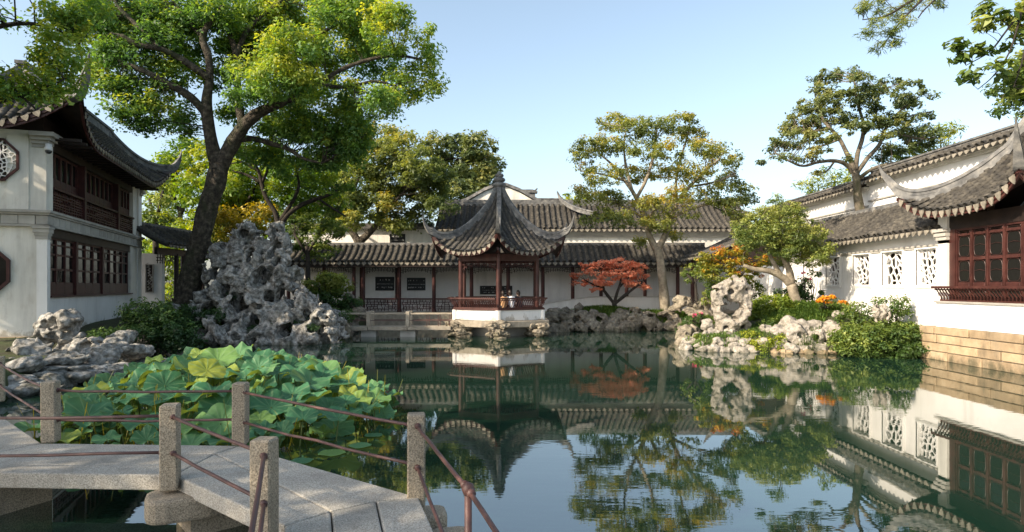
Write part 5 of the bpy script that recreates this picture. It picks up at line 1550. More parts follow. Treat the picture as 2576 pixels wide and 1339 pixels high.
# ------------------------------------------------------------------ lotus
lot = thing('lotus_patch', 'dense patch of tall blue green lotus leaves standing in the pond behind the bridge rails', 'lotus', (-4.3, 10.2, 0))
def lotus_proto(seed, fold=0.0, flatpad=False):
    r = np.random.default_rng(seed); n, m = 36, 7
    V = [(0, 0, -0.16 if not flatpad else 0)]
    w1, w2_, w3 = r.random(3)*6.28; k1, k2 = r.integers(4, 6), r.integers(8, 12)
    for j in range(1, m+1):
        t = j/m
        for i in range(n):
            a = 2*math.pi*i/n
            R = t*(1+0.05*math.sin(k1*a+w1)*t+0.035*math.sin(k2*a+w2_)*t+0.02*r.normal()*t*t)
            x, y = R*math.cos(a), R*math.sin(a)
            if flatpad: z = 0.015*t*t*math.sin(3*a+w1)
            else:
                z = -0.16*(1-t)**1.5+0.20*t*t-0.16*max(0, t-0.62)/0.38*1.2*(0.6+0.5*math.sin(k1*a+w3))
                z += 0.11*t**2.5*math.sin(k1*a+w1+1)+0.05*t**4*math.sin(k2*a+w3)
                z += fold*abs(x)**1.5
            V.append((x, y, z))
    Qs, T = [], []
    me = bpy.data.meshes.new('leaf')
    fs = [(0, 1+i, 1+(i+1) % n) for i in range(n)]
    for j in range(m-1):
        for i in range(n):
            a = 1+j*n+i; b = 1+j*n+(i+1) % n
            fs.append((a, a+n, b+n, b))
    me.from_pydata(V, [], fs); me.polygons.foreach_set('use_smooth', [True]*len(fs)); me.update(); me.materials.append(M['lotus'])
    return me
protos = [lotus_proto(s, f) for s, f in ((1, 0), (2, 0.08), (3, -0.12), (4, 0.2), (5, 0.0), (6, 0.35), (7, -0.2), (8, 0.1), (9, 0.05))]
LP = np.array([(-5.75, 7.55), (-3.9, 7.15), (-2.75, 7.5), (-2.15, 8.5), (-1.8, 9.3), (-1.9, 10.3), (-2.7, 11.4), (-3.3, 12.6), (-4.3, 13.6), (-7.2, 13.2), (-7.5, 11.9), (-6.9, 10.2), (-6.3, 8.8)])
def inpoly(p, poly):
    c = False; n = len(poly)
    for i in range(n):
        a, b = poly[i], poly[(i+1) % n]
        if (a[1] > p[1]) != (b[1] > p[1]) and p[0] < (b[0]-a[0])*(p[1]-a[1])/(b[1]-a[1])+a[0]: c = not c
    return c
def edge_d(p, poly):
    d = 9
    for i in range(len(poly)):
        a, b = poly[i], poly[(i+1) % len(poly)]; e = b-a; t = np.clip((p-a)@e/(e@e), 0, 1); d = min(d, np.linalg.norm(p-a-t*e))
    return d
lr = np.random.default_rng(77); placed = []; tries = 0
while len(placed) < 290 and tries < 30000:
    tries += 1
    p = np.array([lr.uniform(-7.6, -1.6), lr.uniform(7.0, 13.7)])
    if not inpoly(p, LP): continue
    ed = edge_d(p, LP)
    layer = lr.random()
    top = min(0.30+0.27*ed+0.015*(p[1]-9), 0.80)
    z = top*(0.50+0.55*layer) if layer > 0.35 else 0.05+top*0.5*lr.random()
    R = lr.uniform(0.16, 0.33)*(0.85 if z < 0.3 else 1.0)
    if any(np.hypot(*(p-q[0])) < 0.72*(R+q[2]) and abs(z-q[1]) < 0.16 for q in placed): continue
    if any(np.hypot(*(p-q[0])) < 0.5*min(R, q[2]) for q in placed): continue
    placed.append((p, z, R))
stem_v = []
for p, z, R in placed:
    tilt = min(max(0.30+lr.normal()*0.20, 0.03), 0.8); az = math.atan2(-0.95, -0.2)+lr.normal()*0.75
    ax = Vector((-math.sin(az), math.cos(az), 0))
    q = Matrix.Rotation(tilt, 3, ax) @ Matrix.Rotation(lr.random()*6.28, 3, 'Z')
    o = put('leaf', protos[int(lr.integers(0, 9))], lot, (p[0], p[1], z), q.to_euler(), (R, R, R*0.95), world=True)
    e = np.array([p[0], p[1], z-0.09*R]); b = e+np.array([lr.normal()*0.10, lr.normal()*0.10, 0]); b[2] = -0.7
    m = (b+e)/2+np.array([lr.normal()*0.05, lr.normal()*0.05, 0.05])
    mb = MB(); mb.tube([b, m, e], [0.010, 0.009, 0.007], 5, False); mb.build('stalk', M['stalk'], lot, smooth=True, world=True)
for k, (x, y, R) in enumerate([(-2.15, 7.6, 0.16), (-1.9, 7.95, 0.14), (-2.4, 7.25, 0.13), (-1.85, 8.5, 0.12), (-3.55, 4.75, 0.2), (-3.2, 4.55, 0.18), (-3.9, 4.9, 0.17), (-3.0, 4.85, 0.15)]):
    fl = lotus_proto(30+k, 0, True)
    put('floating_leaf', fl, lot, (x, y, 0.012), (0, 0, k), (R, R, R), world=True)
# dead yellow stalks and young shoots at the water
n = 260; V, Qm = [], []
for k in range(n):
    while True:
        p = np.array([lr.uniform(-7.6, -1.6), lr.uniform(7.0, 13.7)])
        if inpoly(p, LP): break
    a = lr.random()*6.28; l = lr.uniform(0.25, 0.75); d = np.array([math.cos(a), math.sin(a), 0])*l*lr.uniform(0.1, 0.6)
    b = np.array([p[0], p[1], -0.05]); e = b+d+np.array([0, 0, l]); w = np.array([-math.sin(a), math.cos(a), 0])*0.007
    i = len(V); V += [b-w, b+w, e+w*0.5, e-w*0.5]; Qm.append((i, i+1, i+2, i+3))
o = put('shoots', np_mesh('shoots', np.array(V), np.array(Qm), M['lf_gold'], attrs={'tint': ('FACE', np.clip(lr.random(n), 0, 1))}), lot, world=True); tag(o, kind='stuff')

# ------------------------------------------------------------------ rockeries
def taihu(name, label, c, half, blobs, holes, seed, mat, h=0.06, pit=1.0, amp=0.10, cat='rock'):
    """one eroded lake stone. blobs/holes in units of metres about c"""
    c = np.asarray(c, float); half = np.asarray(half, float)
    P = grid(-half-0.15, half+0.15, h); f = None
    for (x, y, z, r, *st) in blobs:
        s = np.array(st if st else (1, 1, 1))
        d = (np.linalg.norm((P-np.array([x, y, z]))/s, axis=-1)-r)*s.min()
        f = d if f is None else smin(f, d, 0.10)
    f = f+amp*fbm(P*2.6+seed, 4)+amp*0.5*(0.4-np.abs(vnoise(P*5.5+seed*2)))
    r = np.random.default_rng(seed)
    for (x, y, z, rad) in holes:
        f = -smin(-f, capsule(P, (x+0.1*r.normal(), y-1.5, z), (x+0.1*r.normal(), y+1.5, z+0.05), rad, rad*0.9)+0.03*vnoise(P*6), 0.06)
    lo = np.array([min(b[k]-b[3] for b in blobs) for k in range(3)]); hi = np.array([max(b[k]+b[3] for b in blobs) for k in range(3)])
    cv = vnoise(P*3.3+seed+9)
    f = f+pit*0.30*np.clip(cv-0.42, 0, 1)
    V, Q = surface_nets(f, -half-0.15, h)
    return V, Q

# tall pierced standing stone on the right bank
ts = thing('standing_stone', 'tall pale pierced lake stone standing on the right bank with a large hole through it', 'rock', tuple(at(1838, 830, 20.3)))
cc = at(1842, 778, 20.3)
bl = [(-0.42, 0, 0.62, 0.27), (-0.18, 0, 0.72, 0.25), (0.12, 0, 0.68, 0.28), (0.38, 0, 0.60, 0.20), (0.62, 0.0, 0.56, 0.13), (0.50, 0, 0.42, 0.16), (-0.45, 0, 0.38, 0.24), (-0.40, 0, 0.12, 0.15), (-0.36, 0, -0.12, 0.14),
      (0.22, 0, 0.38, 0.22), (0.36, 0, 0.12, 0.22), (0.30, 0, -0.15, 0.26), (0.14, 0, -0.42, 0.28), (0.36, 0.0, -0.45, 0.22), (-0.22, 0, -0.42, 0.22), (-0.05, 0, -0.66, 0.34), (0.30, 0, -0.70, 0.26), (-0.38, -0.05, -0.70, 0.24)]
bl += [(-0.44, 0.02, 0.25, 0.22), (-0.40, 0.0, -0.02, 0.19), (-0.08, 0.05, 0.13, 0.12), (0.10, 0.0, 0.52, 0.26), (0.40, 0.05, 0.28, 0.22), (0.36, 0, -0.02, 0.26), (-0.30, 0, -0.28, 0.2), (0.05, -0.1, -0.5, 0.3)]
hl = [(-0.14, 0, 0.29, 0.13), (-0.10, 0, -0.08, 0.15), (0.36, 0, -0.28, 0.07), (-0.02, -1.25, 0.52, 0.07), (0.22, -1.35, 0.60, 0.06), (0.15, -1.3, -0.1, 0.06), (0.48, -1.3, 0.25, 0.06), (-0.35, -1.3, 0.55, 0.08), (0.30, -1.3, 0.05, 0.09), (0.05, -1.35, -0.35, 0.09), (-0.3, -1.3, -0.62, 0.09), (0.3, -1.35, -0.6, 0.1)]
V, Q = taihu('', '', cc, (1.0, 0.55, 1.05), bl, hl, 5, None, 0.03, 1.3, 0.12)
put('stone', np_mesh('stone', V+cc, Q, M['rock_pale']), ts, world=True)

rp = thing('rock_promontory', 'low pale rocks heaped at the waterline under the tall pierced stone', 'rocks', tuple(at(1840, 880, 19.7)))
carved_stones(rp, [(1745, 862, 26, 14, 20.3), (1728, 876, 22, 14, 20.0), (1770, 872, 28, 12, 19.8), (1790, 846, 24, 22, 20.2), (1800, 880, 30, 13, 19.5), (1832, 860, 42, 22, 19.9), (1826, 880, 26, 15, 19.4),
               (1870, 868, 34, 18, 19.6), (1862, 884, 30, 12, 19.3), (1895, 880, 28, 14, 19.3), (1780, 815, 20, 18, 20.4), (1900, 850, 20, 16, 20.0), (1840, 836, 30, 16, 20.3), (1872, 838, 22, 16, 20.3), (1810, 862, 22, 14, 19.6), (1790, 858, 26, 14, 20.0), (1850, 850, 28, 16, 20.1), (1880, 852, 24, 14, 20.0), (1760, 850, 18, 14, 20.6), (1815, 878, 22, 10, 19.4), (1775, 882, 22, 10, 19.5), (1845, 872, 22, 12, 19.5), (1915, 866, 20, 12, 19.6)], M['rock_pale'], 35, h=0.035, n_holes=8, hole_r=(0.03, 0.06), facets=7, amp=0.05)
rb = thing('bank_rocks', 'broad weathered rocks edging the right bank between the pierced stone and the big overhanging bush', 'rocks', tuple(at(2010, 870, 19.2)))
carved_stones(rb, [(1928, 835, 24, 24, 19.9), (1962, 838, 28, 26, 19.7), (1990, 812, 26, 16, 20.0), (2000, 845, 40, 34, 19.5), (2035, 822, 46, 20, 19.7), (2085, 828, 46, 18, 19.6), (2048, 846, 30, 26, 19.3), (2090, 850, 32, 22, 19.2),
               (1950, 872, 24, 16, 19.3), (1990, 880, 28, 14, 19.0), (2030, 880, 26, 13, 18.9), (2070, 878, 28, 14, 18.9), (2112, 872, 26, 16, 18.9), (1918, 862, 20, 18, 19.4), (2030, 862, 28, 20, 19.2), (2110, 840, 24, 18, 19.4), (1975, 864, 24, 16, 19.4)], M['rock_pale'], 36, h=0.04, n_holes=12, hole_r=(0.04, 0.09), facets=9, amp=0.06)
rk = thing('garden_rock', 'single pale grey rock half hidden in the flowering bush by the white wall', 'rock', tuple(at(2214, 805, 18.6)))
stones_px(rk, [(2214, 788, 26, 26, 18.45)], 'lake', M['rock_pale'])
rk = thing('garden_rock', 'small cream boulder lying on the grass by the orange flowers', 'rock', tuple(at(2108, 795, 19.6)))
stones_px(rk, [(2106, 792, 15, 11, 19.6)], 'bank', M['rock_pale'])
# flat stones along the waterline of the right bank
ws_ = thing('waterline_stones', 'row of low squared tan stones at the waterline beneath the right bank rocks', 'stones', (9, 18.8, 0))
for k in range(11):
    x = 7.9+k*0.3
    stone(ws_, (x, 18.98-0.05*k+0.04*rng.normal(), 0.0), (0.2+0.05*rng.random(), 0.2, 0.14), 'bank', M['sandstone'], tilt=0.08)

# centre-right bank
rc = thing('bank_rocks', 'dark weathered rocks lining the far bank below the red maple', 'rocks', tuple(at(1520, 825, 28)))
L = []
x = 1378
while x < 1665:
    w = rng.uniform(16, 30)
    L.append((x+w*0.6, 826+rng.normal()*2, w, rng.uniform(14, 20), 27.9+0.004*(x-1378)))
    L.append((x+w*0.3+6, 802+rng.normal()*4, w*0.95, rng.uniform(14, 19), 28.3+0.004*(x-1378)))
    x += w*1.15
L += [(1398, 788, 20, 12, 28.8), (1430, 784, 16, 12, 29), (1452, 775, 14, 13, 29.2), (1600, 800, 24, 22, 28.6), (1625, 812, 26, 24, 28.7), (1650, 822, 20, 18, 28.7), (1597, 785, 14, 14, 28.9)]
carved_stones(rc, [(q[0], q[1], q[2]*1.12, q[3]*1.12, q[4]) for q in L], M['rock_tan'], 37, h=0.055, n_holes=26, hole_r=(0.06, 0.16), facets=8, amp=0.10)
rc = thing('bank_rocks', 'sunlit tan rocks in the small cove beside the tall slim tree', 'rocks', tuple(at(1700, 825, 27.5)))
stones_px(rc, [(1688, 822, 18, 14, 28.3), (1706, 812, 14, 14, 28.2), (1722, 825, 18, 12, 27.6), (1700, 800, 10, 10, 28.4), (1735, 820, 16, 14, 27.0), (1745, 838, 18, 10, 25.5)], 'bank', M['rock_tan'])
rc = thing('bank_rocks', 'scattered grey boulders between the slim tree and the variegated shrub', 'rocks', tuple(at(1740, 780, 28)))
stones_px(rc, [(1716, 765, 26, 22, 28.5), (1760, 772, 18, 16, 27), (1780, 765, 16, 20, 26.5), (1740, 785, 26, 8, 27), (1772, 790, 26, 12, 25.5), (1800, 768, 16, 16, 26), (1690, 778, 12, 9, 29), (1668, 792, 14, 8, 29)], 'bank', M['rock_tan'])

# rocks that carry the pavilion
for lab, cx, Y in (('pavilion footing of stacked eroded rocks at its left corner', 1160, 25.2), ('pavilion footing of stacked eroded rocks under its front corner', 1254, 24.35), ('pavilion footing of stacked eroded rocks at its right corner', 1352, 25.2)):
    ft = thing('footing_rocks', lab, 'rocks', tuple(at(cx, 850, Y)))
    s = (Y-24.35)/0.85
    stones_px(ft, [(cx-16, 822-2*s, 24, 11, Y), (cx+14, 824-2*s, 22, 12, Y), (cx-4, 838-2*s, 26, 11, Y-0.05), (cx+14, 842-2*s, 17, 9, Y), (cx-20, 842-2*s, 15, 9, Y), (cx, 812-2*s, 28, 7, Y+0.1), (cx+2, 852-2*s, 24, 7, Y)], 'bank', M['rock_tan'], tilt=0.1)
ft = thing('footing_rocks', 'far footing rocks in the shade beneath the pavilion slab', 'rocks', (PX, PY+1.6, 0))
for k in range(7): stone(ft, (PX-1.6+k*0.55, PY+1.5+0.3*rng.normal()*0.3, 0.05), (0.36, 0.3, 0.30), 'bank', M['rock_tan'])

# great rockery: lake stones piled into a peak
gr = thing('rockery', 'great pierced grey lake stone rockery piled into a twin peaked crag above the lotus', 'rockery', tuple(at(670, 860, 22.8)))
outline = [(520, 645), (545, 610), (585, 575), (625, 556), (660, 590), (690, 558), (712, 600), (722, 660), (730, 720), (745, 770)]
big = [  # px, py, rx, ry, Y : the big sculpted masses
    (620, 584, 34, 24, 23.6), (690, 582, 22, 24, 23.6), (706, 612, 20, 40, 23.5), (652, 628, 34, 26, 23.4), (592, 616, 30, 26, 23.5), (556, 636, 30, 26, 23.4), (598, 656, 36, 26, 23.2),
    (555, 668, 36, 24, 23.2), (640, 652, 34, 30, 23.2), (694, 652, 34, 30, 23.2), (676, 690, 34, 26, 23.0), (704, 694, 28, 34, 23.0), (632, 688, 32, 28, 23.0), (580, 700, 40, 30, 22.9), (536, 700, 30, 26, 23.1),
    (612, 722, 40, 28, 22.8), (556, 738, 38, 30, 22.8), (668, 732, 44, 28, 22.7), (716, 728, 26, 24, 22.9), (520, 745, 26, 30, 22.9), (592, 768, 34, 34, 22.5), (646, 766, 40, 28, 22.5), (700, 768, 38, 30, 22.5),
    (735, 690, 22, 18, 23.2), (738, 718, 20, 16, 23.1), (582, 796, 44, 30, 22.2), (648, 800, 44, 26, 22.2), (706, 802, 40, 24, 22.2), (774, 770, 26, 34, 22.6), (758, 745, 20, 22, 22.8), (790, 760, 18, 24, 22.8), (750, 800, 34, 22, 22.4),
    (660, 700, 60, 40, 24.4), (620, 750, 60, 40, 24.2), (640, 810, 60, 30, 23.8), (720, 800, 50, 40, 23.8), (590, 690, 50, 40, 24.3),
    (612, 836, 40, 26, 22.0), (662, 838, 40, 26, 21.9), (712, 838, 38, 28, 21.9), (762, 836, 40, 26, 22.0), (812, 806, 34, 28, 22.2), (828, 832, 34, 28, 22.2), (838, 852, 30, 18, 22.3), (780, 856, 40, 16, 22.0), (722, 860, 40, 16, 21.9), (660, 862, 40, 14, 21.8)]
carved_stones(gr, [(px, py, rx*1.10, ry*1.14, Y) for px, py, rx, ry, Y in big], M['rock'], 31, h=0.048, n_holes=80, hole_r=(0.06, 0.20), facets=8, amp=0.11,
              holes=[(668, 572, 0.13, 23.6), (660, 700, 0.32, 22.9), (608, 765, 0.30, 22.5), (632, 640, 0.18, 23.2), (575, 735, 0.20, 22.8), (690, 640, 0.16, 23.3), (640, 810, 0.26, 22.2), (720, 830, 0.22, 22.0), (545, 690, 0.22, 23.1), (706, 745, 0.2, 22.8)])
carved_stones(gr, [(540, 818, 40, 26, 21.8), (505, 822, 24, 20, 21.9), (492, 840, 24, 18, 21.7), (552, 838, 26, 28, 21.4), (530, 850, 30, 20, 21.5), (590, 852, 34, 20, 21.6), (470, 775, 22, 14, 22.4), (500, 790, 26, 16, 22.3), (455, 770, 20, 12, 22.6), (520, 778, 22, 18, 22.4), (560, 800, 20, 14, 22.0)], M['rock'], 32, h=0.05, n_holes=14, amp=0.09)
# rocks on the near left bank
lr_ = thing('rockery', 'small upright grey lake stone pile on the near left bank before the white hall', 'rockery', tuple(at(150, 905, 15.6)))
carved_stones(lr_, [(128, 814, 36, 32, 15.9), (172, 810, 36, 34, 15.8), (146, 842, 44, 30, 15.75), (150, 876, 32, 36, 15.6), (118, 852, 24, 26, 15.8), (186, 846, 26, 24, 15.7)], M['rock'], 33, h=0.036, n_holes=12, hole_r=(0.05, 0.13), amp=0.08)
carved_stones(lr_, [(72, 886, 64, 34, 15.0), (220, 884, 50, 36, 15.0), (128, 912, 46, 20, 14.6), (185, 912, 36, 20, 14.8), (244, 908, 30, 18, 14.6), (36, 920, 44, 26, 14.0), (262, 868, 36, 20, 16.0), (300, 860, 36, 22, 16.4), (322, 852, 22, 18, 16.8), (208, 934, 32, 16, 13.8)], M['rock'], 34, h=0.042, n_holes=10, hole_r=(0.05, 0.12), facets=9, amp=0.06)
lb = thing('bank_rocks', 'flat dark ledge rocks stepping down to the water at the near left edge', 'rocks', (-9.2, 11.5, 0))
for k in range(16):
    t = k/15
    x = -9.1-0.5*math.sin(t*5)+0.15*rng.normal(); y = 9.2+t*6.2
    stone(lb, (x+0.2, y, 0.08+0.06*rng.normal()), (0.55+0.15*rng.random(), 0.5, 0.26), 'slab', M['rock'], h=0.08, tilt=0.1)
    if k % 2 == 0: stone(lb, (x-0.4, y+0.1, 0.42), (0.5, 0.45, 0.2), 'bank', M['rock'], h=0.08, tilt=0.15)
# low stone bank under the corridor shrub and behind the rockery
sr_ = thing('bank_rocks', 'mossy rocks around the shrub between the rockery and the corridor balustrade', 'rocks', tuple(at(860, 775, 28)))
stones_px(sr_, [(880, 752, 22, 16, 29.5), (895, 768, 20, 16, 29), (860, 780, 22, 14, 28.5), (900, 785, 22, 14, 28), (840, 770, 22, 14, 29), (915, 795, 20, 10, 28), (870, 795, 24, 14, 27.5), (830, 790, 24, 16, 27.5)], 'bank', M['rock_tan'])
sr2 = thing('bank_rocks', 'small grey stones tumbling to the water between the rockery and the low plank bridge', 'rocks', tuple(at(850, 830, 23.5)))
stones_px(sr2, [(800, 790, 26, 18, 24.2), (830, 800, 26, 18, 24.4), (848, 815, 24, 18, 23.6), (820, 780, 20, 14, 25.2), (850, 795, 22, 14, 25.0), (790, 812, 26, 18, 23.2), (868, 800, 18, 14, 25.6)], 'crag', M['rock'], tilt=.3)
# edge stones along the rest of the shore
for lab, A, B, n in (('shadowed edge stones along the inlet beside the low plank bridge', (-6.5, 24.2), (-7.8, 30.5), 14), ('edge stones along the inlet behind the pavilion', (1.0, 33), (1.3, 28), 12),
                     ('edge stones round the cove behind the pierced stone', (7.9, 27.5), (5.8, 21.4), 16), ('edge stones below the dark bush by the left hall', (-11.0, 17.2), (-11.2, 21.6), 12)):
    es = thing('edge_stones', lab, 'stones', (A[0], A[1], 0))
    for k in range(n):
        t = (k+0.5)/n
        stone(es, (A[0]+(B[0]-A[0])*t+rng.normal()*0.08, A[1]+(B[1]-A[1])*t, 0.16+0.08*rng.normal()), (0.32+0.1*rng.random(), 0.34, 0.30+0.1*rng.random()), 'bank', M['rock_tan'])

# low plank bridge left of the pavilion
pb = thing('low_bridge', 'narrow low stone plank bridge with slim post railing leading to the pavilion', 'bridge', (-4.6, 25.4, 0))
xs_ = [at(x, 0, 25)[0] for x in (850, 925, 1024, 1135)]
for i in range(3):
    mb = chamfer_box((xs_[i+1]-xs_[i])/2-0.01, 0.42, 0.075, 0.015); put('slab', mb.mesh('slab', M['tan_stone']), pb, ((xs_[i]+xs_[i+1])/2, 25.4, 0.32+0.01*i), world=True)
for x in xs_[1:3]:
    mb = MB(); mb.box(x-0.3, x+0.3, 25.15, 25.65, -0.8, 0.24); mb.build('pier', M['trim'], pb, world=True)
for y in (25.03, 25.77):
    for i, x in enumerate(xs_[:3]):
        mb = chamfer_box(0.075 if i else 0.06, 0.06, 0.30, 0.012); put('post', mb.mesh('post', M['tan_stone']), pb, (x+0.02, y, 0.70), world=True)
    for x in (-2.9+0.0, -3.35, -2.45): 
        mb = MB(); mb.tube([(x, y, 0.4), (x, y, 0.88)], 0.014, 5); mb.build('baluster', M['iron'], pb, world=True)
    mb = MB(); mb.tube([(xs_[0], y, 0.90), (xs_[3], y, 0.90)], 0.028, 6); mb.build('rail', M['tan_stone'], pb, world=True)
    mb = MB(); mb.tube([(xs_[0], y, 0.64), (xs_[3], y, 0.64)], 0.014, 5); mb.build('rail', M['iron'], pb, world=True)

# ------------------------------------------------------------------ people in the pavilion and by the rocks
def person(label, loc, rz, shirt, hair, h=1.0, lean=0.1):
    t = thing('person', label, 'person', loc, rz)
    g = 0.028
    P = grid((-0.42, -0.35, -0.55), (0.42, 0.65, 1.0), g)
    hip = np.array([0, 0, 0.08]); ch = np.array([0, 0.02+lean*0.5, 0.44]); hd = np.array([0, 0.06+lean, 0.76])
    sh = [np.array([s*0.175, 0.03+lean*0.6, 0.50]) for s in (-1, 1)]
    f = capsule(P, hip, ch, 0.14, 0.155)
    f = smin(f, capsule(P, ch+np.array([0, 0, 0.1]), hd, 0.055, 0.05), 0.05)
    f = smin(f, np.linalg.norm((P-hd)/np.array([0.8, 0.95, 1.15]), axis=-1)-0.105, 0.02)
    f = smin(f, np.linalg.norm(P-hd-np.array([0, 0.105, -0.01]), axis=-1)-0.016, 0.015)
    for k, s in enumerate((-1, 1)):
        el = sh[k]+np.array([s*0.06, 0.03, -0.26]); wr = el+np.array([-s*0.10, 0.22, 0.0])
        f = smin(f, capsule(P, sh[k], el, 0.055, 0.042), 0.03); f = smin(f, capsule(P, el, wr, 0.042, 0.03), 0.02); f = smin(f, capsule(P, wr, wr+np.array([-s*0.03, 0.08, -0.02]), 0.032, 0.022), 0.02)
        kn = np.array([s*0.11, 0.44, 0.08]); ft = np.array([s*0.11, 0.42, -0.36])
        f = smin(f, capsule(P, hip+np.array([s*0.08, 0, 0]), kn, 0.095, 0.065), 0.04); f = smin(f, capsule(P, kn, ft, 0.06, 0.042), 0.03); f = smin(f, capsule(P, ft, ft+np.array([0, 0.14, -0.02]), 0.042, 0.035), 0.03)
    V, Q = surface_nets(f, (-0.42, -0.35, -0.55), g)
    put('body', np_mesh('body', V, Q, M['skin'], smooth=True), t, scale=(h, h, h))
    fs = np.minimum(capsule(P, hip, ch, 0.158, 0.172), np.minimum(*[smin(capsule(P, sh[k], sh[k]+np.array([s*0.06, 0.03, -0.2]), 0.072, 0.062), capsule(P, ch, sh[k], 0.15, 0.075), 0.05) for k, s in enumerate((-1, 1))]))
    fs = np.maximum(fs, P[..., 2]-0.585)
    V, Q = surface_nets(fs, (-0.42, -0.35, -0.55), g); put('shirt', np_mesh('shirt', V, Q, shirt, smooth=True), t, scale=(h, h, h))
    fl = None
    for s in (-1, 1):
        kn = np.array([s*0.11, 0.44, 0.08]); ft = np.array([s*0.11, 0.42, -0.30])
        q = smin(capsule(P, hip+np.array([s*0.08, 0, 0]), kn, 0.108, 0.078), capsule(P, kn, ft, 0.074, 0.058), 0.03); fl = q if fl is None else np.minimum(fl, q)
    V, Q = surface_nets(fl, (-0.42, -0.35, -0.55), g); put('trousers', np_mesh('trousers', V, Q, M['cloth_dark'], smooth=True), t, scale=(h, h, h))
    fh = np.linalg.norm((P-hd-np.array([0, -0.02, 0.02]))/np.array([0.85, 0.95, 1.15]), axis=-1)-0.118
    fh = np.maximum(fh, P[..., 1]-(hd[1]+0.035)); fh = smin(fh, capsule(P, hd+np.array([0, -0.07, 0]), hd+np.array([0, -0.09, -0.16]), 0.08, 0.05), 0.03)
    V, Q = surface_nets(fh, (-0.42, -0.35, -0.55), g); put('hair', np_mesh('hair', V, Q, hair, smooth=True), t, scale=(h, h, h))
# seated on the pavilion bench, backs to the water
person('seated person in a white shirt with dark hair on the pavilion bench', (PX+0.50, PY-1.15, 1.13), math.radians(28), M['cloth_white'], M['hair'], 0.80)
person('seated person in dark clothes with black hair beside the white shirt in the pavilion', (PX+0.85, PY-0.85, 1.13), math.radians(40), M['cloth_dark'], M['hair'], 0.78)
person('seated person in a tan top right behind the front column of the pavilion', (PX+0.20, PY-1.35, 1.13), math.radians(15), M['cloth_tan'], M['hair'], 0.76)
person('person in a pale blue top sitting low among the rocks below the corridor shrub', (at(820, 0, 29)[0], 29, 0.72), math.radians(200), M['cloth_blue'], M['hair'], 0.85)
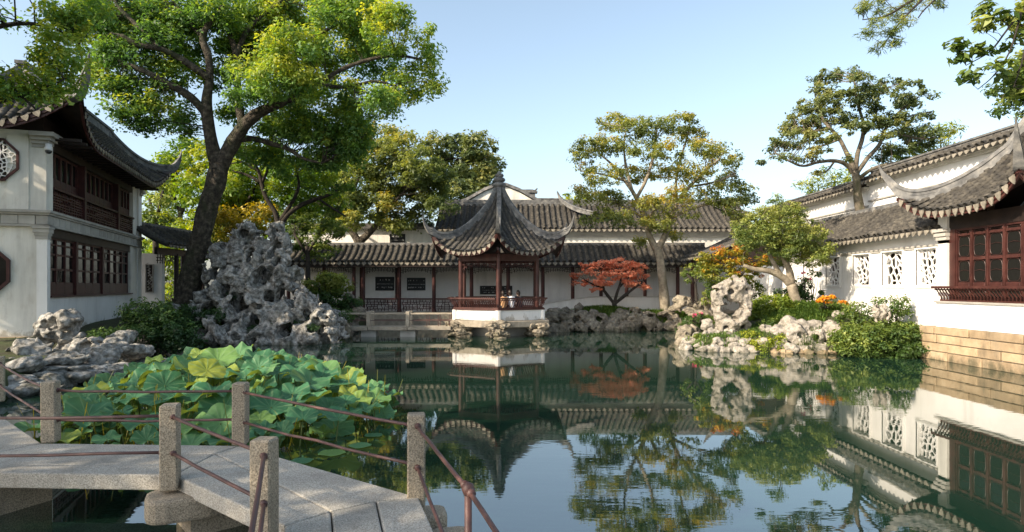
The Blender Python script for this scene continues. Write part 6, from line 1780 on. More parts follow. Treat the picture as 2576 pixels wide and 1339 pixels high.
# ------------------------------------------------------------------ trees
# the old camphor
tree('camphor_tree', 'huge leaning camphor tree with mossy forked trunk and spreading bright green crown', 23.5,
     [(468, 772, 31.0), (478, 700, 26.7), (500, 610, 24.1), (520, 530, 23.2), (540, 465, 24.1), (552, 415, 22.4)],
     [[(548, 430, 18.9), (532, 360, 15.5, -.2), (522, 300, 13.8, -.4), (520, 250, 12.0, -.5), (528, 190, 9.5, -.6), (524, 140, 8.6, -.7), (510, 95, 7.7, -.7), (530, 55, 6.0, -.8), (560, 15, 4.3, -.8)],
      [(552, 425, 20.6), (580, 370, 18.1), (612, 320, 15.5, -.3), (650, 285, 13.8, -.6), (700, 262, 11.2, -.9), (735, 245, 8.6, -1.1), (770, 215, 6.0, -1.2), (820, 190, 4.3, -1)],
      [(600, 350, 8.6), (640, 350, 7.7, .2), (685, 362, 6.9, .3), (725, 375, 6.0, .4), (765, 400, 4.3, .5), (810, 410, 2.6, .6)],
      [(522, 290, 10.3, -.4), (480, 245, 9.5, -.8), (430, 215, 8.6, -1.2), (380, 188, 6.9, -1.5), (340, 170, 6.0, -1.7), (310, 160, 3.4, -1.8)],
      [(528, 200, 8.6, -.6), (480, 165, 8.6, -.9), (440, 140, 7.7, -1.2), (400, 122, 6.9, -1.5), (345, 112, 6.0, -1.8), (305, 88, 4.3, -2)],
      [(405, 125, 6.0, -1.5), (380, 100, 5.2, -1.4), (340, 60, 5.2, -1.4), (300, 20, 4.3, -1.4), (280, -20, 2.6, -1.4)],
      [(612, 320, 10.3, -.2), (600, 260, 9.5, -.1), (598, 200, 8.6, 0), (592, 130, 7.7, 0), (570, 70, 6.0, .2), (545, 20, 4.3, .3)],
      [(595, 140, 6.9, 0), (620, 80, 6.0, .3), (660, 40, 5.2, .5), (710, 0, 4.3, .6)],
      [(700, 262, 6.9, -.9), (690, 210, 6.0, -.8), (720, 150, 5.2, -.6), (780, 100, 4.3, -.4), (850, 60, 3.4, -.2)],
      [(735, 245, 6.9, -1.1), (800, 210, 6.0, -.8), (860, 175, 5.2, -.6), (930, 150, 4.3, -.4), (1000, 140, 3.4, -.3), (1060, 150, 2.6, -.2)],
      [(800, 212, 5.2, -.8), (870, 220, 4.3, -.4), (940, 205, 3.4, -.2), (990, 215, 2.6, 0)],
      [(510, 95, 5.2, -.7), (470, 50, 4.3, -.5), (440, 10, 3.4, -.4)]],
     [(300, 20, 110, 60, 0.40), (420, 30, 100, 60, 0.48), (540, 20, 90, 55, 0.49), (650, 30, 100, 60, 0.51), (770, 30, 110, 60, 0.42), (890, 30, 110, 55, 0.40), (980, 75, 70, 60, 0.40), (1050, 120, 62, 70, 0.45, 0), (1085, 190, 38, 55, 0.45, 0),
      (1010, 210, 60, 45, 0.38, .5), (930, 150, 80, 60, 0.36), (960, 250, 50, 35, 0.34), (850, 110, 90, 60, 0.38), (740, 120, 100, 60, 0.61, -1.8), (680, 190, 80, 60, 0.79, -2.0), (740, 215, 70, 40, 0.64, -1.8), (600, 120, 70, 60, 0.57, 1), (480, 95, 80, 60, 0.48),  # higher tint biases paint sunlit yellow patches into the leaf colour
      (370, 110, 90, 50, 0.46, -1), (300, 140, 70, 40, 0.42, -1.5), (290, 205, 48, 45, 0.63, -1.5), (360, 225, 70, 50, 0.61, -1), (440, 190, 70, 45, 0.57, -.6), (320, 270, 60, 34, 0.61, -1.4), (390, 290, 56, 40, 0.61, -1), (350, 318, 40, 20, 0.57, -1.2), (470, 300, 45, 40, 0.61, 0.5),
      (250, 190, 30, 30, 0.57, -1.6), (640, 240, 60, 35, 0.42, -1.2), (790, 270, 80, 50, 0.34, 0), (860, 300, 70, 50, 0.31, .5), (900, 340, 45, 45, 0.31, 1), (830, 360, 80, 40, 0.31, .8), (760, 330, 60, 40, 0.38, .4), (690, 330, 50, 30, 0.42, .5), (620, 190, 50, 40, 0.49, -.6),
      (880, 235, 50, 35, 0.34, 0), (1000, 260, 40, 25, 0.34, .3), (560, 190, 40, 40, 0.46, .5), (810, 400, 60, 30, 0.28, 1.2), (880, 400, 45, 30, 0.31, 1.5), (420, 60, 90, 60, 0.49, 1), (250, 110, 70, 60, 0.42, -.5), (440, 150, 70, 40, 0.53, 1.2), (640, 120, 80, 60, 0.46, 1.5), (780, 180, 90, 60, 0.42, 1.5), (900, 60, 90, 60, 0.38, 1.2), (660, 60, 90, 60, 0.46, 1.5), (730, 300, 90, 50, 0.38, 1.5), (860, 345, 80, 50, 0.28, 2), (900, 290, 60, 50, 0.31, 1), (640, 380, 40, 30, 0.42, 1), (580, 290, 40, 30, 0.49, 1.5), (700, 400, 60, 30, 0.34, 1.5), (280, 60, 70, 60, 0.42, -1), (230, 30, 60, 50, 0.42, -1)],
     M['lf_camphor'], M['bark'], leaf=0.070, sub_r=0.42, kd=8.5, n_leaf=82, base_z=0.9, depth=1.3, twig=0.010, twig_frac=0.35, hollow=0.35, n=12, flare=1.15)

# overhanging tree at the top left, trunk outside the frame
tree('overhanging_tree', 'leafy tree overhanging the near left roof with loose twigs of small leaves', 12.0,
     [(-420, 760, 40), (-400, 600, 36), (-360, 420, 32), (-330, 250, 28), (-300, 100, 24)],
     [[(-330, 250, 18), (-200, 150, 13, .3), (-80, 90, 9, .6), (40, 60, 6, .8), (130, 70, 4, 1), (200, 110, 2, 1.2)],
      [(-345, 330, 16), (-220, 300, 11, .2), (-90, 280, 8, .4), (20, 250, 5, .5), (90, 230, 3, .6), (160, 200, 2, .8)],
      [(-300, 100, 18), (-250, -100, 14), (-150, -250, 10), (0, -380, 7)], [(-320, 180, 16), (-480, 20, 12, -1), (-600, -120, 8, -2)],
      [(-100, 100, 8, .5), (-20, 180, 5, .5), (40, 230, 4, .5), (90, 275, 2, .5)]],
     [(20, 40, 100, 55, .42, .8), (110, 30, 80, 50, .4, 1), (190, 60, 40, 45, .35, 1.3), (40, 130, 80, 45, .55, .6), (120, 130, 60, 45, .4, 1), (180, 180, 34, 40, .4, 1.2), (20, 210, 60, 34, .5, .5), (90, 235, 50, 30, .5, .6), (-60, 150, 80, 90, .4, .3), (-120, 20, 140, 100, .35),
      (-260, -60, 180, 130, .3, -1.5), (-420, 30, 160, 140, .3, 0), (-200, -260, 200, 120, .3, -1), (-480, -160, 180, 130, .3, -1.5), (-330, 200, 130, 90, .3, -1.5), (-520, 230, 120, 120, .3, 0.5), (-330, -400, 240, 140, .3, -1), (-600, 0, 160, 160, .3, -2), (60, 80, 90, 60, .45, .2), (0, 100, 80, 80, .5, .4), (230, 30, 50, 50, .35, 1.2), (150, 110, 60, 50, .4, .7), (140, 215, 30, 16, .4, 1), (40, 175, 70, 44, .5, .3), (110, 235, 50, 24, .45, .6), (15, 245, 44, 26, .5, .4), (70, 130, 70, 40, .45, .4), (-20, 60, 80, 80, .45, .4), (185, 215, 26, 14, .35, 1.2)],
     M['lf_camphor'], M['bark_dark'], leaf=0.052, sub_r=0.30, kd=6.5, n_leaf=70, base_z=0.4, depth=.8, twig=0.007, twig_frac=0.5, hollow=0.3, flat=0.8)

# shade trees of the same garden left of and behind the camera
tree('shade_tree', 'broad leafed shade tree beyond the left edge whose crown shades the hall front', 15.5,
     [(-1050, 760, 45), (-1030, 500, 40), (-1000, 300, 34)], [[(-1000, 320, 26), (-900, 100, 18), (-820, -60, 12)], [(-1000, 320, 24), (-1120, 80, 16), (-1200, -60, 10)]],
     [(-950, 60, 260, 160, .3), (-780, 150, 200, 140, .3), (-1150, 100, 220, 150, .3), (-900, 260, 220, 120, .3), (-800, -40, 200, 120, .3), (-720, 330, 140, 110, .3), (-850, 60, 200, 140, .3, -2), (-700, 200, 160, 120, .3, -1.5), (-980, 230, 180, 120, .3, -1.5), (-860, 400, 150, 90, .3, 1)], M['lf_dark'], M['bark_dark'], leaf=0.12, sub_r=0.5, kd=6, n_leaf=44, base_z=0.4, depth=1.5, twig_frac=0.15)
def shade(name, label, loc, blobs):
    t = thing(name, label, 'tree', loc)
    tr = [(loc[0], loc[1], loc[2], .32), (loc[0]+.1, loc[1]+.2, 2.5, .28), (loc[0]+.3, loc[1]+.4, 5.0, .22)]
    me, _ = limb_mesh('trunk', tr, M['bark_dark'], 12); put('trunk', me, t, world=True)
    for c, r, b in blobs:
        me, _ = limb_mesh('branch', [(loc[0]+.3, loc[1]+.4, 4.8, .15), ((loc[0]+c[0])/2, (loc[1]+c[1])/2, (5+c[2])/2+.4, .1), (*c, .04)], M['bark_dark'], 8); put('branch', me, t, world=True)
    crown('crown', t, blobs, M['lf_dark'], 0.11, 0.5, 4.6, 44, .7)
shade('shade_tree', 'shade tree on the near left bank whose crown dapples the zigzag bridge with light', (-12.2, 0.6, .4),
      [((-11.8, -.8, 7.4), (2.5, 2.5, 1.5), .3), ((-13.6, 1.2, 6.6), (2.5, 2.4, 1.5), .3), ((-9.8, -1.8, 6.8), (2.4, 2.2, 1.4), .3), ((-11.0, 1.2, 8.4), (2.2, 2.2, 1.3), .3), ((-9.0, -3.2, 7.4), (2.2, 2.2, 1.3), .3), ((-17.0, 6.6, 6.4), (2.6, 2.6, 1.5), .3), ((-15.6, 4.6, 7.0), (2.0, 1.8, 1.3), .3)])

# background trees on the left
tree('background_tree', 'dark green rounded tree against the end of the two storey hall', 34, [(392, 690, 8), (392, 600, 7), (392, 540, 5)], [[(392, 560, 5), (375, 500, 3)], [(392, 560, 5), (410, 480, 3)]],
     [(388, 480, 36, 40, .35), (398, 530, 38, 40, .3), (380, 560, 30, 26, .25), (405, 455, 26, 26, .4)], M['lf_bush'], M['bark_dark'], leaf=0.10, sub_r=0.45, kd=6, n_leaf=44, base_z=0.5, depth=.8, twig_frac=.1)
tree('background_tree', 'sunlit yellow green tree glowing just left of the leaning trunk', 44, [(452, 700, 8), (452, 600, 7), (455, 520, 5)], [[(455, 540, 5), (430, 470, 3)], [(455, 540, 5), (490, 460, 3)]],
     [(430, 420, 46, 36, .45), (470, 390, 46, 40, .5), (460, 450, 60, 46, .55), (430, 500, 50, 40, .55), (490, 480, 46, 50, .6), (450, 545, 46, 30, .6), (500, 400, 40, 40, .6), (420, 580, 50, 40, .5), (470, 600, 60, 40, .45), (520, 560, 40, 60, .5), (400, 620, 60, 30, .35), (450, 640, 80, 30, .3)], M['lf_yellow'], M['bark_dark'], leaf=0.13, sub_r=0.6, kd=8, n_leaf=60, base_z=0.5, depth=1.5, twig_frac=.1)
tree('background_tree', 'mid green tree filling the gap behind the leaning trunk and the rockery', 42, [(600, 700, 8), (600, 600, 7), (605, 520, 5)], [[(605, 540, 5), (570, 470, 3)], [(605, 540, 5), (650, 460, 3)]],
     [(570, 440, 56, 46, .45), (620, 470, 60, 46, .5), (590, 510, 60, 40, .4), (660, 440, 50, 44, .6), (640, 520, 56, 36, .5), (700, 470, 50, 50, .6), (740, 520, 46, 46, .6), (680, 390, 46, 36, .55), (610, 390, 40, 30, .5), (560, 500, 34, 60, .4), (560, 580, 60, 50, .4), (700, 560, 60, 40, .4), (780, 480, 60, 50, .4), (820, 440, 60, 50, .35), (800, 560, 60, 50, .35), (880, 430, 60, 50, .3), (740, 430, 60, 40, .5), (860, 520, 60, 50, .3)], M['lf_yellow'], M['bark_dark'], leaf=0.12, sub_r=0.55, kd=8, n_leaf=60, base_z=0.5, depth=1.5, twig_frac=.1)
tree('golden_tree', 'low golden leaved autumn tree behind the top of the rockery', 31, [(600, 720, 7), (600, 640, 6), (600, 590, 4)], [[(600, 610, 4), (570, 560, 2)], [(600, 610, 4), (640, 560, 2)]],
     [(580, 545, 50, 24, .42), (640, 560, 50, 26, .38), (610, 580, 60, 24, .25), (560, 590, 30, 26, .22), (650, 530, 40, 20, .42), (540, 570, 26, 30, .3)], M['lf_gold'], M['bark_dark'], leaf=0.085, sub_r=0.36, kd=6, n_leaf=42, base_z=0.6, depth=.8, twig_frac=.2)
tree('young_tree', 'slender dark limbed tree with airy foliage rising behind the rockery peak', 27.5,
     [(704, 640, 11), (703, 590, 10), (702, 560, 9)],
     [[(702, 565, 8), (690, 530, 6), (668, 495, 5.5), (658, 460, 5), (650, 430, 4), (630, 395, 3), (615, 360, 2)], [(704, 570, 8), (725, 540, 6), (760, 515, 5.5), (800, 500, 5), (840, 485, 3.5), (870, 460, 2.5)],
      [(706, 555, 6), (728, 520, 5), (745, 490, 4), (752, 460, 3), (745, 430, 2)], [(658, 460, 4), (620, 440, 3), (585, 430, 2)], [(658, 462, 4), (672, 430, 3), (670, 400, 2)], [(800, 500, 3.5), (830, 520, 3), (870, 545, 2)], [(650, 430, 3), (610, 410, 2), (580, 412, 1.5)]],
     [(610, 375, 40, 24, .45), (660, 395, 40, 22, .5), (600, 425, 34, 16, .45), (740, 430, 46, 26, .4), (790, 460, 50, 28, .45), (850, 460, 46, 28, .35), (720, 480, 36, 18, .5), (840, 510, 46, 24, .4), (770, 400, 40, 22, .3)],
     M['lf_yellow'], M['bark_dark'], leaf=0.06, sub_r=0.3, kd=7, n_leaf=50, base_z=0.9, depth=.8, twig=0.009, twig_frac=.6)
tree('leaning_tree', 'forked leaning tree with dark spreading crown growing behind the corridor roof left of the pavilion', 36.2,
     [(908, 640, 11), (905, 615, 11), (898, 600, 10)],
     [[(900, 605, 9), (880, 575, 8), (868, 545, 7), (860, 520, 5), (840, 490, 3)], [(905, 608, 9), (925, 590, 8), (948, 565, 7), (965, 540, 5), (990, 510, 4), (1020, 480, 3)], [(872, 555, 5), (830, 530, 4), (790, 505, 3)], [(955, 555, 5), (950, 500, 4), (960, 440, 3), (970, 390, 2)], [(865, 530, 4), (890, 480, 3), (910, 430, 2)]],
     [(960, 350, 60, 34, .5), (1010, 370, 60, 40, .45), (930, 400, 60, 40, .4), (1050, 420, 60, 46, .35), (990, 440, 70, 46, .4), (910, 460, 60, 46, .35), (1080, 480, 56, 46, .3), (1020, 510, 70, 40, .25), (940, 520, 60, 36, .35), (870, 500, 46, 40, .35), (1090, 440, 50, 40, .3), (1040, 560, 60, 34, .12), (1000, 570, 40, 20, .15), (1110, 520, 36, 30, .2), (880, 560, 40, 24, .3)],
     M['lf_olive'], M['bark'], leaf=0.095, sub_r=0.45, kd=8, n_leaf=66, base_z=2.0, depth=1.2, twig_frac=.3)
tree('background_tree', 'dense dark tree far behind the hall roof left of the spire', 52, [(1180, 600, 8), (1180, 500, 7), (1180, 440, 5)], [[(1180, 460, 5), (1150, 400, 3)], [(1180, 460, 5), (1215, 400, 3)]],
     [(1110, 370, 46, 34, .4), (1150, 380, 46, 44, .35), (1200, 370, 46, 40, .4), (1230, 410, 34, 36, .4), (1180, 430, 60, 40, .3), (1130, 440, 50, 40, .25), (1215, 450, 40, 34, .3), (1160, 480, 50, 30, .25), (1070, 400, 40, 50, .3)], M['lf_gnarl'], M['bark_dark'], leaf=0.15, sub_r=0.6, kd=8, n_leaf=60, base_z=0.5, depth=1.5, twig_frac=.1)
tree('maple_tree', 'drooping deep green maple in front of the corridor left of the shrub', 29.5, [(775, 720, 7), (775, 660, 6), (772, 620, 5)], [[(772, 640, 4), (740, 590, 3)], [(772, 640, 4), (810, 580, 3)]],
     [(745, 575, 40, 28, .35), (790, 560, 46, 30, .4), (820, 590, 40, 26, .3), (770, 610, 56, 24, .3), (810, 630, 46, 16, .3), (750, 540, 40, 24, .45), (830, 545, 40, 30, .35), (790, 645, 30, 10, .5), (850, 575, 30, 26, .25)], M['lf_bush'], M['bark_dark'], leaf=0.07, sub_r=0.32, kd=6, n_leaf=44, base_z=0.6, depth=.7, twig_frac=.2, flat=.45)
tree('background_tree', 'pale green treetop showing behind the hall roof right of the spire', 56, [(1450, 640, 7), (1450, 560, 5)], [[(1450, 580, 4), (1445, 510, 3)]],
     [(1445, 500, 26, 26, .7), (1430, 520, 20, 16, .6)], M['lf_lime'], M['bark_dark'], leaf=0.17, sub_r=0.6, kd=5, n_leaf=40, base_z=0.5, depth=1, twig_frac=.1)

# slim tree in the middle of the far bank
tree('slim_tree', 'tall slim pale barked tree with open olive crown beside the red maple', 30.3,
     [(1673, 782, 13), (1671, 740, 11.5), (1665, 690, 10.5), (1660, 650, 10), (1652, 622, 10)],
     [[(1652, 628, 8), (1632, 590, 7), (1624, 560, 6.5), (1612, 525, 6), (1596, 490, 5), (1572, 455, 4), (1540, 415, 3, .5), (1505, 385, 2, .6)],
      [(1656, 625, 8), (1676, 585, 7), (1690, 548, 6), (1702, 515, 5), (1735, 470, 4, -.3), (1775, 430, 3, -.5), (1810, 400, 2, -.6)],
      [(1600, 500, 5), (1622, 460, 4), (1640, 410, 3.5), (1648, 360, 2.5), (1655, 310, 1.5)], [(1702, 515, 4), (1700, 460, 3.5), (1712, 400, 3), (1730, 340, 2), (1735, 300, 1.2)],
      [(1590, 480, 4), (1575, 420, 3), (1570, 370, 2), (1575, 320, 1.2)], [(1690, 548, 4), (1740, 525, 3.5), (1800, 510, 3), (1860, 500, 2)], [(1620, 550, 4), (1570, 520, 3), (1510, 500, 2.5), (1460, 490, 1.5)], [(1572, 455, 3), (1520, 440, 2), (1460, 430, 1.5)],
      [(1735, 470, 3), (1790, 460, 2.5), (1850, 440, 2)], [(1632, 590, 5), (1640, 540, 4), (1665, 490, 3)]],
     [(1540, 310, 46, 24, .5), (1590, 325, 50, 30, .55), (1650, 320, 50, 30, .5), (1720, 310, 40, 28, .45), (1735, 345, 40, 26, .5), (1480, 370, 46, 26, .45), (1530, 370, 50, 30, .5), (1620, 380, 50, 26, .55), (1690, 380, 50, 28, .55), (1780, 370, 50, 28, .5), (1820, 400, 44, 28, .45),
      (1470, 420, 36, 20, .45), (1520, 440, 56, 28, .45), (1600, 440, 46, 24, .6), (1660, 430, 44, 22, .6), (1750, 430, 60, 30, .55), (1840, 450, 46, 30, .4), (1480, 490, 40, 24, .4), (1530, 500, 56, 26, .4), (1640, 510, 60, 22, .5), (1720, 490, 50, 24, .55), (1800, 490, 60, 30, .45), (1880, 490, 30, 26, .35),
      (1560, 550, 50, 24, .45), (1660, 560, 60, 26, .4), (1720, 540, 40, 20, .45), (1510, 540, 34, 20, .45), (1620, 610, 30, 12, .3), (1450, 395, 20, 12, .4), (1860, 560, 24, 24, .35), (1700, 590, 24, 14, .4), (1480, 560, 20, 16, .4), (1850, 520, 50, 24, .35)],
     M['lf_olive'], M['bark_light'], leaf=0.062, sub_r=0.30, kd=6.2, n_leaf=54, base_z=0.6, depth=1.2, twig=0.010, twig_frac=.5)

# gnarled tree in front of the boundary wall
tree('gnarled_tree', 'old gnarled tree with twisting bare limbs and tufted foliage rising above the gallery roof', 24.8,
     [(2174, 600, 12.6), (2169, 555, 11.8), (2160, 510, 10.1), (2156, 470, 9.2), (2152, 430, 9.2)],
     [[(2152, 440, 6.6), (2130, 415, 5.5), (2100, 405, 4.5, -.2), (2060, 408, 3.9, -.3), (2020, 418, 3.0, -.5), (1985, 405, 2.4, -.6), (1950, 385, 1.5, -.6)],
      [(2152, 430, 6.6), (2130, 385, 5.5), (2112, 350, 4.9), (2090, 325, 3.9), (2070, 300, 3.4, .3), (2060, 265, 2.4, .4), (2050, 240, 1.5, .5)],
      [(2152, 430, 6.6), (2158, 385, 5.5), (2170, 345, 4.9), (2172, 310, 4.2), (2160, 270, 3.4), (2152, 235, 2.4), (2150, 205, 1.5)],
      [(2156, 435, 6.0), (2185, 395, 5.1), (2212, 365, 4.9), (2222, 335, 4.2), (2245, 300, 3.4), (2275, 270, 2.4), (2310, 245, 1.5)],
      [(2160, 450, 5.5), (2195, 425, 4.2, -.3), (2240, 412, 3.0, -.5), (2290, 405, 2.1, -.6)], [(2172, 340, 3.6), (2200, 305, 3.0), (2205, 265, 2.4), (2215, 230, 1.5)], [(2100, 405, 3.0), (2080, 430, 1.8), (2050, 440, 1.2)],
      [(2090, 325, 3.0), (2045, 330, 2.4), (2000, 335, 1.8), (1970, 340, 1.2)], [(2222, 335, 3.0), (2270, 340, 2.4), (2320, 350, 1.8), (2355, 345, 1.2)], [(2112, 350, 3.6), (2075, 365, 2.4), (2030, 375, 1.8)], [(2245, 300, 2.4), (2300, 290, 1.8), (2345, 280, 1.2)]],
     [(2080, 195, 36, 18, .4), (2130, 188, 34, 18, .45), (2070, 222, 36, 20, .4), (2110, 245, 40, 20, .45), (2030, 265, 36, 16, .4), (2060, 280, 36, 14, .4), (2170, 200, 26, 14, .4), (2240, 205, 30, 14, .4), (2290, 218, 36, 14, .45), (2335, 235, 26, 10, .4), (2210, 235, 36, 18, .45), (2262, 250, 40, 16, .4), (2180, 270, 44, 20, .4),
      (2130, 300, 30, 14, .4), (2010, 300, 40, 16, .45), (1975, 335, 34, 12, .4), (2040, 325, 34, 12, .45), (2000, 360, 40, 12, .4), (1950, 370, 30, 14, .4), (1940, 398, 22, 12, .4), (1985, 395, 30, 8, .4), (2230, 300, 40, 18, .4), (2290, 290, 36, 14, .45), (2340, 330, 26, 14, .4), (2280, 335, 36, 12, .4), (2230, 345, 34, 12, .4),
      (2300, 360, 34, 10, .35), (2250, 380, 36, 10, .35), (2070, 360, 30, 10, .4), (2030, 400, 30, 8, .4), (2050, 440, 20, 8, .4), (2300, 400, 30, 8, .35), (2150, 250, 30, 14, .4), (2320, 300, 26, 12, .4), (2100, 290, 44, 20, .5, -.5), (2160, 320, 40, 18, .5, -.6), (2200, 310, 40, 18, .5, -.5), (2060, 310, 40, 18, .5), (2020, 340, 40, 16, .5), (2080, 340, 36, 14, .45), (2250, 320, 44, 18, .5), (2310, 330, 36, 14, .5), (2180, 230, 40, 20, .5, -.6), (2090, 250, 44, 20, .5, -.5), (2280, 260, 40, 18, .5), (2000, 320, 36, 16, .5), (1960, 350, 30, 14, .5), (2260, 370, 40, 12, .45), (2210, 395, 30, 9, .4), (2330, 355, 30, 12, .45), (2050, 380, 34, 10, .45), (2120, 400, 22, 8, .45), (1930, 410, 20, 9, .45)],
     M['lf_gnarl'], M['bark_mid'], leaf=0.060, sub_r=0.22, kd=4.6, n_leaf=46, base_z=0.9, depth=.7, twig=0.010, twig_frac=.55, flat=.6)

# podocarpus on the right bank
tree('cloud_pruned_pine', 'yew pine with slanting bare trunks and layered green pads on the right bank', 22.0,
     [(2007, 770, 14), (1998, 742, 12), (1990, 715, 11)],
     [[(1990, 716, 10), (1965, 695, 9), (1935, 682, 7.5), (1900, 678, 6), (1870, 668, 3.5)], [(1990, 718, 10), (1985, 680, 8), (1972, 650, 7), (1966, 610, 6), (1960, 570, 4), (1965, 540, 2.5)], [(1966, 695, 7), (1945, 660, 5.5), (1930, 630, 4), (1910, 600, 3)], [(1972, 645, 5), (2005, 625, 4), (2040, 605, 3)], [(1966, 610, 4), (1930, 580, 3), (1900, 570, 2)]],
     [(1950, 530, 46, 20, .5), (1985, 550, 56, 24, .5), (1920, 560, 50, 22, .45), (2020, 570, 46, 22, .5), (1890, 590, 44, 22, .45), (1960, 590, 56, 24, .45), (2040, 605, 46, 22, .5), (1920, 625, 56, 22, .45), (2000, 625, 56, 22, .45), (2060, 635, 34, 20, .5), (1880, 620, 34, 20, .45), (2040, 655, 46, 16, .45), (1960, 655, 40, 14, .4),
      (1990, 525, 34, 16, .6), (1860, 600, 26, 16, .5), (2075, 650, 20, 12, .6), (1930, 540, 44, 20, .6, -.4), (1970, 570, 60, 26, .6, -.5), (1910, 590, 50, 24, .55, -.4), (2010, 600, 50, 24, .6, -.4), (1960, 620, 60, 26, .55, -.5), (2055, 620, 40, 22, .6, -.3), (2020, 640, 56, 20, .55, -.4), (1900, 610, 50, 22, .55, -.3), (1880, 570, 40, 20, .5), (1955, 505, 26, 12, .6), (2050, 585, 34, 18, .6)],
     M['lf_pine'], M['bark_light'], leaf=0.046, sub_r=0.19, kd=5.6, n_leaf=56, base_z=1.05, depth=.5, twig=0.007, twig_frac=.3, flat=.6, aspect=.33)
tree('autumn_shrub', 'orange and yellow tinted shrubby tree between the slim tree and the yew pine', 23.5, [(1865, 765, 6), (1862, 730, 5), (1855, 700, 4)], [[(1855, 705, 3.5), (1820, 670, 2.5)], [(1855, 705, 3.5), (1890, 660, 2.5)]],
     [(1795, 640, 34, 16, .58), (1840, 632, 40, 16, .58), (1880, 640, 34, 18, .52), (1810, 668, 44, 20, .48), (1860, 668, 46, 20, .5), (1770, 665, 34, 18, .35), (1825, 695, 44, 16, .45), (1880, 695, 40, 16, .35), (1900, 670, 30, 18, .4), (1775, 690, 34, 16, .2), (1915, 650, 30, 14, .45)], M['lf_orange'], M['bark_dark'], leaf=0.050, sub_r=0.2, kd=5.5, n_leaf=44, base_z=0.8, depth=.4, twig_frac=.3, flat=.5)
tree('young_tree', 'thin green sapling against the shaded white wall behind the variegated shrub', 28, [(1752, 765, 4), (1750, 720, 3), (1748, 690, 2.5)], [[(1750, 715, 2.5), (1728, 690, 2)], [(1750, 710, 2.5), (1770, 680, 2)]],
     [(1735, 680, 26, 20, .4), (1765, 670, 30, 22, .45), (1725, 700, 20, 14, .3), (1775, 695, 24, 16, .35)], M['lf_bush'], M['bark_dark'], leaf=0.055, sub_r=0.24, kd=3, n_leaf=36, base_z=0.6, depth=.4, twig_frac=.5)
tree('red_maple', 'low red leaved maple with splayed stems on the far bank', 30.0, [(1546, 790, 7.5), (1546, 772, 6.5), (1545, 760, 6)],
     [[(1545, 764, 4.5), (1530, 745, 4), (1512, 725, 3), (1480, 710, 2)], [(1546, 762, 4.5), (1552, 738, 4), (1560, 715, 3), (1562, 690, 2)], [(1547, 764, 4.5), (1570, 745, 4), (1595, 725, 3), (1615, 712, 2)], [(1520, 732, 3), (1515, 705, 2), (1505, 680, 1.5)], [(1556, 725, 3), (1580, 700, 2), (1590, 680, 1.5)]],
     [(1480, 670, 34, 12, .5), (1520, 665, 34, 12, .55), (1565, 662, 40, 12, .6), (1600, 672, 30, 12, .5), (1465, 692, 28, 10, .5), (1505, 690, 40, 12, .5), (1555, 690, 46, 12, .55), (1605, 695, 28, 12, .55), (1480, 712, 34, 9, .55), (1520, 712, 30, 8, .45), (1575, 712, 30, 8, .6), (1610, 718, 24, 8, .75), (1550, 675, 46, 10, .5), (1625, 722, 12, 5, .8), (1448, 712, 14, 6, .6), (1500, 728, 20, 6, .5)],
     M['lf_red'], M['bark_dark'], leaf=0.046, sub_r=0.17, kd=5.2, n_leaf=48, base_z=0.75, depth=.5, twig_frac=.5, flat=.5)

# bamboo and treetops behind the boundary wall
for lab, Y, bl in (('yellow green bamboo tops above the boundary wall just right of the gnarled crown', 26, [(2270, 385, 34, 28, .75), (2320, 355, 40, 32, .7), (2365, 340, 34, 26, .75), (2412, 328, 22, 18, .7), (2390, 350, 28, 18, .6), (2240, 410, 30, 22, .6), (2300, 390, 40, 24, .7)]),
                   ('bright green bush top above the lower boundary wall left of the gnarled trunk', 31, [(2060, 470, 40, 24, .5), (2100, 450, 40, 26, .55), (2130, 440, 26, 20, .5), (2020, 475, 30, 24, .7), (2080, 430, 26, 16, .45)])):
    t = tree('bamboo', lab, Y, [(bl[1][0], 640, 3), (bl[1][0], 480, 2.5), (bl[1][0], bl[1][1], 2)], [[(bl[1][0]+4, 640, 2), (bl[0][0], 480, 1.8), (bl[0][0], bl[0][1], 1)], [(bl[1][0]+6, 640, 2), (bl[2][0], 480, 1.8), (bl[2][0], bl[2][1], 1)]], bl, M['lf_lime'], M['stalk'], leaf=0.10, sub_r=0.34, kd=4.5, n_leaf=40, base_z=0.4, depth=.5, aspect=.22, twig_frac=.3, cat='bamboo')

# boughs reaching in at the top right from trees beside the camera
tree('pine_bough', 'pine bough with needle tufts hanging in from the top edge above the gnarled tree', 9.0,
     [(3050, 900, 26), (3000, 500, 24), (2900, 100, 20), (2800, -200, 14)],
     [[(2830, -120, 10), (2600, -110, 7), (2450, -60, 5), (2340, -20, 4), (2280, 10, 3), (2230, 40, 2), (2170, 50, 1.2)], [(2340, -20, 3), (2270, 50, 2.2), (2240, 90, 1.8), (2215, 120, 1)], [(2400, -45, 3), (2330, 20, 2), (2310, 45, 1.5)]],
     [(2170, 20, 26, 22, .5, 0), (2210, 10, 34, 22, .5, .2), (2200, 50, 30, 18, .45, -.1), (2260, 30, 36, 24, .5, .1), (2230, 80, 30, 20, .4, 0), (2212, 118, 22, 14, .35, 0), (2300, 10, 40, 18, .55, .2), (2280, 62, 30, 12, .4, -.1), (2350, 0, 40, 14, .5, .1), (2180, 80, 20, 14, .4, 0), (2255, 105, 16, 10, .35, 0)],
     M['lf_pine'], M['bark_dark'], leaf=0.05, sub_r=0.11, kd=3.6, n_leaf=60, base_z=0.5, depth=.1, twig=0.006, twig_frac=.7, hollow=.1, aspect=.10)
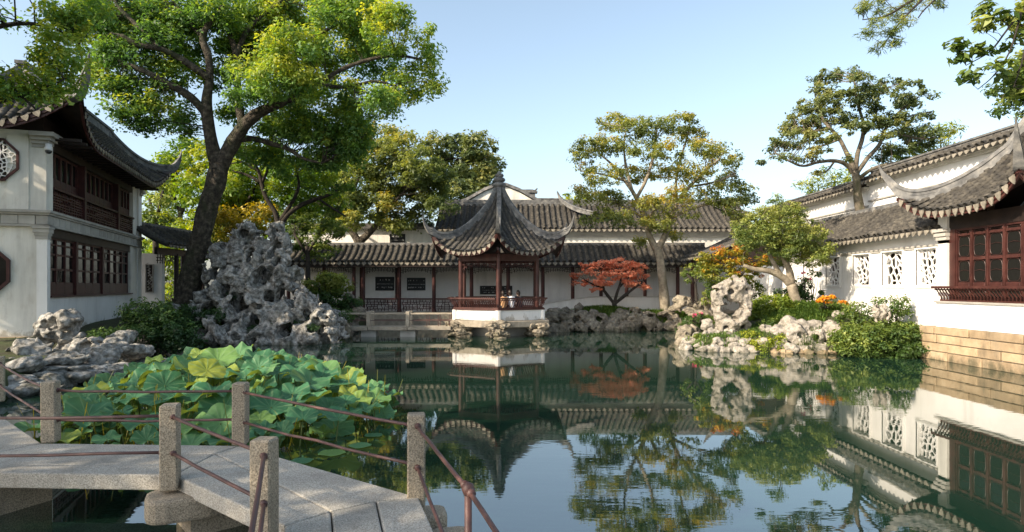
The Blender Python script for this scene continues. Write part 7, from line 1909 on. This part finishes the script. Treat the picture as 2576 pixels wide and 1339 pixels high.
tree('leafy_bough', 'broad leafed boughs hanging in from the upper right corner', 8.0,
     [(3150, 900, 30), (3100, 500, 27), (3000, 100, 22), (2900, -150, 15)],
     [[(2960, 0, 10), (2750, -60, 6), (2640, -30, 4), (2570, 30, 3), (2530, 80, 2.2), (2490, 130, 1.8), (2430, 165, 1)], [(2570, 30, 2.5), (2540, 130, 2), (2500, 190, 1.5), (2460, 225, 1)], [(2700, -45, 4), (2600, 60, 3), (2570, 160, 2), (2550, 220, 1.5)], [(2640, -30, 3), (2520, -20, 2), (2470, 5, 1.3)]],
     [(2430, 150, 26, 12, .3, 0), (2470, 130, 30, 16, .35, 0), (2440, 190, 22, 12, .3, 0), (2500, 175, 34, 20, .4, 0), (2540, 210, 34, 30, .45, .2), (2480, 20, 30, 14, .35, 0), (2520, 40, 34, 24, .4, 0), (2560, 90, 40, 34, .45, .2), (2600, 30, 50, 44, .45, .2), (2580, 170, 40, 40, .5, .3), (2560, 240, 30, 24, .5, .2), (2410, 115, 8, 5, .3, 0), (2470, 70, 24, 12, .4, 0)],
     M['lf_bush'], M['bark_dark'], leaf=0.055, sub_r=0.12, kd=3.4, n_leaf=26, base_z=0.5, depth=.1, twig=0.005, twig_frac=.7, hollow=.1, aspect=.45)
tree('background_tree', 'sunlit green treetop behind the boundary wall at the right edge', 21, [(2720, 700, 16), (2720, 450, 13), (2680, 300, 9)], [[(2690, 330, 8), (2600, 240, 5)], [(2690, 330, 8), (2640, 180, 5)]],
     [(2560, 190, 46, 40, .55), (2530, 240, 40, 30, .5), (2580, 250, 50, 40, .5), (2600, 150, 50, 40, .5), (2640, 210, 70, 70, .5), (2510, 270, 26, 16, .45), (2570, 150, 30, 26, .6), (2620, 300, 50, 30, .4)], M['lf_bush'], M['bark_dark'], leaf=0.075, sub_r=0.32, kd=5, n_leaf=46, base_z=0.4, depth=.5, twig_frac=.2)

# ------------------------------------------------------------------ shrubs, grass, flowers
shrub('shrub', 'big dark green mounded bush drooping to the water in front of the leaning trunk', 18.9, [(390, 800, 62, 40, .3), (350, 790, 44, 32, .3), (430, 835, 60, 40, .3, -.3), (380, 850, 56, 36, .25, -.4), (330, 815, 30, 26, .3, .2), (460, 860, 40, 26, .25, -.4)], M['lf_dark'], leaf=0.05, sub_r=0.2, kd=7, n_leaf=46)
shrub('shrub', 'small mossy bush at the foot of the rockery beside the leaning trunk', 21.8, [(500, 800, 40, 20, .3), (540, 790, 26, 14, .35), (480, 790, 26, 20, .3)], M['lf_dark'], leaf=0.045, sub_r=0.17, kd=6, n_leaf=40)
shrub('shrub', 'glossy rounded shrub with pale new leaves in front of the corridor', 28.5, [(820, 712, 44, 24, .6), (790, 722, 30, 18, .55), (855, 722, 34, 20, .55), (820, 735, 46, 14, .35), (838, 700, 30, 14, .7)], M['lf_bush'], leaf=0.07, sub_r=0.24, kd=7, n_leaf=40)
shrub('shrub', 'dark low undergrowth below the glossy shrub by the corridor', 28.2, [(790, 748, 40, 14, .3), (850, 755, 46, 14, .3), (890, 770, 30, 16, .3), (840, 780, 40, 14, .3)], M['lf_dark'], leaf=0.06, sub_r=0.2, kd=6, n_leaf=40)
shrub('clipped_bush', 'round bright lime green clipped bush right of the pierced stone', 21.3, [(1940, 770, 50, 34, .6), (1915, 785, 34, 30, .5), (1970, 782, 34, 30, .55), (1935, 800, 46, 24, .4), (1900, 800, 26, 22, .35)], M['lf_lime'], leaf=0.04, sub_r=0.15, kd=7.5, n_leaf=44)
shrub('shrub', 'large billowing green bush spilling over the right bank into the pond', 18.3, [(2215, 855, 110, 38, .5), (2150, 862, 60, 34, .45, -.1), (2285, 862, 56, 36, .5), (2220, 880, 120, 20, .4, -.3), (2200, 835, 80, 26, .55, .1), (2270, 838, 50, 26, .5), (2130, 845, 40, 26, .5)], M['lf_bush'], leaf=0.042, sub_r=0.16, kd=7.5, n_leaf=44)
shrub('flowering_shrub', 'loose leafy bush with tiny reddish blossoms against the sunlit wall', 18.9, [(2235, 775, 50, 26, .5), (2160, 785, 44, 26, .55), (2250, 800, 46, 26, .45), (2130, 805, 30, 22, .5), (2200, 815, 60, 16, .45), (2265, 770, 26, 22, .5)], M['lf_bush'], leaf=0.038, sub_r=0.17, kd=5.5, n_leaf=34)
shrub('shrub', 'dark bush with pink blossom at the mouth of the cove', 24.2, [(1755, 815, 40, 22, .35), (1735, 825, 26, 18, .3), (1785, 818, 30, 20, .35), (1760, 832, 40, 12, .25)], M['lf_bush'], leaf=0.05, sub_r=0.18, kd=7, n_leaf=42)
shrub('variegated_shrub', 'pale variegated shrub among the boulders left of the pierced stone', 26.5, [(1755, 740, 36, 18, .8), (1735, 750, 24, 14, .7), (1780, 748, 26, 16, .7)], M['lf_bush'], leaf=0.055, sub_r=0.2, kd=7, n_leaf=40)
shrub('shrub', 'green backdrop shrub under the orange tinted tree', 24.6, [(1810, 725, 40, 22, .35), (1850, 735, 40, 20, .35), (1890, 730, 40, 20, .3)], M['lf_bush'], leaf=0.05, sub_r=0.2, kd=6, n_leaf=40)
shrub('shrub', 'dark bush at the foot of the gallery wall behind the yew pine trunk', 22.9, [(2030, 725, 40, 30, .25), (2010, 745, 34, 22, .25), (2050, 705, 26, 22, .3), (1975, 745, 30, 20, .25)], M['lf_dark'], leaf=0.05, sub_r=0.18, kd=6, n_leaf=40)
shrub('ground_cover', 'yellow green ground cover trailing to the water at the foot of the pierced stone', 19.2, [(1930, 872, 40, 18, .65), (1900, 856, 34, 12, .75, .3), (1950, 860, 30, 14, .65, .1), (1890, 845, 24, 8, .7, .4)], M['lf_lime'], leaf=0.035, sub_r=0.13, kd=6, n_leaf=36)
shrub('shrub', 'yellow green bushes seen through the side corridor beside the leaning trunk', 38, [(420, 690, 50, 50, .5), (400, 640, 30, 30, .45), (440, 640, 30, 30, .5), (370, 670, 30, 40, .4), (430, 740, 60, 20, .4)], M['lf_yellow'], leaf=0.11, sub_r=0.4, kd=6, n_leaf=40)
shrub('ground_cover', 'low green plants filling the gaps among the rocks of the right promontory', 19.9, [(1770, 850, 40, 8, .5, .3), (1850, 850, 40, 8, .5, .2), (1920, 842, 40, 10, .5, .6), (1890, 872, 30, 6, .55, -.2), (1800, 866, 30, 6, .5)], M['lf_bush'], leaf=0.035, sub_r=0.12, kd=6, n_leaf=34)
shrub('ground_cover', 'ivy and low plants behind the right bank rocks before the lawn', 20.3, [(1960, 815, 40, 10, .5), (2060, 806, 60, 10, .55), (1920, 822, 30, 12, .45), (2120, 815, 30, 12, .5), (2000, 800, 40, 8, .6)], M['lf_bush'], leaf=0.035, sub_r=0.12, kd=6, n_leaf=34)
shrub('ground_cover', 'dark ground plants on the slope right of the rockery', 25.0, [(850, 800, 40, 12, .35), (820, 785, 30, 12, .35, .6), (880, 790, 30, 10, .35, 1.5)], M['lf_dark'], leaf=0.045, sub_r=0.15, kd=6, n_leaf=34)
shrub('ground_cover', 'dark ivy on the bank below the two storey hall wall', 17.3, [(270, 842, 50, 14, .35), (320, 835, 30, 14, .35, .6), (230, 850, 30, 10, .35, -.4)], M['lf_dark'], leaf=0.04, sub_r=0.14, kd=6, n_leaf=34)
shrub('ground_cover', 'dark moss and fern tufts growing in the hollows of the tall rockery', 22.4, [(585, 742, 12, 10, .4), (640, 832, 26, 12, .35, -.5), (735, 812, 18, 12, .4, -.2), (690, 822, 14, 10, .35, -.5), (560, 775, 14, 10, .35, .1), (780, 826, 20, 8, .4, -.5)], M['lf_dark'], leaf=0.035, sub_r=0.11, kd=6, n_leaf=30)
shrub('ground_cover', 'tuft of trailing greenery at the left corner of the bridge bank', 13.2, [(55, 985, 30, 14, .4), (40, 975, 22, 12, .45)], M['lf_bush'], leaf=0.03, sub_r=0.12, kd=6, n_leaf=34)

def flowers(name, label, Y, L, mat, leafy, size=0.035, n=50):
    bl = [(q[0], q[1]+q[3]*0.9, q[2]*1.25, q[3]*1.0, .4) for q in L]
    r = shrub(name, label, Y, bl, leafy, leaf=0.05, sub_r=0.14, kd=4, n_leaf=30, cat='flowers', aspect=.25)
    P = []
    for q in L:
        c = at(q[0], q[1], Y); s = Y/F
        d = rand_dir(n); d[:, 2] = np.abs(d[:, 2])*0.8
        P.append(c+d*np.array([q[2]*s, q[2]*s*0.8, q[3]*s])*(0.55+0.45*rng.random((n, 1))))
    P = np.concatenate(P); P = np.repeat(P, 5, 0)+rng.normal(size=(len(P)*5, 3))*size*0.5
    V, Q, t = leaf_cloud(P, size*(0.7+0.5*rng.random(len(P))), rng.normal(size=(len(P), 3))+np.array([0, -.5, .7]), np.clip(rng.random(len(P)), 0, 1), .8)
    put('blossom', np_mesh('blossom', V, Q, mat, attrs={'tint': ('FACE', t)}), r, world=True)
flowers('orange_flowers', 'large cluster of bright orange flowers on the grass before the lattice wall', 20.2, [(2075, 752, 14, 8), (2092, 750, 10, 8), (2062, 758, 8, 5), (2084, 762, 12, 5)], M['fl_orange'], M['lf_lime'])
flowers('orange_flowers', 'small deep orange flower cluster right of the larger orange one', 19.8, [(2118, 762, 10, 6), (2128, 766, 6, 4)], M['fl_orange'], M['lf_bush'], n=40)
flowers('pink_flowers', 'pink blossom cluster on the dark cove bush', 23.6, [(1748, 796, 8, 6), (1765, 790, 5, 3)], M['fl_pink'], M['lf_bush'], n=7)
flowers('pink_flowers', 'few pink flowers on the dark bush behind the yew pine trunk', 22.3, [(2038, 705, 10, 10), (2020, 690, 8, 8)], M['fl_pink'], M['lf_dark'], size=.03, n=8)

grass_clump('mondo_grass', 'dark mounded grass at the foot of the red maple', 'grass', 29.6, [(1510, 780, 50, .8, 1), (1570, 786, 40, .7, .7), (1480, 788, 24, .5, .4)], M['lf_grass'], h=.42, n=2600)
grass_clump('mondo_grass', 'grass mound at the foot of the slim tree', 'grass', 29.4, [(1690, 792, 34, .7, 1), (1650, 790, 20, .5, .5), (1720, 790, 26, .6, .6)], M['lf_grass'], h=.40, n=2000)
grass_clump('grass_tuft', 'hanging grass tuft on the right bank rocks left of the big bush', 'grass', 18.9, [(2040, 846, 16, .2, 1)], M['lf_grass'], h=.55, n=420, droop=1.1)
grass_clump('lawn', 'green grass on the right bank around the flowers and pine', 'grass', 20.8, [(2040, 785, 70, .8, 1), (1990, 790, 60, .8, .8), (2100, 785, 50, .8, .7), (2000, 772, 50, 1.5, .8), (1960, 810, 40, .6, .6)], M['lf_grass'], h=.24, n=2600, kind='stuff')
grass_clump('undergrowth', 'leafy undergrowth on the mound under the leaning trunk', 'grass', 22.6, [(470, 775, 60, 1.2, 1), (540, 790, 50, .8, .7)], M['lf_grass'], h=.3, n=1600, kind='stuff')
grass_clump('bank_grass', 'grass along the far bank before the corridor parapet', 'grass', 30.5, [(1420, 780, 60, .8, 1), (1620, 785, 60, .8, 1), (1740, 780, 60, 1.2, 1)], M['lf_grass'], h=.3, n=1500, kind='stuff')

grass_clump('low_grass', 'fine low grass between the rocks of the right promontory', 'grass', 19.9, [(1830, 855, 95, .6, 1), (1920, 850, 60, .7, .8), (1780, 850, 50, .6, .5), (2000, 860, 80, .4, .6)], M['lf_grass'], h=.11, n=1300, kind='stuff')

# ------------------------------------------------------------------ what belongs together
GROUPS = {'plaque': 'dark plaques along the corridor', 'footing_rocks': 'rocks that carry the pavilion', 'background_tree': 'trees beyond the garden halls', 'bank_rocks': 'rocks lining the pond banks', 'edge_stones': 'stones edging the pond',
          'person': 'people in the garden', 'shrub': 'shrubs round the pond', 'ground_cover': 'low plants on the banks', 'orange_flowers': 'orange flowers on the right bank', 'pink_flowers': 'pink flowers on the right bank', 'bamboo': 'greenery above the boundary wall',
          'mondo_grass': 'grass mounds on the far bank', 'garden_rock': 'single rocks on the right lawn', 'rockery': 'lake stone rockeries of the left bank', 'shade_tree': 'shade trees beyond the left edge', 'young_tree': 'slender young trees'}
for o in list(S.objects):
    k = o.name.split('.')[0]
    if o.parent is None and k in GROUPS and 'category' in o: o['group'] = GROUPS[k]
